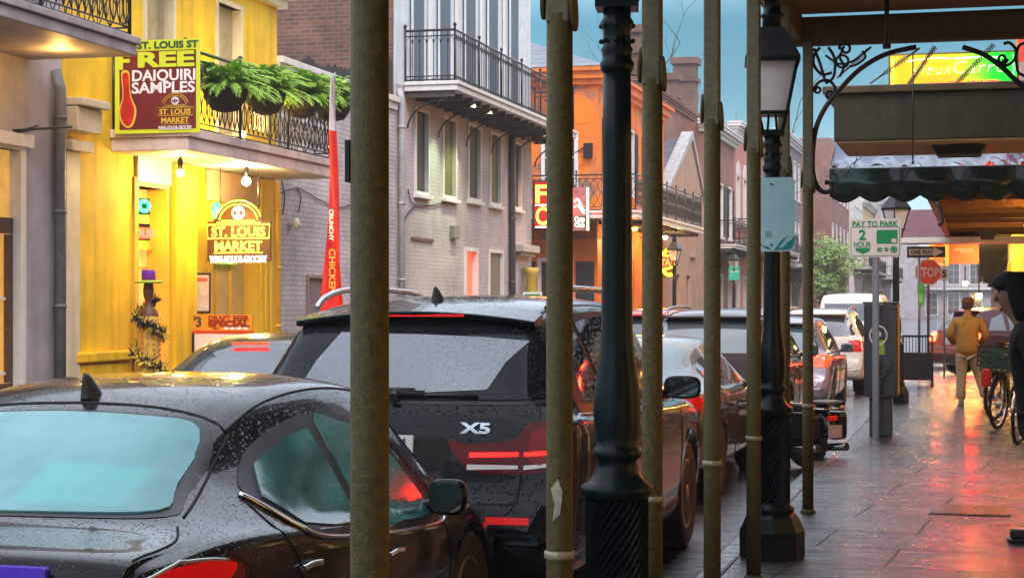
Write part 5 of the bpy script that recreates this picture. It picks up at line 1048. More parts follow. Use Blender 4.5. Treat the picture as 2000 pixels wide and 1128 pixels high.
class Car:
    def __init__(s, name, label, cat, tab, loc, rz, pm, sc=(1, 1, 1), wheels=(.95, 3.75), wr=.33, sub=4, group=None, cut=True, crown=.085):
        s.t = thing(name, label, cat, loc, rz, group); sx, sy, sz = sc
        rows = [Vector((r[0] * sy, r[1] * sz, r[2] * sz)) for r in tab]; r2 = [Vector((r[3] * sx, r[4] * sx, r[5] * sz)) for r in tab]
        A, B = catmull(rows, sub), catmull(r2, sub); s.L = tab[-1][0] * sy; s.sc = sc
        vs = []; S = None
        for a, b in zip(A, B):
            P = section(a[1], a[2], b[0], b[1], b[2], crown); Q = [Vector((x, z, 0)) for x, z in P]; Q = catmull(Q, 2); half = [(max(0, q.x), q.y) for q in Q]; half[0] = (0, half[0][1]); half[-1] = (0, half[-1][1])
            ring = half + [(-x, z) for x, z in half[-2:0:-1]]; S = len(ring); vs += [(x, a[0], z) for x, z in ring]
        K = len(A); fs = [(i * S + j, i * S + (j + 1) % S, (i + 1) * S + (j + 1) % S, (i + 1) * S + j) for i in range(K - 1) for j in range(S)]
        m = MB(); m.add(vs, fs, 0, True)
        for base in (0, (K - 1) * S):
            ring = [m.v[base + j] for j in range(S)]; c = (0, ring[0][1] + (-.012 if base == 0 else .012), sum(v[2] for v in ring) / S); k = len(m.v); m.v.append(c)
            for j in range(S): m.f.append([base + j, base + (j + 1) % S, k]); m.m.append(0); m.sm.append(True)
        o = m.build('body', pm, s.t)
        s.wh = [w * sy for w in wheels]; s.wr = wr; hw = max(b[0] for b in B); s.hw = hw
        if cut:
            cm = MB()
            for w in s.wh:
                for sg in (-1, 1): cm.lathe([(wr + .055, sg * (hw - .30)), (wr + .055, sg * (hw + .2))] if sg > 0 else [(wr + .055, -hw - .2), (wr + .055, -hw + .30)], (0, w, wr), 28, axis='x')
            co = cm.build('cutter', M_black); bo = o.modifiers.new('b', 'BOOLEAN'); bo.object = co; bo.operation = 'DIFFERENCE'; bo.solver = 'EXACT'
            co.parent = s.t; bpy.context.view_layer.update()
            dg = bpy.context.evaluated_depsgraph_get(); me = bpy.data.meshes.new_from_object(o.evaluated_get(dg)); o.modifiers.clear()
            if len(me.polygons) > 200: o.data = me; me.materials.clear(); me.materials.append(pm if not isinstance(pm, list) else pm[0]); me.polygons.foreach_set('material_index', [0] * len(me.polygons))
            bpy.data.objects.remove(co)
        s.body = o; b = bmesh.new(); b.from_mesh(o.data); s.bvh = BVHTree.FromBMesh(b); b.free()
    AX = {'rear': (lambda u, v: (u, -2, v), (0, 1, 0)), 'front': (lambda u, v: (u, 9, v), (0, -1, 0)), 'right': (lambda u, v: (3, u, v), (-1, 0, 0)), 'left': (lambda u, v: (-3, u, v), (1, 0, 0)), 'top': (lambda u, v: (u, v, 5), (0, 0, -1))}
    def hit(s, u, v, ax):
        f, d = s.AX[ax]; d = Vector(d); p, n, i, q = s.bvh.ray_cast(Vector(f(u, v)), d)
        if p is None:
            o = Vector(f(u, v)); o2 = o + d * (2.2 if ax != 'top' else 4); p, n, i, q = s.bvh.find_nearest(o2)
        if n.dot(d) > 0: n = -n
        return p, n
    def patch(s, name, m, poly, ax, off=.004, grid=.05, skirt=.012, parent=None):
        B = [];
        for i in range(len(poly)):
            a, b = Vector(poly[i]), Vector(poly[(i + 1) % len(poly)]); k = max(1, int((b - a).length / grid)); B += [a + (b - a) * j / k for j in range(k)]
        nB = len(B); x0, x1 = min(p.x for p in B), max(p.x for p in B); y0, y1 = min(p.y for p in B), max(p.y for p in B); I = []
        def ins(p):
            c = False
            for i in range(nB):
                a, b = B[i], B[i - 1]
                if (a.y > p.y) != (b.y > p.y) and p.x < (b.x - a.x) * (p.y - a.y) / (b.y - a.y) + a.x: c = not c
            return c
        gx = x0 + grid / 2
        while gx < x1:
            gy = y0 + grid / 2
            while gy < y1:
                p = Vector((gx, gy))
                if ins(p) and min((p - q).length for q in B) > grid * .35: I.append(p)
                gy += grid
            gx += grid
        V, E, Fc, _, _, _ = delaunay_2d_cdt(B + I, [(i, (i + 1) % nB) for i in range(nB)], [], 1, 1e-5)
        H_ = [s.hit(p.x, p.y, ax) for p in V]; vs = [p + n * off for p, n in H_]; d = Vector(s.AX[ax][1]); fs = []
        for f in Fc:
            if len(f) < 3: continue
            n = (vs[f[1]] - vs[f[0]]).cross(vs[f[2]] - vs[f[0]])
            fs.append(tuple(f) if n.dot(d) < 0 else tuple(f)[::-1])
        mb = MB(); mb.add(vs, fs, 0, True); ec = {}
        for f in fs:
            for i in range(len(f)): e = (f[i], f[(i + 1) % len(f)]); ec[e] = 1
        k = len(mb.v); mb.v += [tuple(p + n * (off - skirt)) for p, n in H_]
        for a, b in list(ec):
            if (b, a) not in ec: q0 = len(mb.v); mb.v += [mb.v[b], mb.v[a], mb.v[k + a], mb.v[k + b]]; mb.f.append([q0, q0 + 1, q0 + 2, q0 + 3]); mb.m.append(0); mb.sm.append(False)
        return mb.build(name, m, parent or s.t, fix=False)
    def line(s, name, m, pts, ax, r=.004, off=.0, parent=None, closed=False, k=6, flat=False):
        P = catmull([(a, b, 0) for a, b in pts], k, closed); mb = MB(); mb.tube([p + n * off for p, n in (s.hit(q.x, q.y, ax) for q in P)], r, 6, closed=closed); return mb.build(name, m, parent or s.t)
    def both(s, fn, name, m, pts, **k):
        a = fn(name, m, pts, 'right', **k); b = fn(name, m, pts, 'left', **k); return a, b
    def wheels(s, rim=M_rim, spokes=5):
        first = None
        for w in s.wh:
            for sg in (-1, 1):
                if first is None:
                    r = s.wr; q = MB().lathe([(r * .66, -.10), (r * .92, -.115), (r, -.09), (r, .09), (r * .92, .115), (r * .66, .10)], n=32, axis='x'); first = q.build('wheel', M_rubber, s.t)
                    q = MB().lathe([(r * .67, .07), (r * .67, .098), (r * .60, .105), (r * .57, .06), (r * .5, .03), (.01, .03)], n=32, axis='x')
                    for i in range(spokes):
                        a = 2 * pi * i / spokes; M = Matrix.Rotation(a, 4, 'X'); q.box(.05, .095, -.032, .032, .02, r * .61, 0, M)
                    q.lathe([(.06, .05), (.06, .10), (.03, .108)], n=14, axis='x'); q.build('rim', rim, first)
                    o = first
                else: o = copy_tree(first, s.t)
                o.location = (sg * (s.hw - .135), w, s.wr); o.rotation_euler = (0, 0, pi if sg < 0 else 0)
    def mirrors(s, y, z, pm, w=.105):
        for sg in (-1, 1):
            x = sg * (s.hw + .055); q = MB(); k = len(q.v); q.sphere((0, 0, 0), 1, 18)
            for i in range(k, len(q.v)):
                a, b, c = q.v[i]; e = lambda t: math.copysign(abs(t) ** .6, t); q.v[i] = (x + w * e(a), y + .085 * (b if b > 0 else b * .35), z + .078 * e(c))
            q.tube([(sg * (s.hw - .08), y + .05, z - .05), (x, y + .03, z - .04)], .028, 8); o = q.build('side_mirror', pm, s.t)
            g_ = MB(); ring = rrect(x - w * .86, x + w * .86, z - .062, z + .062, .04); g_.prism(ring, y - .036, y - .026); g_.build('mirror_glass', M_cgp, o)
    def fin(s, y, pm=M_plast, h=.07):
        p, n = s.hit(0, y, 'top'); q = MB(); rows = []
        for t in range(7):
            u = t / 6; L_ = .15 * (1 - u * .75); w_ = .032 * (1 - u) ** .7 + .004; yc = -.055 * u; rows.append([(w_ * cos(a), p.y + yc + L_ / 2 * sin(a), p.z - .012 + (h + .012) * u) for a in [2 * pi * i / 12 for i in range(12)]])
        q.add([v for r in rows for v in r], [(i * 12 + j, i * 12 + (j + 1) % 12, (i + 1) * 12 + (j + 1) % 12, (i + 1) * 12 + j) for i in range(6) for j in range(12)] + [tuple(72 + j for j in range(12))], 0, True); q.build('antenna_fin', pm, s.t)
    def plate(s, x, z, txt='', w=.30, h=.15, m=None, y=None):
        p, n = s.hit(x, z, 'rear'); yy = (p.y if y is None else y) - .012; o = MB().prism(rrect(x - w / 2, x + w / 2, z - h / 2, z + h / 2, .012), yy - .004, yy + .03).build('licence_plate', m or mat('plate_white', (.62, .60, .60), .4), s.t)
        if txt: put_text('plate_lettering', txt, h * .42, mat('plate_ink', (.04, .05, .12), .5), o, (x, yy - .0045, z - .01), bold=.002, ext=.001, width=w * .8)
        return o
def rp(pts, k=3): return [(v.x, v.y) for v in catmull([(a, b, 0) for a, b in pts], k, True)]
RZ = -.115
# --- black sedan in the foreground
blk = paint('black_car_paint', (.005, .005, .006), rough=.22, drops=75, dstr=.45)
SEDAN1 = [(0, .58, .53, .78, .72, .40), (.03, .80, .74, .86, .78, .34), (.07, .955, .90, .885, .81, .31), (.13, 1.0, .955, .90, .82, .30), (.35, 1.015, .965, .91, .815, .28), (.58, 1.04, .972, .915, .79, .27), (.82, 1.125, .97, .918, .70, .27), (1.12, 1.25, .955, .92, .635, .26), (1.42, 1.355, .935, .92, .605, .26), (1.75, 1.425, .91, .92, .60, .26),
          (2.2, 1.452, .88, .92, .605, .26), (2.65, 1.437, .85, .92, .61, .26), (2.98, 1.37, .83, .92, .62, .26), (3.25, 1.17, .81, .918, .67, .26), (3.45, .98, .79, .915, .72, .26), (3.6, .89, .77, .905, .74, .26), (3.85, .81, .72, .87, .68, .27), (3.98, .69, .62, .79, .62, .30), (4.04, .54, .49, .68, .55, .34)]
c1 = Car('parked_sedan', 'black sedan nearest the camera, cut off at the lower left', 'car', SEDAN1, (-3.25, 4.62, RZ), 0, blk, (1.07, 1, .985), wr=.33, sub=5, crown=.125, wheels=(.85, 3.42))
c1.wheels()
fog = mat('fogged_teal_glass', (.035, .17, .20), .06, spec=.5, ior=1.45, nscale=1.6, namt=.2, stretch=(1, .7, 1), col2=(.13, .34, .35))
gl = c1.patch('rear_window', M_plast, rp([(-.73, .66), (-.35, .60), (.35, .60), (.73, .66), (.70, .9), (.585, 1.34), (.3, 1.375), (-.3, 1.375), (-.585, 1.34), (-.70, .9)], 4), 'top', .0025, .03)
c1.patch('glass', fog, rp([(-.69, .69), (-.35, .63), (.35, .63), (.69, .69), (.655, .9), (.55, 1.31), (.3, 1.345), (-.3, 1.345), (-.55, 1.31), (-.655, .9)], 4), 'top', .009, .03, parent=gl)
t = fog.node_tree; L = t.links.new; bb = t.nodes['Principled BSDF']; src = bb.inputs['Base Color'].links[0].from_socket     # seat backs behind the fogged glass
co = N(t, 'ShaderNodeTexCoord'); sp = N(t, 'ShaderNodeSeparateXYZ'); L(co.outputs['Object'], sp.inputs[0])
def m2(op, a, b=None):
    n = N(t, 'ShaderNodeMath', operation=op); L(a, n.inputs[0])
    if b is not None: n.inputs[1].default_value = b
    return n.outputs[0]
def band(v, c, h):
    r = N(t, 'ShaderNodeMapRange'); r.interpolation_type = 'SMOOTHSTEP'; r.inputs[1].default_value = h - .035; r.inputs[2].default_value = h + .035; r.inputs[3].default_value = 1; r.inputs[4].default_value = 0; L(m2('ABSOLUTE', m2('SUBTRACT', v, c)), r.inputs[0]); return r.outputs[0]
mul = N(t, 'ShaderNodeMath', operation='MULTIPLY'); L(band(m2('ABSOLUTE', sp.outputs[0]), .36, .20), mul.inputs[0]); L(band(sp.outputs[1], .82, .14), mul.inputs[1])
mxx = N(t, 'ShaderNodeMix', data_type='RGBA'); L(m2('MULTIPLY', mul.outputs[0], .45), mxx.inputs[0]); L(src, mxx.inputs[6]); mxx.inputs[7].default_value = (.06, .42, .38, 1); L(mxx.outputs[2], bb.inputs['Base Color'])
c1.line('roof_seam', M_gap, [(-.61, 1.40), (-.3, 1.452), (0, 1.46), (.3, 1.452), (.61, 1.40)], 'top', .006)
for sg in (-1, 1):
    c1.line('roof_seam', M_gap, [(sg * .61, 1.40), (sg * .598, 1.8), (sg * .60, 2.3), (sg * .61, 2.75)], 'top', .006)
    c1.line('roof_seam', M_gap, [(sg * .622, 1.40), (sg * .665, 1.15), (sg * .73, .88), (sg * .775, .70)], 'top', .006)
    c1.line('boot_gap', M_gap, [(sg * .80, .60), (sg * .86, .46), (sg * .875, .30), (sg * .875, .14)], 'top', .005)
win_r = rp([(1.24, 1.035), (1.39, 1.135), (1.60, 1.18), (1.80, 1.21), (1.97, 1.225), (1.93, .872), (1.62, .895), (1.38, .93)], 1)
win_f = rp([(2.06, .855), (2.09, 1.245), (2.3, 1.235), (2.55, 1.17), (2.74, 1.03), (2.86, .83), (2.82, .80), (2.4, .825)], 3)
mg = mat('teal_side_glass', (.035, .17, .16), .12, spec=1, ior=1.7, nscale=2.2, namt=.75, stretch=(1, 1, 3))
for ax in ('right', 'left'):
    d = c1.patch('side_window', M_plast, rp([(1.17, 1.04), (1.34, 1.15), (1.55, 1.215), (1.85, 1.265), (2.2, 1.275), (2.5, 1.225), (2.78, 1.06), (2.95, .84), (2.9, .775), (2.3, .805), (1.7, .86), (1.38, .905)], 3), ax, .003, .03)
    c1.patch('pane', mg, win_r, ax, .010, .03, parent=d); c1.patch('pane', mg, win_f, ax, .010, .03, parent=d)
    c1.line('window_trim', M_chrome, [(1.14, 1.055), (1.24, .97), (1.38, .895), (1.7, .848), (2.3, .792), (2.85, .762), (2.96, .775)], ax, .0095, .006)
    c1.line('door_gap', M_gap, [(1.13, 1.03), (1.12, .93), (1.22, .78), (1.28, .45), (1.3, .32)], ax, .005); c1.line('door_gap', M_gap, [(2.0, .83), (2.0, .6), (1.98, .3)], ax, .005); c1.line('door_gap', M_gap, [(2.95, .75), (3.02, .6), (2.98, .3)], ax, .005)
    for y, z in ((1.27, .80), (2.2, .72)):
        o = c1.line('door_handle', M_chrome, [(y - .09, z), (y, z + .006), (y + .09, z)], ax, .014, .018)
    tl = c1.patch('tail_light', M_redl, rp([(.02, .87), (.12, .925), (.42, .925), (.66, .895), (.58, .85), (.3, .79), (.03, .77)], 3), ax, .008, .04)
    c1.line('lens_edge', M_clear, [(.08, .915), (.3, .938), (.6, .912)], ax, .006, .012, parent=tl)
for sg in (-1, 1): c1.patch('tail_light', M_redl, rp([(sg * .70, .87), (sg * .76, .91), (sg * .82, .915), (sg * .88, .88), (sg * .86, .81), (sg * .76, .79), (sg * .70, .82)], 3), 'rear', .008, .04)
c1.mirrors(2.78, .885, blk, .085); c1.fin(1.56, M_plast, .085)
c1.plate(.56, .915, '', .17, .075, mat('violet_plate', (.10, .03, .55), .4, nscale=30, namt=.4))
c1.patch('windscreen', M_cg, rp([(-.66, 3.42), (.66, 3.42), (.55, 2.88), (-.55, 2.88)], 3), 'top', .004, .08)
c1.line('boot_lip', M_plast, [(-.34, .17), (-.3, .172), (-.05, .178), (-.0, .178)], 'top', .010, .004)
# --- black sport utility with the number badge
wet = paint('wet_black_paint', (.004, .005, .007), rough=.2, drops=60, dstr=.9)
c2 = Car('parked_suv', 'black wet sport utility with roof rails, parked behind two pipe posts', 'car', SUV, (-2.97, 8.74, RZ), 0, wet, (1.04, 1, 1), wheels=(.98, 3.88), wr=.375, sub=5)
c2.wheels(spokes=5)
rw = c2.patch('rear_window', M_plast, rp([(-.825, 1.205), (-.4, 1.19), (.4, 1.19), (.825, 1.205), (.805, 1.32), (.69, 1.60), (.35, 1.625), (-.35, 1.625), (-.69, 1.60), (-.805, 1.32)], 4), 'rear', .003, .035)
c2.patch('glass', mat('rainy_rear_glass', (.008, .010, .014), .08, spec=.3, ior=1.4, drops=90), rp([(-.79, 1.225), (-.4, 1.21), (.4, 1.21), (.79, 1.225), (.77, 1.32), (.67, 1.555), (.35, 1.57), (-.35, 1.57), (-.67, 1.555), (-.77, 1.32)], 4), 'rear', .010, .035, parent=rw)
c2.patch('sky_reflection_patch', mat('rainy_reflection_glass', (.05, .068, .095), .08, spec=.9, ior=1.85, drops=120, dstr=.45, nscale=1.4, namt=.5), rp([(-.56, 1.245), (-.50, 1.40), (-.40, 1.555), (0, 1.545), (.40, 1.53), (.66, 1.51), (.56, 1.40), (.49, 1.26), (0, 1.235)], 1), 'rear', .013, .035, .006, parent=rw)  # bright sky reflection put in as a paler, glossier patch of rainy glass
# roof spoiler
q = MB(); vs = []
xs = [i / 12 * 2 - 1 for i in range(13)]
for x in xs:
    X = x * .68; zr = 1.672 - .055 * x * x; vs += [(X, .49 + .05 * x * x, zr + .002), (X, .74, zr + .045), (X, .74, zr - .04), (X, .50 + .05 * x * x, zr - .026)]
q.add(vs, [(i * 4 + j, i * 4 + (j + 1) % 4, i * 4 + 4 + (j + 1) % 4, i * 4 + 4 + j) for i in range(12) for j in range(4)] + [(0, 1, 2, 3), (48, 51, 50, 49)]); sp_ = q.build('roof_spoiler', wet, c2.t, bevel=.008)
MB().box(-.30, .30, .497, .53, 1.646, 1.660).build('high_brake_light', M_redl, sp_)
# wiper
q = MB().tube([(0, .225, 1.228), (-.2, .265, 1.262), (.1, .262, 1.262)], .012, 6).tube([(-.28, .25, 1.235), (.45, .243, 1.238)], .010, 6).tube([(.0, .20, 1.225), (.0, .26, 1.25)], .025, 8).box(-.04, .16, .225, .25, 1.243, 1.262); q.build('wiper', M_plast, c2.t)
for sg in (-1, 1):
    rail = MB().tube(catmull([(sg * .675, .86, 1.69), (sg * .668, 1.0, 1.755), (sg * .665, 1.4, 1.80), (sg * .668, 2.2, 1.80), (sg * .67, 2.75, 1.775), (sg * .675, 2.95, 1.70)], 6), .019, 8); rail.build('roof_rail', mat('satin_rail', (.5, .5, .52), .25, .9), c2.t)
    tl = c2.patch('tail_light', mat('dark_red_lens', (.10, .002, .003), .14, spec=.22), rp([(sg * .31, 1.015), (sg * .42, .99), (sg * .68, 1.02), (sg * .735, 1.10), (sg * .90, 1.10), (sg * .94, .95), (sg * .86, .86), (sg * .6, .845), (sg * .42, .87)], 2), 'rear', .007, .04)
    c2.patch('outer_lens', mat('mid_red_lens', (.22, .003, .003), .15, spec=.25), rp([(sg * .765, 1.06), (sg * .88, 1.065), (sg * .91, .97), (sg * .87, .90), (sg * .755, .91)], 2), 'rear', .010, .03, parent=tl)
    c2.patch('light_bar', M_redon2, [(sg * .44, .925), (sg * .70, .935), (sg * .70, .955), (sg * .44, .948)] if sg > 0 else [(sg * .44, .948), (sg * .70, .955), (sg * .70, .935), (sg * .44, .925)], 'rear', .011, .03, parent=tl)
    c2.patch('light_bar', M_redon2, [(sg * .73, .935), (sg * .88, .945), (sg * .88, .965), (sg * .73, .955)], 'rear', .014, .03, parent=tl)
    c2.patch('clear_strip', M_clear, [(sg * .43, .862), (sg * .70, .872), (sg * .70, .89), (sg * .43, .89)], 'rear', .010, .03, parent=tl); c2.patch('clear_strip', M_clear, [(sg * .73, .868), (sg * .86, .885), (sg * .86, .902), (sg * .73, .89)], 'rear', .010, .03, parent=tl)
    c2.line('tailgate_gap', M_gap, [(sg * .765, 1.23), (sg * .80, 1.05), (sg * .715, 1.0), (sg * .715, .86), (sg * .70, .70), (sg * .62, .62)], 'rear', .005)
c2.line('tailgate_gap', M_gap, [(-.62, .62), (0, .60), (.62, .62)], 'rear', .006)
pw = c2.patch('plate_recess', M_gap, rrect(-.30, .33, .80, 1.03, .05), 'rear', .002, .06, .004)
c2.patch('lower_panel', wet, rrect(-.28, .31, .66, .88, .06), 'rear', .012, .06)
p_ = c2.plate(-.02, .955, '', .31, .155)
put_text('plate_lettering', '24', .032, MATS.get('plate_ink') or mat('plate_ink', (.04, .05, .12), .5), p_, (.075, c2.hit(-.02, .955, 'rear')[0].y - .0165, 1.005), bold=.002, ext=.001)
p, n = c2.hit(.46, 1.075, 'rear'); put_text('badge', 'X5', .052, M_chrome, c2.t, (.46, p.y - .006, 1.075), (R(-8), 0, 0), bold=.003, ext=.006, width=.165)
for ax in ('right', 'left'):
    d = c2.patch('side_window', M_plast, rp([(.55, 1.15), (.72, 1.45), (.95, 1.60), (1.5, 1.66), (2.5, 1.655), (3.0, 1.56), (3.45, 1.30), (3.62, 1.13), (3.3, 1.10), (2.0, 1.125), (1.0, 1.135)], 3), ax, .003, .04)
    for pl_ in ([(.72, 1.18), (.86, 1.45), (1.02, 1.57), (1.22, 1.60), (1.20, 1.17)], [(1.30, 1.165), (1.32, 1.605), (1.9, 1.635), (2.12, 1.635), (2.10, 1.15)], [(2.22, 1.145), (2.24, 1.632), (2.6, 1.615), (2.98, 1.52), (3.3, 1.31), (3.42, 1.14)]): c2.patch('pane', M_cg, rp(pl_, 1), ax, .010, .04, parent=d)
    c2.line('window_trim', M_chrome, [(.5, 1.13), (1.0, 1.115), (2.0, 1.105), (3.3, 1.08), (3.62, 1.10)], ax, .008, .003)
    c2.line('door_gap', M_gap, [(1.28, 1.1), (1.36, .8), (1.5, .6), (1.55, .4)], ax, .005); c2.line('door_gap', M_gap, [(2.17, 1.1), (2.18, .4)], ax, .005); c2.line('door_gap', M_gap, [(3.5, 1.06), (3.42, .4)], ax, .005)
    for y in (1.62, 2.5): c2.line('door_handle', M_plast, [(y - .11, .97), (y, .978), (y + .11, .97)], ax, .017, .02)
    c2.patch('sill_trim', M_plast, [(1.4, .29), (3.4, .29), (3.4, .40), (1.4, .40)], ax, .01, .1)
c2.mirrors(3.12, 1.16, blk, .125); c2.fin(1.02, M_plast, .075)
c2.patch('windscreen', M_cg, rp([(-.70, 3.72), (.70, 3.72), (.60, 3.06), (-.60, 3.06)], 3), 'top', .004, .08)
c2.patch('bumper_trim', M_plast, [(-.6, .44), (.6, .44), (.6, .54), (-.6, .54)], 'rear', .012, .08)
for sg in (-1, 1): c2.patch('reflector', M_redl, [(sg * .52, .60), (sg * .78, .60), (sg * .78, .635), (sg * .52, .635)], 'rear', .008, .05)
c2.line('parking_sensor_line', M_gap, [(-.7, .70), (0, .69), (.7, .70)], 'rear', .004)
# --- the rest of the parked row and the traffic
def dress(c, kind, gm, tl=None, lit=False, mir=None, chrome=False, high=False, pl=True, rails=False):
    sx, sy, sz = c.sc; S = lambda pts: [(a * sy, b * sz) for a, b in pts]; Rr = lambda pts: [(a * sx, b * sz) for a, b in pts]; T = lambda pts: [(a * sx, b * sy) for a, b in pts]
    c.wheels()
    if kind == 'sedan':
        c.patch('rear_window', gm, T(rp([(-.59, .67), (0, .62), (.59, .67), (.52, 1.32), (0, 1.36), (-.52, 1.32)], 4)), 'top', .005, .09); c.patch('windscreen', M_cgp, T(rp([(-.66, 3.4), (.66, 3.4), (.55, 2.88), (-.55, 2.88)], 3)), 'top', .004, .1)
        sw = [[(1.02, 1.04), (1.15, 1.15), (1.4, 1.235), (1.86, 1.26), (1.86, .98), (1.3, .985)], [(1.95, .975), (1.95, 1.26), (2.4, 1.235), (2.85, 1.10), (3.05, .96)]]; my, mz = 2.88, .985; trim = [(.92, 1.01), (1.2, .955), (2.2, .94), (3.1, .93)]; dg_ = (1.25, 1.92, 3.1); lz_ = .84
        lights = [(.46, .80), (.5, .93), (.78, .95), (.85, .90), (.80, .78), (.6, .75)]; sl = [(.02, .80), (.05, .90), (.3, .93), (.42, .90), (.25, .80)]; pz = .70
    elif kind == 'suv':
        c.patch('rear_window', gm, Rr(rp([(-.73, 1.21), (0, 1.195), (.73, 1.21), (.71, 1.34), (.63, 1.57), (0, 1.60), (-.63, 1.57), (-.71, 1.34)], 3)), 'rear', .005, .08); c.patch('windscreen', M_cgp, T(rp([(-.7, 3.7), (.7, 3.7), (.6, 3.08), (-.6, 3.08)], 3)), 'top', .004, .1)
        sw = [[(.72, 1.18), (.88, 1.47), (1.22, 1.60), (1.22, 1.17)], [(1.32, 1.165), (1.34, 1.61), (2.12, 1.635), (2.10, 1.15)], [(2.22, 1.145), (2.24, 1.63), (2.98, 1.52), (3.42, 1.14)]]; my, mz = 3.12, 1.16; trim = [(.55, 1.13), (1.5, 1.115), (3.5, 1.08)]; dg_ = (1.4, 2.17, 3.45); lz_ = 1.0
        lights = [(.62, .92), (.66, 1.10), (.93, 1.10), (.95, .95), (.88, .88)] if not high else [(.74, .95), (.77, 1.13), (.93, 1.12), (.95, .98), (.9, .92)]; sl = [(.10, .93), (.17, 1.08), (.45, 1.10), (.5, 1.02), (.2, .92)]; pz = .90
        c.patch('bumper_trim', M_plast, Rr([(-.62, .44), (.62, .44), (.62, .58), (-.62, .58)]), 'rear', .01, .1); MB().box(-.6 * sx, .6 * sx, .46 * sy, .66 * sy, 1.635 * sz, 1.665 * sz).build('roof_spoiler', c.body.data.materials[0], c.t, bevel=.01)
    else:
        c.patch('rear_window', gm, Rr(rp([(-.72, 1.25), (.72, 1.25), (.72, 1.72), (-.72, 1.72)], 1)), 'rear', .005, .1)
        sw = [[(.5, 1.25), (.5, 1.75), (1.6, 1.78), (1.6, 1.25)], [(1.7, 1.25), (1.7, 1.78), (2.8, 1.77), (2.8, 1.25)], [(2.95, 1.22), (2.95, 1.75), (3.6, 1.66), (4.05, 1.24)]]; my, mz = 3.7, 1.25; trim = None; dg_ = (1.65, 2.88, 4.0); lz_ = 1.05
        lights = [(.84, .8), (.84, 1.5), (.93, 1.5), (.95, .8)]; sl = [(.06, .8), (.12, 1.4), (.2, 1.4), (.18, .8)]; pz = .75
    tm = tl or M_redl
    if high:
        for sg in (-1, 1): c.line('tail_light_strip', tm, Rr([(sg * .82, 1.14), (sg * .775, 1.30), (sg * .70, 1.50)]), 'rear', .022, .0)
    for sg in (-1, 1): c.patch('tail_light', tm, Rr([(sg * a, b) for a, b in rp(lights, 2)]), 'rear', .008, .05)
    for ax in ('right', 'left'):
        c.patch('tail_light_side', tm, S(rp(sl, 2)), ax, .008, .06)
        for w_ in sw: c.patch('side_window', M_cgp, S(rp(w_, 1)), ax, .005, .1)
        if trim: c.line('window_trim', M_chrome if chrome else M_plast, S(trim), ax, .010, .003)
        for y in dg_[:2]: c.line('door_gap', M_gap, S([(y, lz_), (y + .02, .6), (y, .32)]), ax, .006)
        for y in (dg_[0] + .2, dg_[1] + .2): c.line('door_handle', M_plast, S([(y, lz_ - .04), (y + .2, lz_ - .04)]), ax, .016, .016)
    c.mirrors(my * sy, mz * sz, mir or c.body.data.materials[0])
    if pl: c.plate(0, pz * sz, '', .3, .15)
    if rails:
        for sg in (-1, 1): MB().tube(catmull([(sg * .62 * sx, .85 * sy, 1.66 * sz), (sg * .61 * sx, 1.1 * sy, 1.765 * sz), (sg * .61 * sx, 2.6 * sy, 1.78 * sz), (sg * .62 * sx, 2.9 * sy, 1.70 * sz)], 5), .02, 7).build('roof_rail', M_steel, c.t)
def lit_lens(c, pts, m=None, ax='rear', name='brake_light'): c.patch(name, m or M_redon, pts, ax, .014, .04)
c3 = Car('traffic_sedan', 'dark grey sedan in the traffic lane with its high brake light lit', 'car', SEDAN, (-5.56, 12.0, RZ), R(1), paint('graphite_paint', (.008, .008, .010), 0, .25), (1, 1.02, 1.03))
dress(c3, 'sedan', mat('pale_reflecting_glass', (.03, .04, .05), .05, spec=.8, ior=1.7)); 
o = MB().box(-.15, .15, .0, .03, -.010, .010).build('high_brake_light', M_redon, c3.t); p, n = c3.hit(.10, 1.36, 'top'); o.location = (-.05, p.y - .02, p.z + .03)
c4 = Car('parked_sedan', 'bronze grey sedan with clear and red tail lamp, ahead of the black sport utility', 'car', SEDAN, (-3.12, 15.0, RZ), 0, paint('bronze_paint', (.16, .12, .085), .6, .25, drops=70), (1, 1.02, .985))
dress(c4, 'sedan', mat('cyan_reflecting_glass', (.05, .10, .11), .05, spec=1, ior=1.9), chrome=True, pl=True)
for sg in (-1, 1): c4.patch('reverse_light', M_clear, [(sg * .50, .78), (sg * .72, .79), (sg * .74, .85), (sg * .54, .85)], 'rear', .014, .04)
c5 = Car('parked_suv', 'dark maroon sport utility with tall tail lamps behind the middle pipe posts', 'car', SUV, (-3.15, 21.2, RZ), 0, paint('dark_maroon_paint', (.035, .015, .016), .3, .25, drops=70), (.96, .96, .94), wr=.36)
dress(c5, 'suv', mat('cloudy_reflecting_glass', (.09, .11, .12), .05, spec=1, ior=1.9), high=True, rails=True, tl=mat('orange_red_lens', (.6, .06, .01), .15, coat=1, emit=(1, .08, .01), estr=.8)); c5.fin(1.0)
c6 = Car('parked_wagon', 'silver lavender wagon with orange red tail lamp near the motorcycle', 'car', SUV, (-3.02, 27.0, RZ), 0, paint('lavender_silver', (.36, .30, .34), .5, .3), (.92, .92, .86), wr=.33)
dress(c6, 'suv', mat('cyan_reflecting_glass', (.05, .1, .11)), tl=mat('orange_red_lens', (.6, .06, .01)))
c7 = Car('parked_suv', 'white sport utility with broad red tail lamps behind the pay station', 'car', SUV, (-3.0, 34.2, RZ), 0, paint('white_car_paint', (.66, .60, .55), 0, .3), (.96, .98, .92), wr=.35)
dress(c7, 'suv', mat('dim_reflecting_glass', (.05, .055, .06), .05, spec=1, ior=1.9), rails=True)
for sg in (-1, 1): c7.patch('reverse_light', M_clear, [(sg * .55, .90), (sg * .63, .90), (sg * .64, .99), (sg * .56, .98)], 'rear', .014, .04)
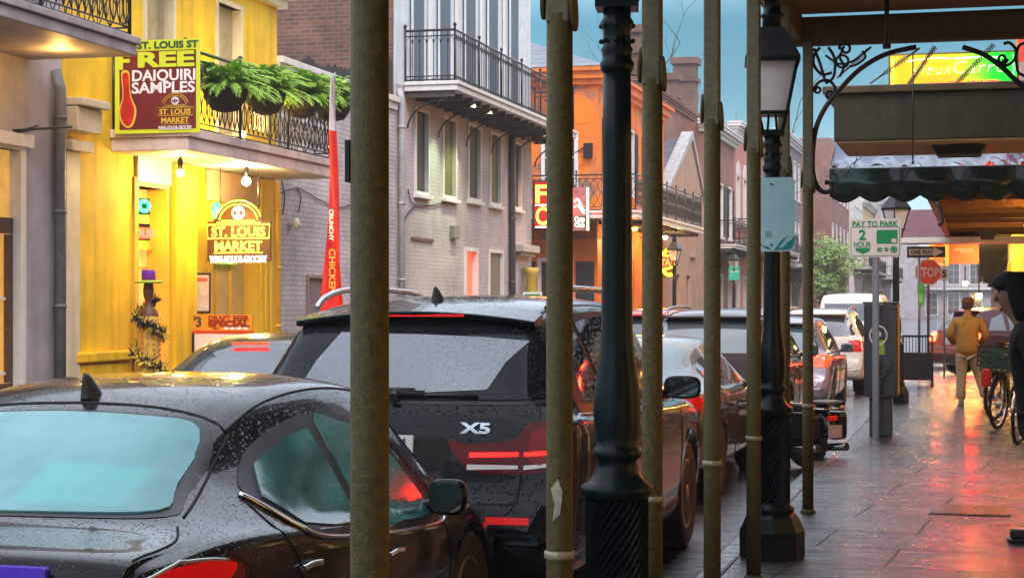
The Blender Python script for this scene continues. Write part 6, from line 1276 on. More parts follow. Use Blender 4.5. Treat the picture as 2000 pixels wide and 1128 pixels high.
c8 = Car('parked_van', 'tall white van beyond the crossing, past the white sport utility', 'van', VAN, (-3.35, 49.6, RZ), 0, paint('van_white', (.72, .72, .72), 0, .35), (1, 1, 1), wr=.36); dress(c8, 'van', M_cgp); 
MB().tube([(-.75, .5, 2.02), (-.75, 3.2, 2.03)], .025, 6).tube([(.75, .5, 2.02), (.75, 3.2, 2.03)], .025, 6).build('roof_rack', M_black, c8.t)
c9 = Car('traffic_suv', 'bright red sport utility in the traffic lane, only its roof showing', 'car', SUV, (-5.0, 27.2, RZ), 0, paint('red_car_paint', (.45, .02, .025), .1, .25), (.95, .95, .93), wr=.35); dress(c9, 'suv', M_cgp)
c10 = Car('crossing_suv', 'maroon and silver crossover with lit brake lamps driving across the side street', 'car', SUV, (-.78, 43.6, RZ), R(-58), paint('wine_paint', (.13, .05, .06), .3, .3), (.95, .95, .93), wr=.35); dress(c10, 'suv', mat('dim_reflecting_glass', (.05, .055, .06)), tl=mat('bright_red_lens', (.5, .01, .01), .2, emit=(1, .02, .015), estr=2.0))
M_red10 = glow('bright_brake_light', (1, .012, .004), 70)
for a in (-.74, .74): c10.patch('brake_light', M_red10, rrect(a - .17, a + .17, .82, 1.04, .04), 'rear', .016, .05)
c10.patch('brake_light', M_red10, rrect(.08, .46, .86, 1.02, .03), 'right', .016, .05)
# ---------------------------------------------------------------- motorcycle at the kerb
P = PZ(1604, 895, 0); mc = thing('motorcycle', 'black motorcycle with saddlebags and a licence plate, backed to the kerb', 'motorcycle', (P.x - .16, P.y + .1, RZ), R(52)); mc.scale = (.86, .86, .86)
M_mcp = paint('gloss_black_tank', (.01, .01, .012)); q = MB()
def torus(q, c, R_, r, n=28, m=8, axis='x'): return q.tube([(c[0], c[1] + R_ * cos(2 * pi * i / n), c[2] + R_ * sin(2 * pi * i / n)) for i in range(n)], r, m, closed=True)
for y in (0, 1.5):
    w = torus(MB(), (0, y, .32), .255, .065).build('wheel', M_rubber, mc); q = MB().lathe([(.2, -.02), (.2, .02)], (0, y, .32), 20, axis='x').lathe([(.05, -.08), (.05, .08)], (0, y, .32), 12, axis='x'); q.build('rim', M_rim, w)
MB().tube(catmull([(0, -.38, .48), (0, -.25, .64), (0, 0, .70), (0, .25, .62)], 4), .10, 10).build('rear_fender', M_mcp, mc)
sl_ = mat('wet_seat', (.03, .03, .034), .12, coat=1); MB().prism(rrect(-.16, .16, -.30, .42, .10), .70, .80, plane='xy').build('seat', sl_, mc, bevel=.03)
k = MB(); k.sphere((0, .68, .80), 1, 16, sc=(.15, .30, .14)); k.build('fuel_tank', M_mcp, mc)
MB().box(-.17, .17, .25, .75, .28, .62).lathe([(.12, -.2), (.12, .2)], (0, .62, .40), 14, axis='x').build('engine', M_plast, mc, bevel=.03)
for sg in (-1, 1):
    MB().prism(rrect(-.38, .14, .36, .70, .06), sg * .16, sg * .31, plane='yz').build('saddlebag', paint('saddlebag_black', (.012, .010, .010)), mc, bevel=.02)
    MB().tube([(sg * .14, 1.5, .32), (sg * .13, 1.2, .85), (sg * .12, 1.1, 1.02)], .025, 8).build('fork', M_chrome, mc)
    MB().tube([(sg * .2, .7, .26), (sg * .24, .1, .24), (sg * .25, -.42, .28)], [.035, .045, .05], 10).build('exhaust', mat('dark_chrome', (.25, .24, .24), .15, 1), mc)
    MB().tube(catmull([(0, 1.08, 1.02), (sg * .2, 1.05, 1.10), (sg * .38, .9, 1.10)], 4), .016, 7).build('handlebar', M_black, mc)
    MB().sphere((sg * .26, -.34, .74), .035, 8).build('turn_signal', M_amb, mc)
MB().sphere((0, 1.28, .92), .1, 12).build('headlight', M_clear, mc); MB().box(-.07, .07, -.44, -.40, .60, .66).build('tail_light', M_redl, mc, bevel=.01)
pp = MB().box(-.11, .11, -.47, -.455, .40, .55).build('licence_plate', mat('pinkish_plate', (.55, .42, .40), .4, nscale=40, namt=.3), mc); pp.rotation_euler = (0, 0, 0)
MB().tube([(.13, -.1, .74), (.13, -.38, .74), (-.13, -.38, .74), (-.13, -.1, .74)], .012, 6).build('grab_rail', M_chrome, mc)
MB().box(-.15, .15, -.46, -.12, .80, .84).build('rack_lid', mat('wet_rack_lid', (.10, .11, .12), .06, spec=1, ior=2.0), mc, bevel=.012)

# ---------------------------------------------------------------- parking sign, pay station, barrier, corner signs
P = PZ(1710, 857, 0); k = (P.y * CT - P.x * ST) / F; zz = lambda y: H - (y - VY) * k
ps = thing('parking_sign', 'white and green pay to park sign on a steel channel post', 'sign', (P.x, P.y, 0))
q = MB().box(-.022, .022, .0, .012, 0, zz(430)); 
for sg in (-1, 1): q.box(sg * .022 - .006, sg * .022 + .006, .0125, .04, 0, zz(430)); q.box(sg * .028 - .012, sg * .028 + .012, .04, .045, 0, zz(430))
q.build('post', M_steel, ps)
pf = mat('pinkish_white_sign', (.70, .62, .60), .45); gr = mat('sign_green', (.01, .25, .07), .45)
sx0, sx1, sz0, sz1 = (1660 - 1710) * k, (1759 - 1710) * k, zz(502), zz(427)
face = MB().prism(rrect(sx0, sx1, sz0, sz1, .03), -.012, -.002).build('face', pf, ps)
q = MB(); r_ = [(x, -.0135, z) for x, z in rrect(sx0 + .018, sx1 - .018, sz0 + .016, zz(443), .025)]; q.tube(r_, .0035, 5, closed=True); q.build('border', gr, ps)
cx = (sx0 + sx1) / 2
put_text('lettering', 'PAY TO PARK', 11 * k, gr, ps, (cx, -.014, zz(437)), bold=.003, ext=.002, width=88 * k)
put_text('lettering', '2', 19 * k, gr, ps, ((1685 - 1710) * k, -.014, zz(458)), bold=.006, ext=.002); put_text('lettering', 'HOUR', 11 * k, gr, ps, ((1685 - 1710) * k, -.014, zz(477)), bold=.002, ext=.002, width=33 * k)
X_ = lambda px: (px - 1710) * k
MB().prism([(X_(1671), zz(484)), (X_(1700), zz(484)), (X_(1699), zz(490)), (X_(1686), zz(496)), (X_(1673), zz(490))][::-1], -.0145, -.0125).build('arrow', gr, ps)
MB().box(X_(1712), X_(1752), -.0145, -.0125, zz(476), zz(449)).build('card_symbol', gr, ps); MB().box(X_(1741), X_(1750), -.016, -.0146, zz(474), zz(466)).build('card_chip', pf, ps)
for a, r in ((1718, 5.2), (1731, 4.4), (1745, 7)): 
    c_ = MB().lathe([(r * k, -.0145), (r * k, -.0125)], (X_(a), 0, zz(487)), 18, axis='y').build('coin_symbol', gr, ps)
    MB().tube([(X_(a) + r * .62 * k * cos(t), -.0152, zz(487) + r * .62 * k * sin(t)) for t in [i * pi / 6 for i in range(12)]], .0022, 4, closed=True).build('coin_ring', pf, c_)
P = PZ(1722, 851, 0); k = (P.y * CT - P.x * ST) / F; zz = lambda y: H - (y - VY) * k; X_ = lambda px: (px - 1722) * k
ks = thing('pay_station', 'dark grey parking pay station with a round letter sign', 'pay station', (P.x, P.y + .12, 0), 0); dk = mat('dark_grey_cabinet', (.035, .036, .042), .38, coat=.3, nscale=9, namt=.35, streak=.4)
MB().box(X_(1698), X_(1742), -.10, .12, 0, zz(776)).build('pedestal', dk, ks, bevel=.01); MB().box(X_(1688), X_(1752), -.16, .16, zz(775), zz(594)).build('cabinet', dk, ks, bevel=.02); MB().box(X_(1686), X_(1754), -.175, .175, zz(593.5), zz(589)).build('cap', dk, ks, bevel=.008)
c_ = MB().tube([(X_(1716) + .10 * cos(t), -.165, zz(655) + .115 * sin(t)) for t in [i * pi / 14 for i in range(28)]], .011, 6, closed=True).build('round_sign', M_white, ks); put_text('letter', 'P', .10, M_white, c_, (X_(1716), -.165, zz(655)), bold=.006, ext=.003)
q = MB().box(X_(1716), X_(1728), -.168, -.161, zz(692), zz(663)); q.build('sticker', mat('lime_sticker', (.30, .45, .03), .5, nscale=30, namt=.5), ks)
rnd = random.Random(8); q = MB()
for i in range(9): a, b = X_(1722 + rnd.uniform(-4, 18)), zz(rnd.uniform(690, 760)); q.tube(catmull([(a, -.163, b), (a + .03, -.163, b - .05), (a - .02, -.163, b - .09), (a + .02, -.163, b - .13)], 3), .007, 4)
q.build('graffiti', M_black, ks)
MB().box(X_(1752.5), X_(1755), -.12, .12, zz(770), zz(600)).build('lit_side_strip', mat('amber_lit_side', (.60, .30, .05), .4), ks)  # orange light on the cabinet's side put in as a coloured strip
P = PZ(1792, 752, 0); k = (P.y * CT - P.x * ST) / F; zz = lambda y: H - (y - VY) * k; br_ = thing('barrier', 'black sidewalk barrier with a solid lower panel past the pay station', 'barrier', (P.x, P.y, 0)); wv = 28 * k
q = MB()
for x in (-wv, wv): q.tube([(x, 0, 0), (x, 0, zz(655))], .022, 6); q.box(x - .03, x + .03, -.28, .28, 0, .04)
q.tube([(-wv, 0, zz(656)), (wv, 0, zz(656))], .022, 6)
for i in range(1, 9): x = -wv + 2 * wv * i / 9; q.tube([(x, 0, zz(690)), (x, 0, zz(656))], .009, 5)
q.build('frame', M_black, br_); MB().box(-wv + .023, wv - .023, -.015, .015, zz(742), zz(688)).build('panel', mat('black_panel', (.012, .012, .016), .4, nscale=12, namt=.4), br_)
YS = 39.6
def corner(px, py): return PY(px, py, YS)
P = corner(1795, 600); k = (P.y * CT - P.x * ST) / F; zz = lambda y: H - (y - VY) * k; X_ = lambda px: (px - 1795) * k
ow = thing('one_way_sign', 'black one way sign with a white arrow pointing right, on a corner post', 'sign', (P.x, YS, 0)); MB().tube([(0, .03, 0), (0, .03, zz(482))], .03, 8).build('post', M_steel, ow)
MB().box(X_(1772), X_(1845), -.012, -.002, zz(503), zz(481)).build('face', mat('sign_black', (.02, .018, .022), .4), ow); pw_ = mat('sign_pink_white', (.72, .62, .60), .45)
MB().prism([(X_(1776), zz(498)), (X_(1776), zz(486)), (X_(1823), zz(486)), (X_(1823), zz(482.5)), (X_(1841), zz(492)), (X_(1823), zz(501.5)), (X_(1823), zz(498))], -.017, -.0125).build('arrow', pw_, ow)
put_text('lettering', 'ONE WAY', 7.5 * k, MATS['sign_black'], ow, (X_(1801), -.019, zz(492)), bold=.006, ext=.002, width=44 * k)
MB().box(X_(1793), X_(1804), -.012, -.002, zz(596), zz(553)).build('lime_plate', mat('lime_plate', (.12, .62, .06), .45, nscale=6, namt=.2), ow); MB().box(X_(1795.5), X_(1801.5), -.016, -.0125, zz(590), zz(575)).build('lime_mark', mat('lime_mark', (.5, .8, .35), .5), ow)
P = PY(1813, 531, YS + .5); k = (P.y * CT - P.x * ST) / F; ss = thing('stop_sign', 'red octagonal stop sign partly behind the one way post', 'sign', (P.x, P.y, 0)); rr = 25 * k / cos(pi / 8) ; zc_ = P.z
oc = lambda r: [(r * cos(pi / 8 + i * pi / 4), zc_ + r * sin(pi / 8 + i * pi / 4)) for i in range(8)]
MB().prism(oc(rr), -.012, -.004).build('border', pw_, ss); MB().prism(oc(rr * .92), -.017, -.0125).build('face', mat('stop_red', (.62, .055, .012), .45, emit=(1, .05, .01), estr=.06), ss); put_text('lettering', 'STOP', 17 * k, pw_, ss, (0, -.019, zc_), bold=.006, ext=.002, width=42 * k); MB().tube([(0, .02, 0), (0, .02, zc_ + rr)], .028, 8).build('post', mat('rusty_post', (.15, .06, .04), .6), ss)
P = PY(1844, 533, YS + .8); t_ = thing('number_plate', 'small white plate with a black numeral right of the stop sign', 'sign', P); MB().prism(rrect(-.10, .10, -.16, .16, .02), -.01, 0).build('face', M_white, t_); put_text('numeral', '5', .15, MATS['sign_black'], t_, (0, -.014, -.01), bold=.01, ext=.002); MB().tube([(0, .03, .3), (0, .03, -P.z)], .022, 6).build('post', M_steel, t_)
P = PY(1834, 491, 43.2 + 5); k = (P.y * CT - P.x * ST) / F; t_ = thing('orange_sign', 'glowing orange hanging sign behind the one way arrow', 'sign', P); MB().prism(rrect(-19 * k, 19 * k, -29 * k, 29 * k, .06), -.05, .05).build('face', mat('lit_orange_sign', (.7, .18, .03), .45, emit=(1, .12, .01), estr=1.1), t_)
MB().tube([(13 * k * cos(a), -.06, 22 * k + 9 * k * sin(a)) for a in [pi + .2 + i * (pi - .4) / 10 for i in range(11)]], 2.2 * k, 6).build('arc_mark', glow('red_arc', (1, .02, .005), 3), t_); MB().tube([(0, 0, 29 * k), (0, 0, .62)], .02, 6).build('hanger', M_iron, t_); MB().box(-10 * k, 10 * k, -.055, -.0505, -22 * k, -13 * k).build('caption_bar', mat('orange_caption', (.5, .10, .02), .5), t_)
P = PY(1881, 490, 48.6); k = (P.y * CT - P.x * ST) / F; t_ = thing('rust_sign', 'large rust red lit sign with a glowing red stroke beside the orange sign', 'sign', P); MB().box(-30 * k, 30 * k, -.05, .05, -25 * k, 25 * k).build('face', mat('lit_rust_sign', (.35, .06, .015), .45, emit=(1, .07, .006), estr=.45, nscale=3, namt=.4), t_)
MB().box(-31 * k, 31 * k, -.045, .045, 25 * k + .002, 27 * k).build('frame', mat('rust_frame', (.15, .04, .02), .5), t_); MB().tube(catmull([(-17 * k, -.07, 1 * k), (-8 * k, -.07, 4 * k), (4 * k, -.07, 2 * k), (17 * k, -.07, 3 * k), (14 * k, -.07, -2 * k), (-6 * k, -.07, -2 * k)], 4), 2.6 * k, 6).build('stroke', glow('red_stroke', (1, .02, .006), 14), t_)
MB().tube([(-.3, 0, 27 * k), (-.3, 0, .75)], .02, 6).tube([(.3, 0, 27 * k), (.3, 0, .75)], .02, 6).build('hanger', M_iron, t_)
# added glowing board, hidden behind the awning, reddens the sidewalk; lamps deeper under the galleries
t_ = thing('added_glow_board', 'added red glowing board, unseen behind the green awning, reddening the sidewalk', 'sign', (.42, 20.2, 2.93)); MB().box(-.62, .62, 0, .08, -.14, .20).build('face', mat('deep_red_board', (.3, .02, .02), .4, emit=(1, .02, .01), estr=1.2), t_)
q = MB()
for z in (-.08, .03, .14): q.tube([(-.55, -.02, z), (.55, -.02, z)], .02, 6)
q.build('tube', glow('red_tubes', (1, .02, .008), 95), t_); MB().tube([(0, .04, .2), (0, .04, .6)], .015, 6).build('hanger', M_iron, t_)
for i, (px, py, Y, col, e, r, lab) in enumerate(((1912, 578, 50, (1, .75, .1), 28, .09, 'yellow lamp glowing behind the cap of the man in the tan jacket'), (1893, 455, 52, (1, .7, .15), 16, .09, 'yellow lamp glowing above the rust red sign'), (1885, 553, 55, (1, .7, .2), 16, .08, 'small yellow lamp under the far golden gallery'), (1622, 556, 120, (1, .5, .05), 26, .32, 'large orange lamp glowing far down the street'), (1554, 583, 112, (1, .4, .03), 22, .22, 'small orange lamp glowing low on the far side'), (1640, 565, 150, (1, .06, .06), 10, .4, 'hazy red lamp far down the street'))):
    P = PY(px, py, Y); t_ = thing('glowing_lamp', lab, 'lamp', P); MB().sphere((0, 0, 0), r, 12).build('globe', glow('lamp_glow%d' % i, col, e), t_); MB().lathe([(r * .5, r * .8), (r * .6, r * 1.2), (.02, r * 1.5), (.02, r * 1.5 + .4)], n=8).build('holder', M_iron, t_)
plamp('golden_light', (-.3, 52, 3.1), (1, .55, .1), 330, .2); plamp('golden_light', (-.3, 58, 3.1), (1, .55, .1), 240, .2); plamp('corner_light', (0, 47.0, 2.9), (1, .62, .12), 160, .2)

# ---------------------------------------------------------------- people
def skin(name, pts, edges, m, parent, sub=2, root=0):
    me = bpy.data.meshes.new(name); me.from_pydata([p[:3] for p in pts], edges, []); o = bpy.data.objects.new(name, me); C.collection.objects.link(o)
    s = o.modifiers.new('s', 'SKIN'); s.use_smooth_shade = True; s.branch_smoothing = .3
    for i, p in enumerate(pts):
        v = me.skin_vertices[0].data[i]; v.radius = (p[3], p[4] if len(p) > 4 else p[3]); v.use_root = i == root
    u = o.modifiers.new('u', 'SUBSURF'); u.levels = u.render_levels = sub
    bpy.context.view_layer.update(); dg = bpy.context.evaluated_depsgraph_get(); m2 = bpy.data.meshes.new_from_object(o.evaluated_get(dg)); o.modifiers.clear(); o.data = m2; m2.materials.clear(); m2.materials.append(m)
    for p in m2.polygons: p.use_smooth = True
    bpy.data.meshes.remove(me); o.parent = parent; return o
def chain(n, a=0): return [(a + i, a + i + 1) for i in range(n - 1)]
skin_m = mat('skin', (.42, .22, .14), .5, nscale=20, namt=.15); tanj = mat('tan_jacket_cloth', (.44, .24, .045), .75, nscale=18, namt=.3, bump=.5, bscale=9); khaki = mat('khaki_cloth', (.46, .33, .20), .8, nscale=18, namt=.25, bump=.5, bscale=8)
P = PZ(1890, 790, 0); mn = thing('person', 'person in tan jacket, khaki trousers and brown cap walking away', 'person', P, 0)
# body (one continuous surface): pelvis, spine, neck, head, arms with hands, legs
B = [(0, 0, .88, .13, .10), (0, .0, 1.08, .13, .10), (0, -.01, 1.27, .15, .10), (0, .0, 1.39, .06, .06), (0, .02, 1.46, .055, .055), (0, .03, 1.55, .078, .092), (0, .03, 1.62, .07, .085)]
E = chain(7)
def limb(pts, at):
    k = len(B); B.extend(pts); E.append((at, k)); E.extend(chain(len(pts), k))
limb([(-.17, 0, 1.33, .055), (-.25, -.02, 1.10, .045), (-.20, .18, 1.00, .036), (-.14, .26, 1.01, .03), (-.11, .32, 1.02, .022)], 2); limb([(.17, 0, 1.33, .055), (.25, -.02, 1.10, .045), (.20, .18, 1.00, .036), (.14, .26, 1.01, .03), (.11, .32, 1.02, .022)], 2)
limb([(-.09, 0, .80, .085), (-.095, .01, .46, .058), (-.10, -.02, .09, .04), (-.10, .10, .04, .035)], 0); limb([(.09, 0, .80, .085), (.17, .10, .48, .058), (.27, .02, .12, .04), (.29, .13, .06, .035)], 0)
body = skin('body', B, E, skin_m, mn)
def fingers(par, wrist, d, m, s=1.0):     # four fingers and a thumb, slightly curled
    wrist, d = Vector(wrist), Vector(d).normalized(); side_ = d.cross(Vector((0, .3, 1)) if abs(d.z) > .8 else Vector((0, 0, 1))).normalized(); up = side_.cross(d)
    for i, (o_, l) in enumerate(((-.03, .070), (-.010, .080), (.010, .076), (.028, .06))): a = wrist + side_ * o_ * s; MB().tube([a, a + d * l * .5 * s, a + (d * l - up * l * .3) * s, a + (d * l * 1.15 - up * l * .7) * s], [.009, .0085, .008, .006], 6).build('finger', m, par)
    a = wrist - d * .03 - side_ * .03; MB().tube([a, a - side_ * .025 + d * .02, a - side_ * .03 + d * .05], [.011, .010, .008], 6).build('thumb', m, par)
fingers(body, (-.11, .33, 1.02), (.5, .8, .0), skin_m); fingers(body, (.11, .33, 1.02), (-.5, .8, 0), skin_m)
J = [(0, -.005, .76, .20, .15), (0, -.01, .98, .19, .145), (0, -.02, 1.15, .20, .15), (0, -.015, 1.29, .19, .125), (0, .0, 1.38, .085, .08)]
JE = chain(5); k_ = len(J); J += [(-.19, -.01, 1.33, .085), (-.275, -.03, 1.11, .075), (-.225, .15, .99, .06), (-.17, .22, 1.0, .05)]; JE += [(3, k_)] + chain(4, k_); k_ = len(J); J += [(.19, -.01, 1.33, .085), (.275, -.03, 1.11, .075), (.225, .15, .99, .06), (.17, .22, 1.0, .05)]; JE += [(3, k_)] + chain(4, k_)
skin('jacket', J, JE, tanj, mn); MB().lathe([(.10, 1.355), (.095, 1.39), (.085, 1.42)], (0, .005, 0), 18).build('collar', tanj, mn)
Tq = [(0, 0, .90, .165, .125), (-.09, 0, .76, .115), (-.098, .01, .46, .085), (-.10, -.01, .18, .078), (-.10, -.01, .06, .082), (.09, .01, .76, .115), (.17, .09, .47, .085), (.25, .03, .2, .078), (.27, .015, .11, .08)]
skin('trousers', Tq, [(0, 1), (1, 2), (2, 3), (3, 4), (0, 5), (5, 6), (6, 7), (7, 8)], khaki, mn)
for x, y, z in ((-.10, .0, 0), (.28, .03, .03)): MB().prism(rrect(x - .05, x + .05, y - .11, y + .18, .045), z, z + .03, plane='xy').prism(rrect(x - .045, x + .045, y - .10, y + .16, .04), z + .0305, z + .085, plane='xy').build('shoe', mat('pale_shoe', (.30, .26, .24), .6), mn, bevel=.015)
q = MB(); q.lathe([(.093, 1.60), (.098, 1.63), (.09, 1.67), (.06, 1.70), (.01, 1.71)], (0, .03, 0), 20); q.build('cap', mat('brown_cap', (.14, .07, .025), .8, nscale=20, namt=.3), mn); MB().prism(arc((0, .11), .085, 0, pi, 10), 1.615, 1.63, plane='xy').build('cap_brim', MATS['brown_cap'], mn)
MB().lathe([(.080, 1.52), (.086, 1.56), (.090, 1.605)], (0, .022, 0), 18).build('hair', mat('dark_brown_hair', (.05, .03, .02), .7), mn)
for sg in (-1, 1): MB().sphere((sg * .082, .03, 1.545), .024, 8, sc=(.5, .8, 1.3)).build('ear', skin_m, mn)
# the hooded person at the right edge, seen from the side, facing the street
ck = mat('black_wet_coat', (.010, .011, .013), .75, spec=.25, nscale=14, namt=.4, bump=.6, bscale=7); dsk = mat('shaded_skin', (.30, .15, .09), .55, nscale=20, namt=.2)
P = PZ(1998, 1056, 0); hp = thing('person', 'person in black hooded coat bending forward at the right edge', 'person', (P.x + .15, P.y, 0), R(84))
B = [(0, 0, .92, .13, .11), (0, .02, 1.12, .13, .11), (0, .10, 1.36, .15, .11), (0, .17, 1.48, .058), (0, .235, 1.575, .058, .066), (0, .245, 1.655, .072, .088), (0, .235, 1.745, .07, .09)]; E = chain(7)
limb([(-.18, .10, 1.41, .055), (-.25, .0, 1.14, .046), (-.24, .03, .92, .036), (-.23, .05, .84, .03), (-.22, .06, .78, .022)], 2); limb([(.18, .10, 1.41, .055), (.25, .0, 1.14, .046), (.24, .03, .92, .036), (.23, .05, .84, .03), (.22, .06, .78, .022)], 2)
limb([(-.10, 0, .82, .09), (-.10, .05, .48, .06), (-.10, 0, .09, .042), (-.10, .12, .04, .035)], 0); limb([(.10, 0, .82, .09), (.11, -.02, .48, .06), (.11, -.10, .09, .042), (.11, .02, .04, .035)], 0)
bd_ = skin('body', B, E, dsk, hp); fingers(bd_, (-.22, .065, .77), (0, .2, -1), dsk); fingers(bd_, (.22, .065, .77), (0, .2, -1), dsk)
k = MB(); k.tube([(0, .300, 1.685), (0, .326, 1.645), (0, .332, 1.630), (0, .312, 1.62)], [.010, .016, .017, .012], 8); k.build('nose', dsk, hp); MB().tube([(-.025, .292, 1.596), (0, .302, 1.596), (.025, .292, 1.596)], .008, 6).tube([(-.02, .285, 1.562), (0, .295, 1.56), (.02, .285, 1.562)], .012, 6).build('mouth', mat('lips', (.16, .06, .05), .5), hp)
for sg in (-1, 1): MB().sphere((sg * .034, .302, 1.68), .012, 8).build('eye', mat('eye_dark', (.03, .02, .02), .2), hp)
J = [(0, -.04, .62, .24, .24), (0, -.02, .85, .24, .23), (0, .02, 1.10, .23, .22), (0, .09, 1.34, .22, .18), (0, .16, 1.48, .13, .13)]; JE = chain(5)
for sg in (-1, 1): k_ = len(J); J += [(sg * .19, .10, 1.40, .10), (sg * .27, .0, 1.14, .09), (sg * .25, .025, .93, .07), (sg * .24, .045, .865, .06)]; JE += [(3, k_)] + chain(4, k_)
skin('coat', J, JE, ck, hp)
q = MB(); prof = []; n_ = 22; rows_ = 12       # open hood round the head
vs = []
for i in range(rows_ + 1):
    a = -1.15 + (2.55) * i / rows_; r0 = .135; yc = .135 - .14 * sin(max(0, min(1, (i / rows_)))) * .6
    for j in range(n_ + 1):
        b = -pi * .62 + 2 * pi * .62 * j / n_; rx = .118 * cos(a * .72); y = .22 - (.15 * cos(b) * cos(a * .60)) - .04 * (1 - sin(a)); x = rx * sin(b) * 1.10; z = 1.645 + .175 * sin(a); vs.append((x, y, z))
q.add(vs, [(i * (n_ + 1) + j, i * (n_ + 1) + j + 1, (i + 1) * (n_ + 1) + j + 1, (i + 1) * (n_ + 1) + j) for i in range(rows_) for j in range(n_)], 0, True)
ho = q.build('hood', ck, hp); sm = ho.modifiers.new('s', 'SOLIDIFY'); sm.thickness = .018
MB().sphere((0, .235, 1.745), .105, 16, sc=(1, 1.18, .72)).prism(arc((0, .30), .085, .1, pi - .1, 10), 1.715, 1.73, plane='xy').build('cap', mat('black_cap', (.012, .011, .010), .8), hp)
Tq = [(0, 0, .90, .16, .13), (-.10, .01, .78, .11), (-.10, .05, .48, .085), (-.10, .01, .16, .075), (-.10, .01, .07, .075), (.10, 0, .78, .11), (.11, -.02, .48, .085), (.11, -.09, .16, .075), (.11, -.09, .07, .075)]
skin('trousers', Tq, [(0, 1), (1, 2), (2, 3), (3, 4), (0, 5), (5, 6), (6, 7), (7, 8)], mat('black_trousers', (.010, .010, .012), .7), hp)
for x, y in ((-.10, .05), (.11, -.06)): MB().prism(rrect(x - .05, x + .05, y - .12, y + .20, .045), 0, .03, plane='xy').prism(rrect(x - .045, x + .045, y - .10, y + .18, .04), .0305, .095, plane='xy').build('shoe', mat('black_shoe', (.012, .012, .013), .3), hp, bevel=.015)

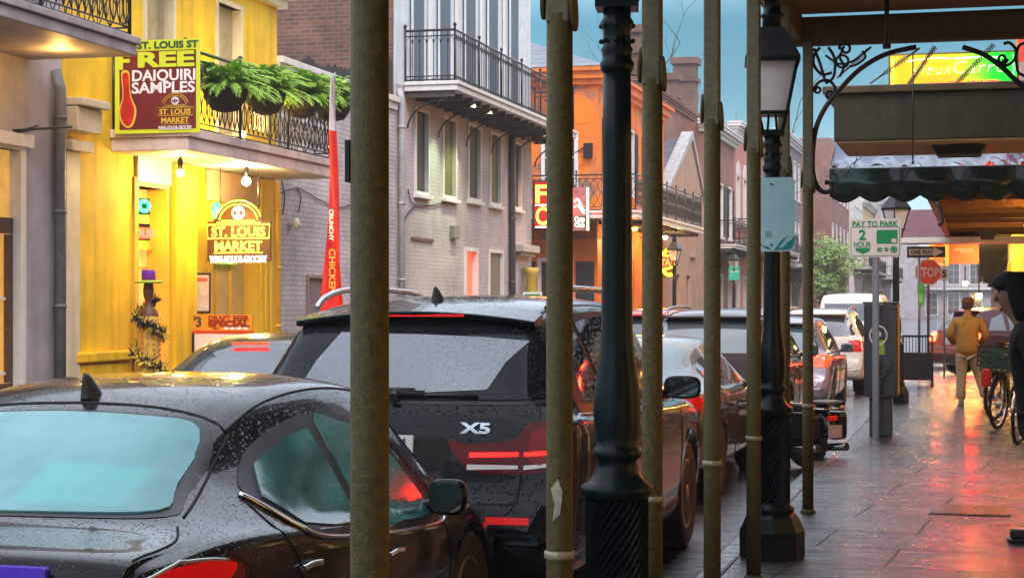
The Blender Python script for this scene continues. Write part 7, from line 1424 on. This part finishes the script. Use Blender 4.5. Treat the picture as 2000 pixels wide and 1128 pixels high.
# ---------------------------------------------------------------- bicycles
def bicycle(name, lab, loc, rz, fc, basket=None, lean=4, fender=None):
    b = thing(name, lab, 'bicycle', loc, rz, 'bicycles on the sidewalk'); b.rotation_euler = (0, R(lean), rz); r = .335
    for y in (0, 1.02):
        w = torus(MB(), (0, y, r), r - .02, .022, 40, 8).build('wheel', M_rubber, b); q = torus(MB(), (0, y, r), r - .048, .012, 36, 6)
        for i in range(20): a = 2 * pi * i / 20; q.tube([((.03 if i % 2 else -.03), y, r), (0, y + (r - .05) * cos(a), r + (r - .05) * sin(a))], .0016, 3)
        q.lathe([(.02, -.05), (.02, .05)], (0, y, r), 10, axis='x'); q.build('rim', M_chrome, w)
    q = MB(); bb, st, hd, hb = (0, .43, .28), (0, .27, .76), (0, .86, .80), (0, .90, .66)
    for a, c_, rr in ((bb, st, .017), (st, hd, .016), (bb, hb, .019), (hd, hb, .02)): q.tube([a, c_], rr, 8)
    for sg in (-1, 1): q.tube([(sg * .05, 0, r), (sg * .02, .43, .28)], .010, 6); q.tube([(sg * .05, 0, r), (sg * .012, .28, .72)], .009, 6); q.tube([(sg * .05, 1.02, r), (sg * .04, .96, .60), (sg * .02, .90, .66)], .012, 6)
    q.build('frame', fc, b)
    MB().tube([st, (0, .245, .90)], .013, 8).build('seat_post', M_chrome, b); MB().prism([(x, y) for x, y in rp([(-.10, .12), (0, .10), (.10, .12), (.075, .25), (.025, .38), (-.025, .38), (-.075, .25)], 3)], .895, .955, plane='xy').build('saddle', M_black, b, bevel=.02)
    h = MB().tube([(0, .86, .80), (0, .84, .98)], .014, 8).tube(catmull([(-.31, .70, 1.02), (-.2, .80, 1.03), (0, .86, .99), (.2, .80, 1.03), (.31, .70, 1.02)], 4), .012, 8).build('handlebar', M_chrome, b)
    for sg in (-1, 1): MB().tube([(sg * .315, .69, 1.02), (sg * .24, .765, 1.027)], .018, 8).build('grip', M_black, h); MB().tube([(sg * .17, .43, .28 + sg * .12), (sg * .09, .43, .28 + sg * .12)], .018, 6).tube([(sg * .06, .43, .28), (sg * .06, .43, .28 + sg * .13)], .010, 6).build('pedal', M_black, b)
    MB().lathe([(.095, .045), (.095, .055)], (0, .43, .28), 24, axis='x').build('chainring', M_steel, b)
    MB().tube([((r + .025) * 0, (r + .028) * cos(a), r + (r + .028) * sin(a)) for a in [.7 + i * 2.3 / 14 for i in range(15)]], .018, 6).build('mudguard', fender or M_black, b)
    if basket:
        q = MB(); x0, x1, y0, y1, z0, z1 = -.19, .19, -.24, .16, .74, 1.02
        q.box(x0, x1, y0, y1, z0, z0 + .02)
        for zz_ in (z0 + .06, z0 + .12, z0 + .18, z1 - .03):
            q.box(x0, x1, y0, y0 + .012, zz_, zz_ + .032); q.box(x0, x1, y1 - .012, y1, zz_, zz_ + .032); q.box(x0, x0 + .012, y0 + .013, y1 - .013, zz_, zz_ + .032); q.box(x1 - .012, x1, y0 + .013, y1 - .013, zz_, zz_ + .032)
        for i in range(6):
            xx = x0 + .004 + (x1 - x0 - .028) * i / 5; q.box(xx, xx + .02, y0 + .002, y0 + .010, z0 + .021, z1); q.box(xx, xx + .02, y1 - .010, y1 - .002, z0 + .021, z1)
        q.build('crate', basket, b); MB().tube([(-.07, .02, r + .02), (-.08, -.05, .735), (.08, -.05, .735), (.07, .02, r + .02)], .010, 6).build('rear_rack', M_black, b)
    return b
P = PZ(1951, 838, 0); b1 = bicycle('bicycle', 'bicycle with dark green crate and yellow frame on the sidewalk', (P.x - .02, P.y, 0), R(-20), paint('yellow_bike_paint', (.55, .42, .03)), mat('dark_green_crate', (.012, .05, .03), .4), 3)
k = MB().prism(rrect(-.06, .06, .52, .76, .05), -.30, -.22, plane='xz'); k.build('red_pannier', mat('red_pannier_cloth', (.60, .02, .015), .35, coat=.5), b1, bevel=.02).location = (-.09, .02, .02)
P = PZ(1984, 868, 0); bicycle('bicycle', 'nearer black bicycle with bright chrome mudguard beside the hooded person', (P.x + .02, P.y, 0), R(-14), paint('black_bike_paint', (.012, .012, .013)), None, 3, M_chrome)
P = PZ(1934, 822, 0); bicycle('bicycle', 'farthest black bicycle mostly hidden behind the green crate', (P.x + .05, P.y + .2, 0), R(-24), paint('black_bike_paint', (.012, .012, .013)), mat('black_basket', (.015, .015, .017), .5), 3)
t_ = thing('litter', 'small black shoe shaped scrap lying at the right edge of the wet sidewalk', 'litter', PZ(1997, 1046, 0), R(80)) if False else None

# ---------------------------------------------------------------- rain haze over the street
hz = MB().box(-32, 14, -6, 262, -1.5, 13.6).build('haze', mat('haze', (1, 1, 1)), None); tag(hz, kind='stuff')
m = MATS['haze']; t = m.node_tree; t.nodes.clear(); vo = N(t, 'ShaderNodeVolumePrincipled'); om = N(t, 'ShaderNodeOutputMaterial'); t.links.new(vo.outputs[0], om.inputs['Volume'])
vo.inputs['Color'].default_value = (.86, .90, .95, 1); vo.inputs['Density'].default_value = .0011; vo.inputs['Anisotropy'].default_value = .2
for mt in bpy.data.materials:
    pass
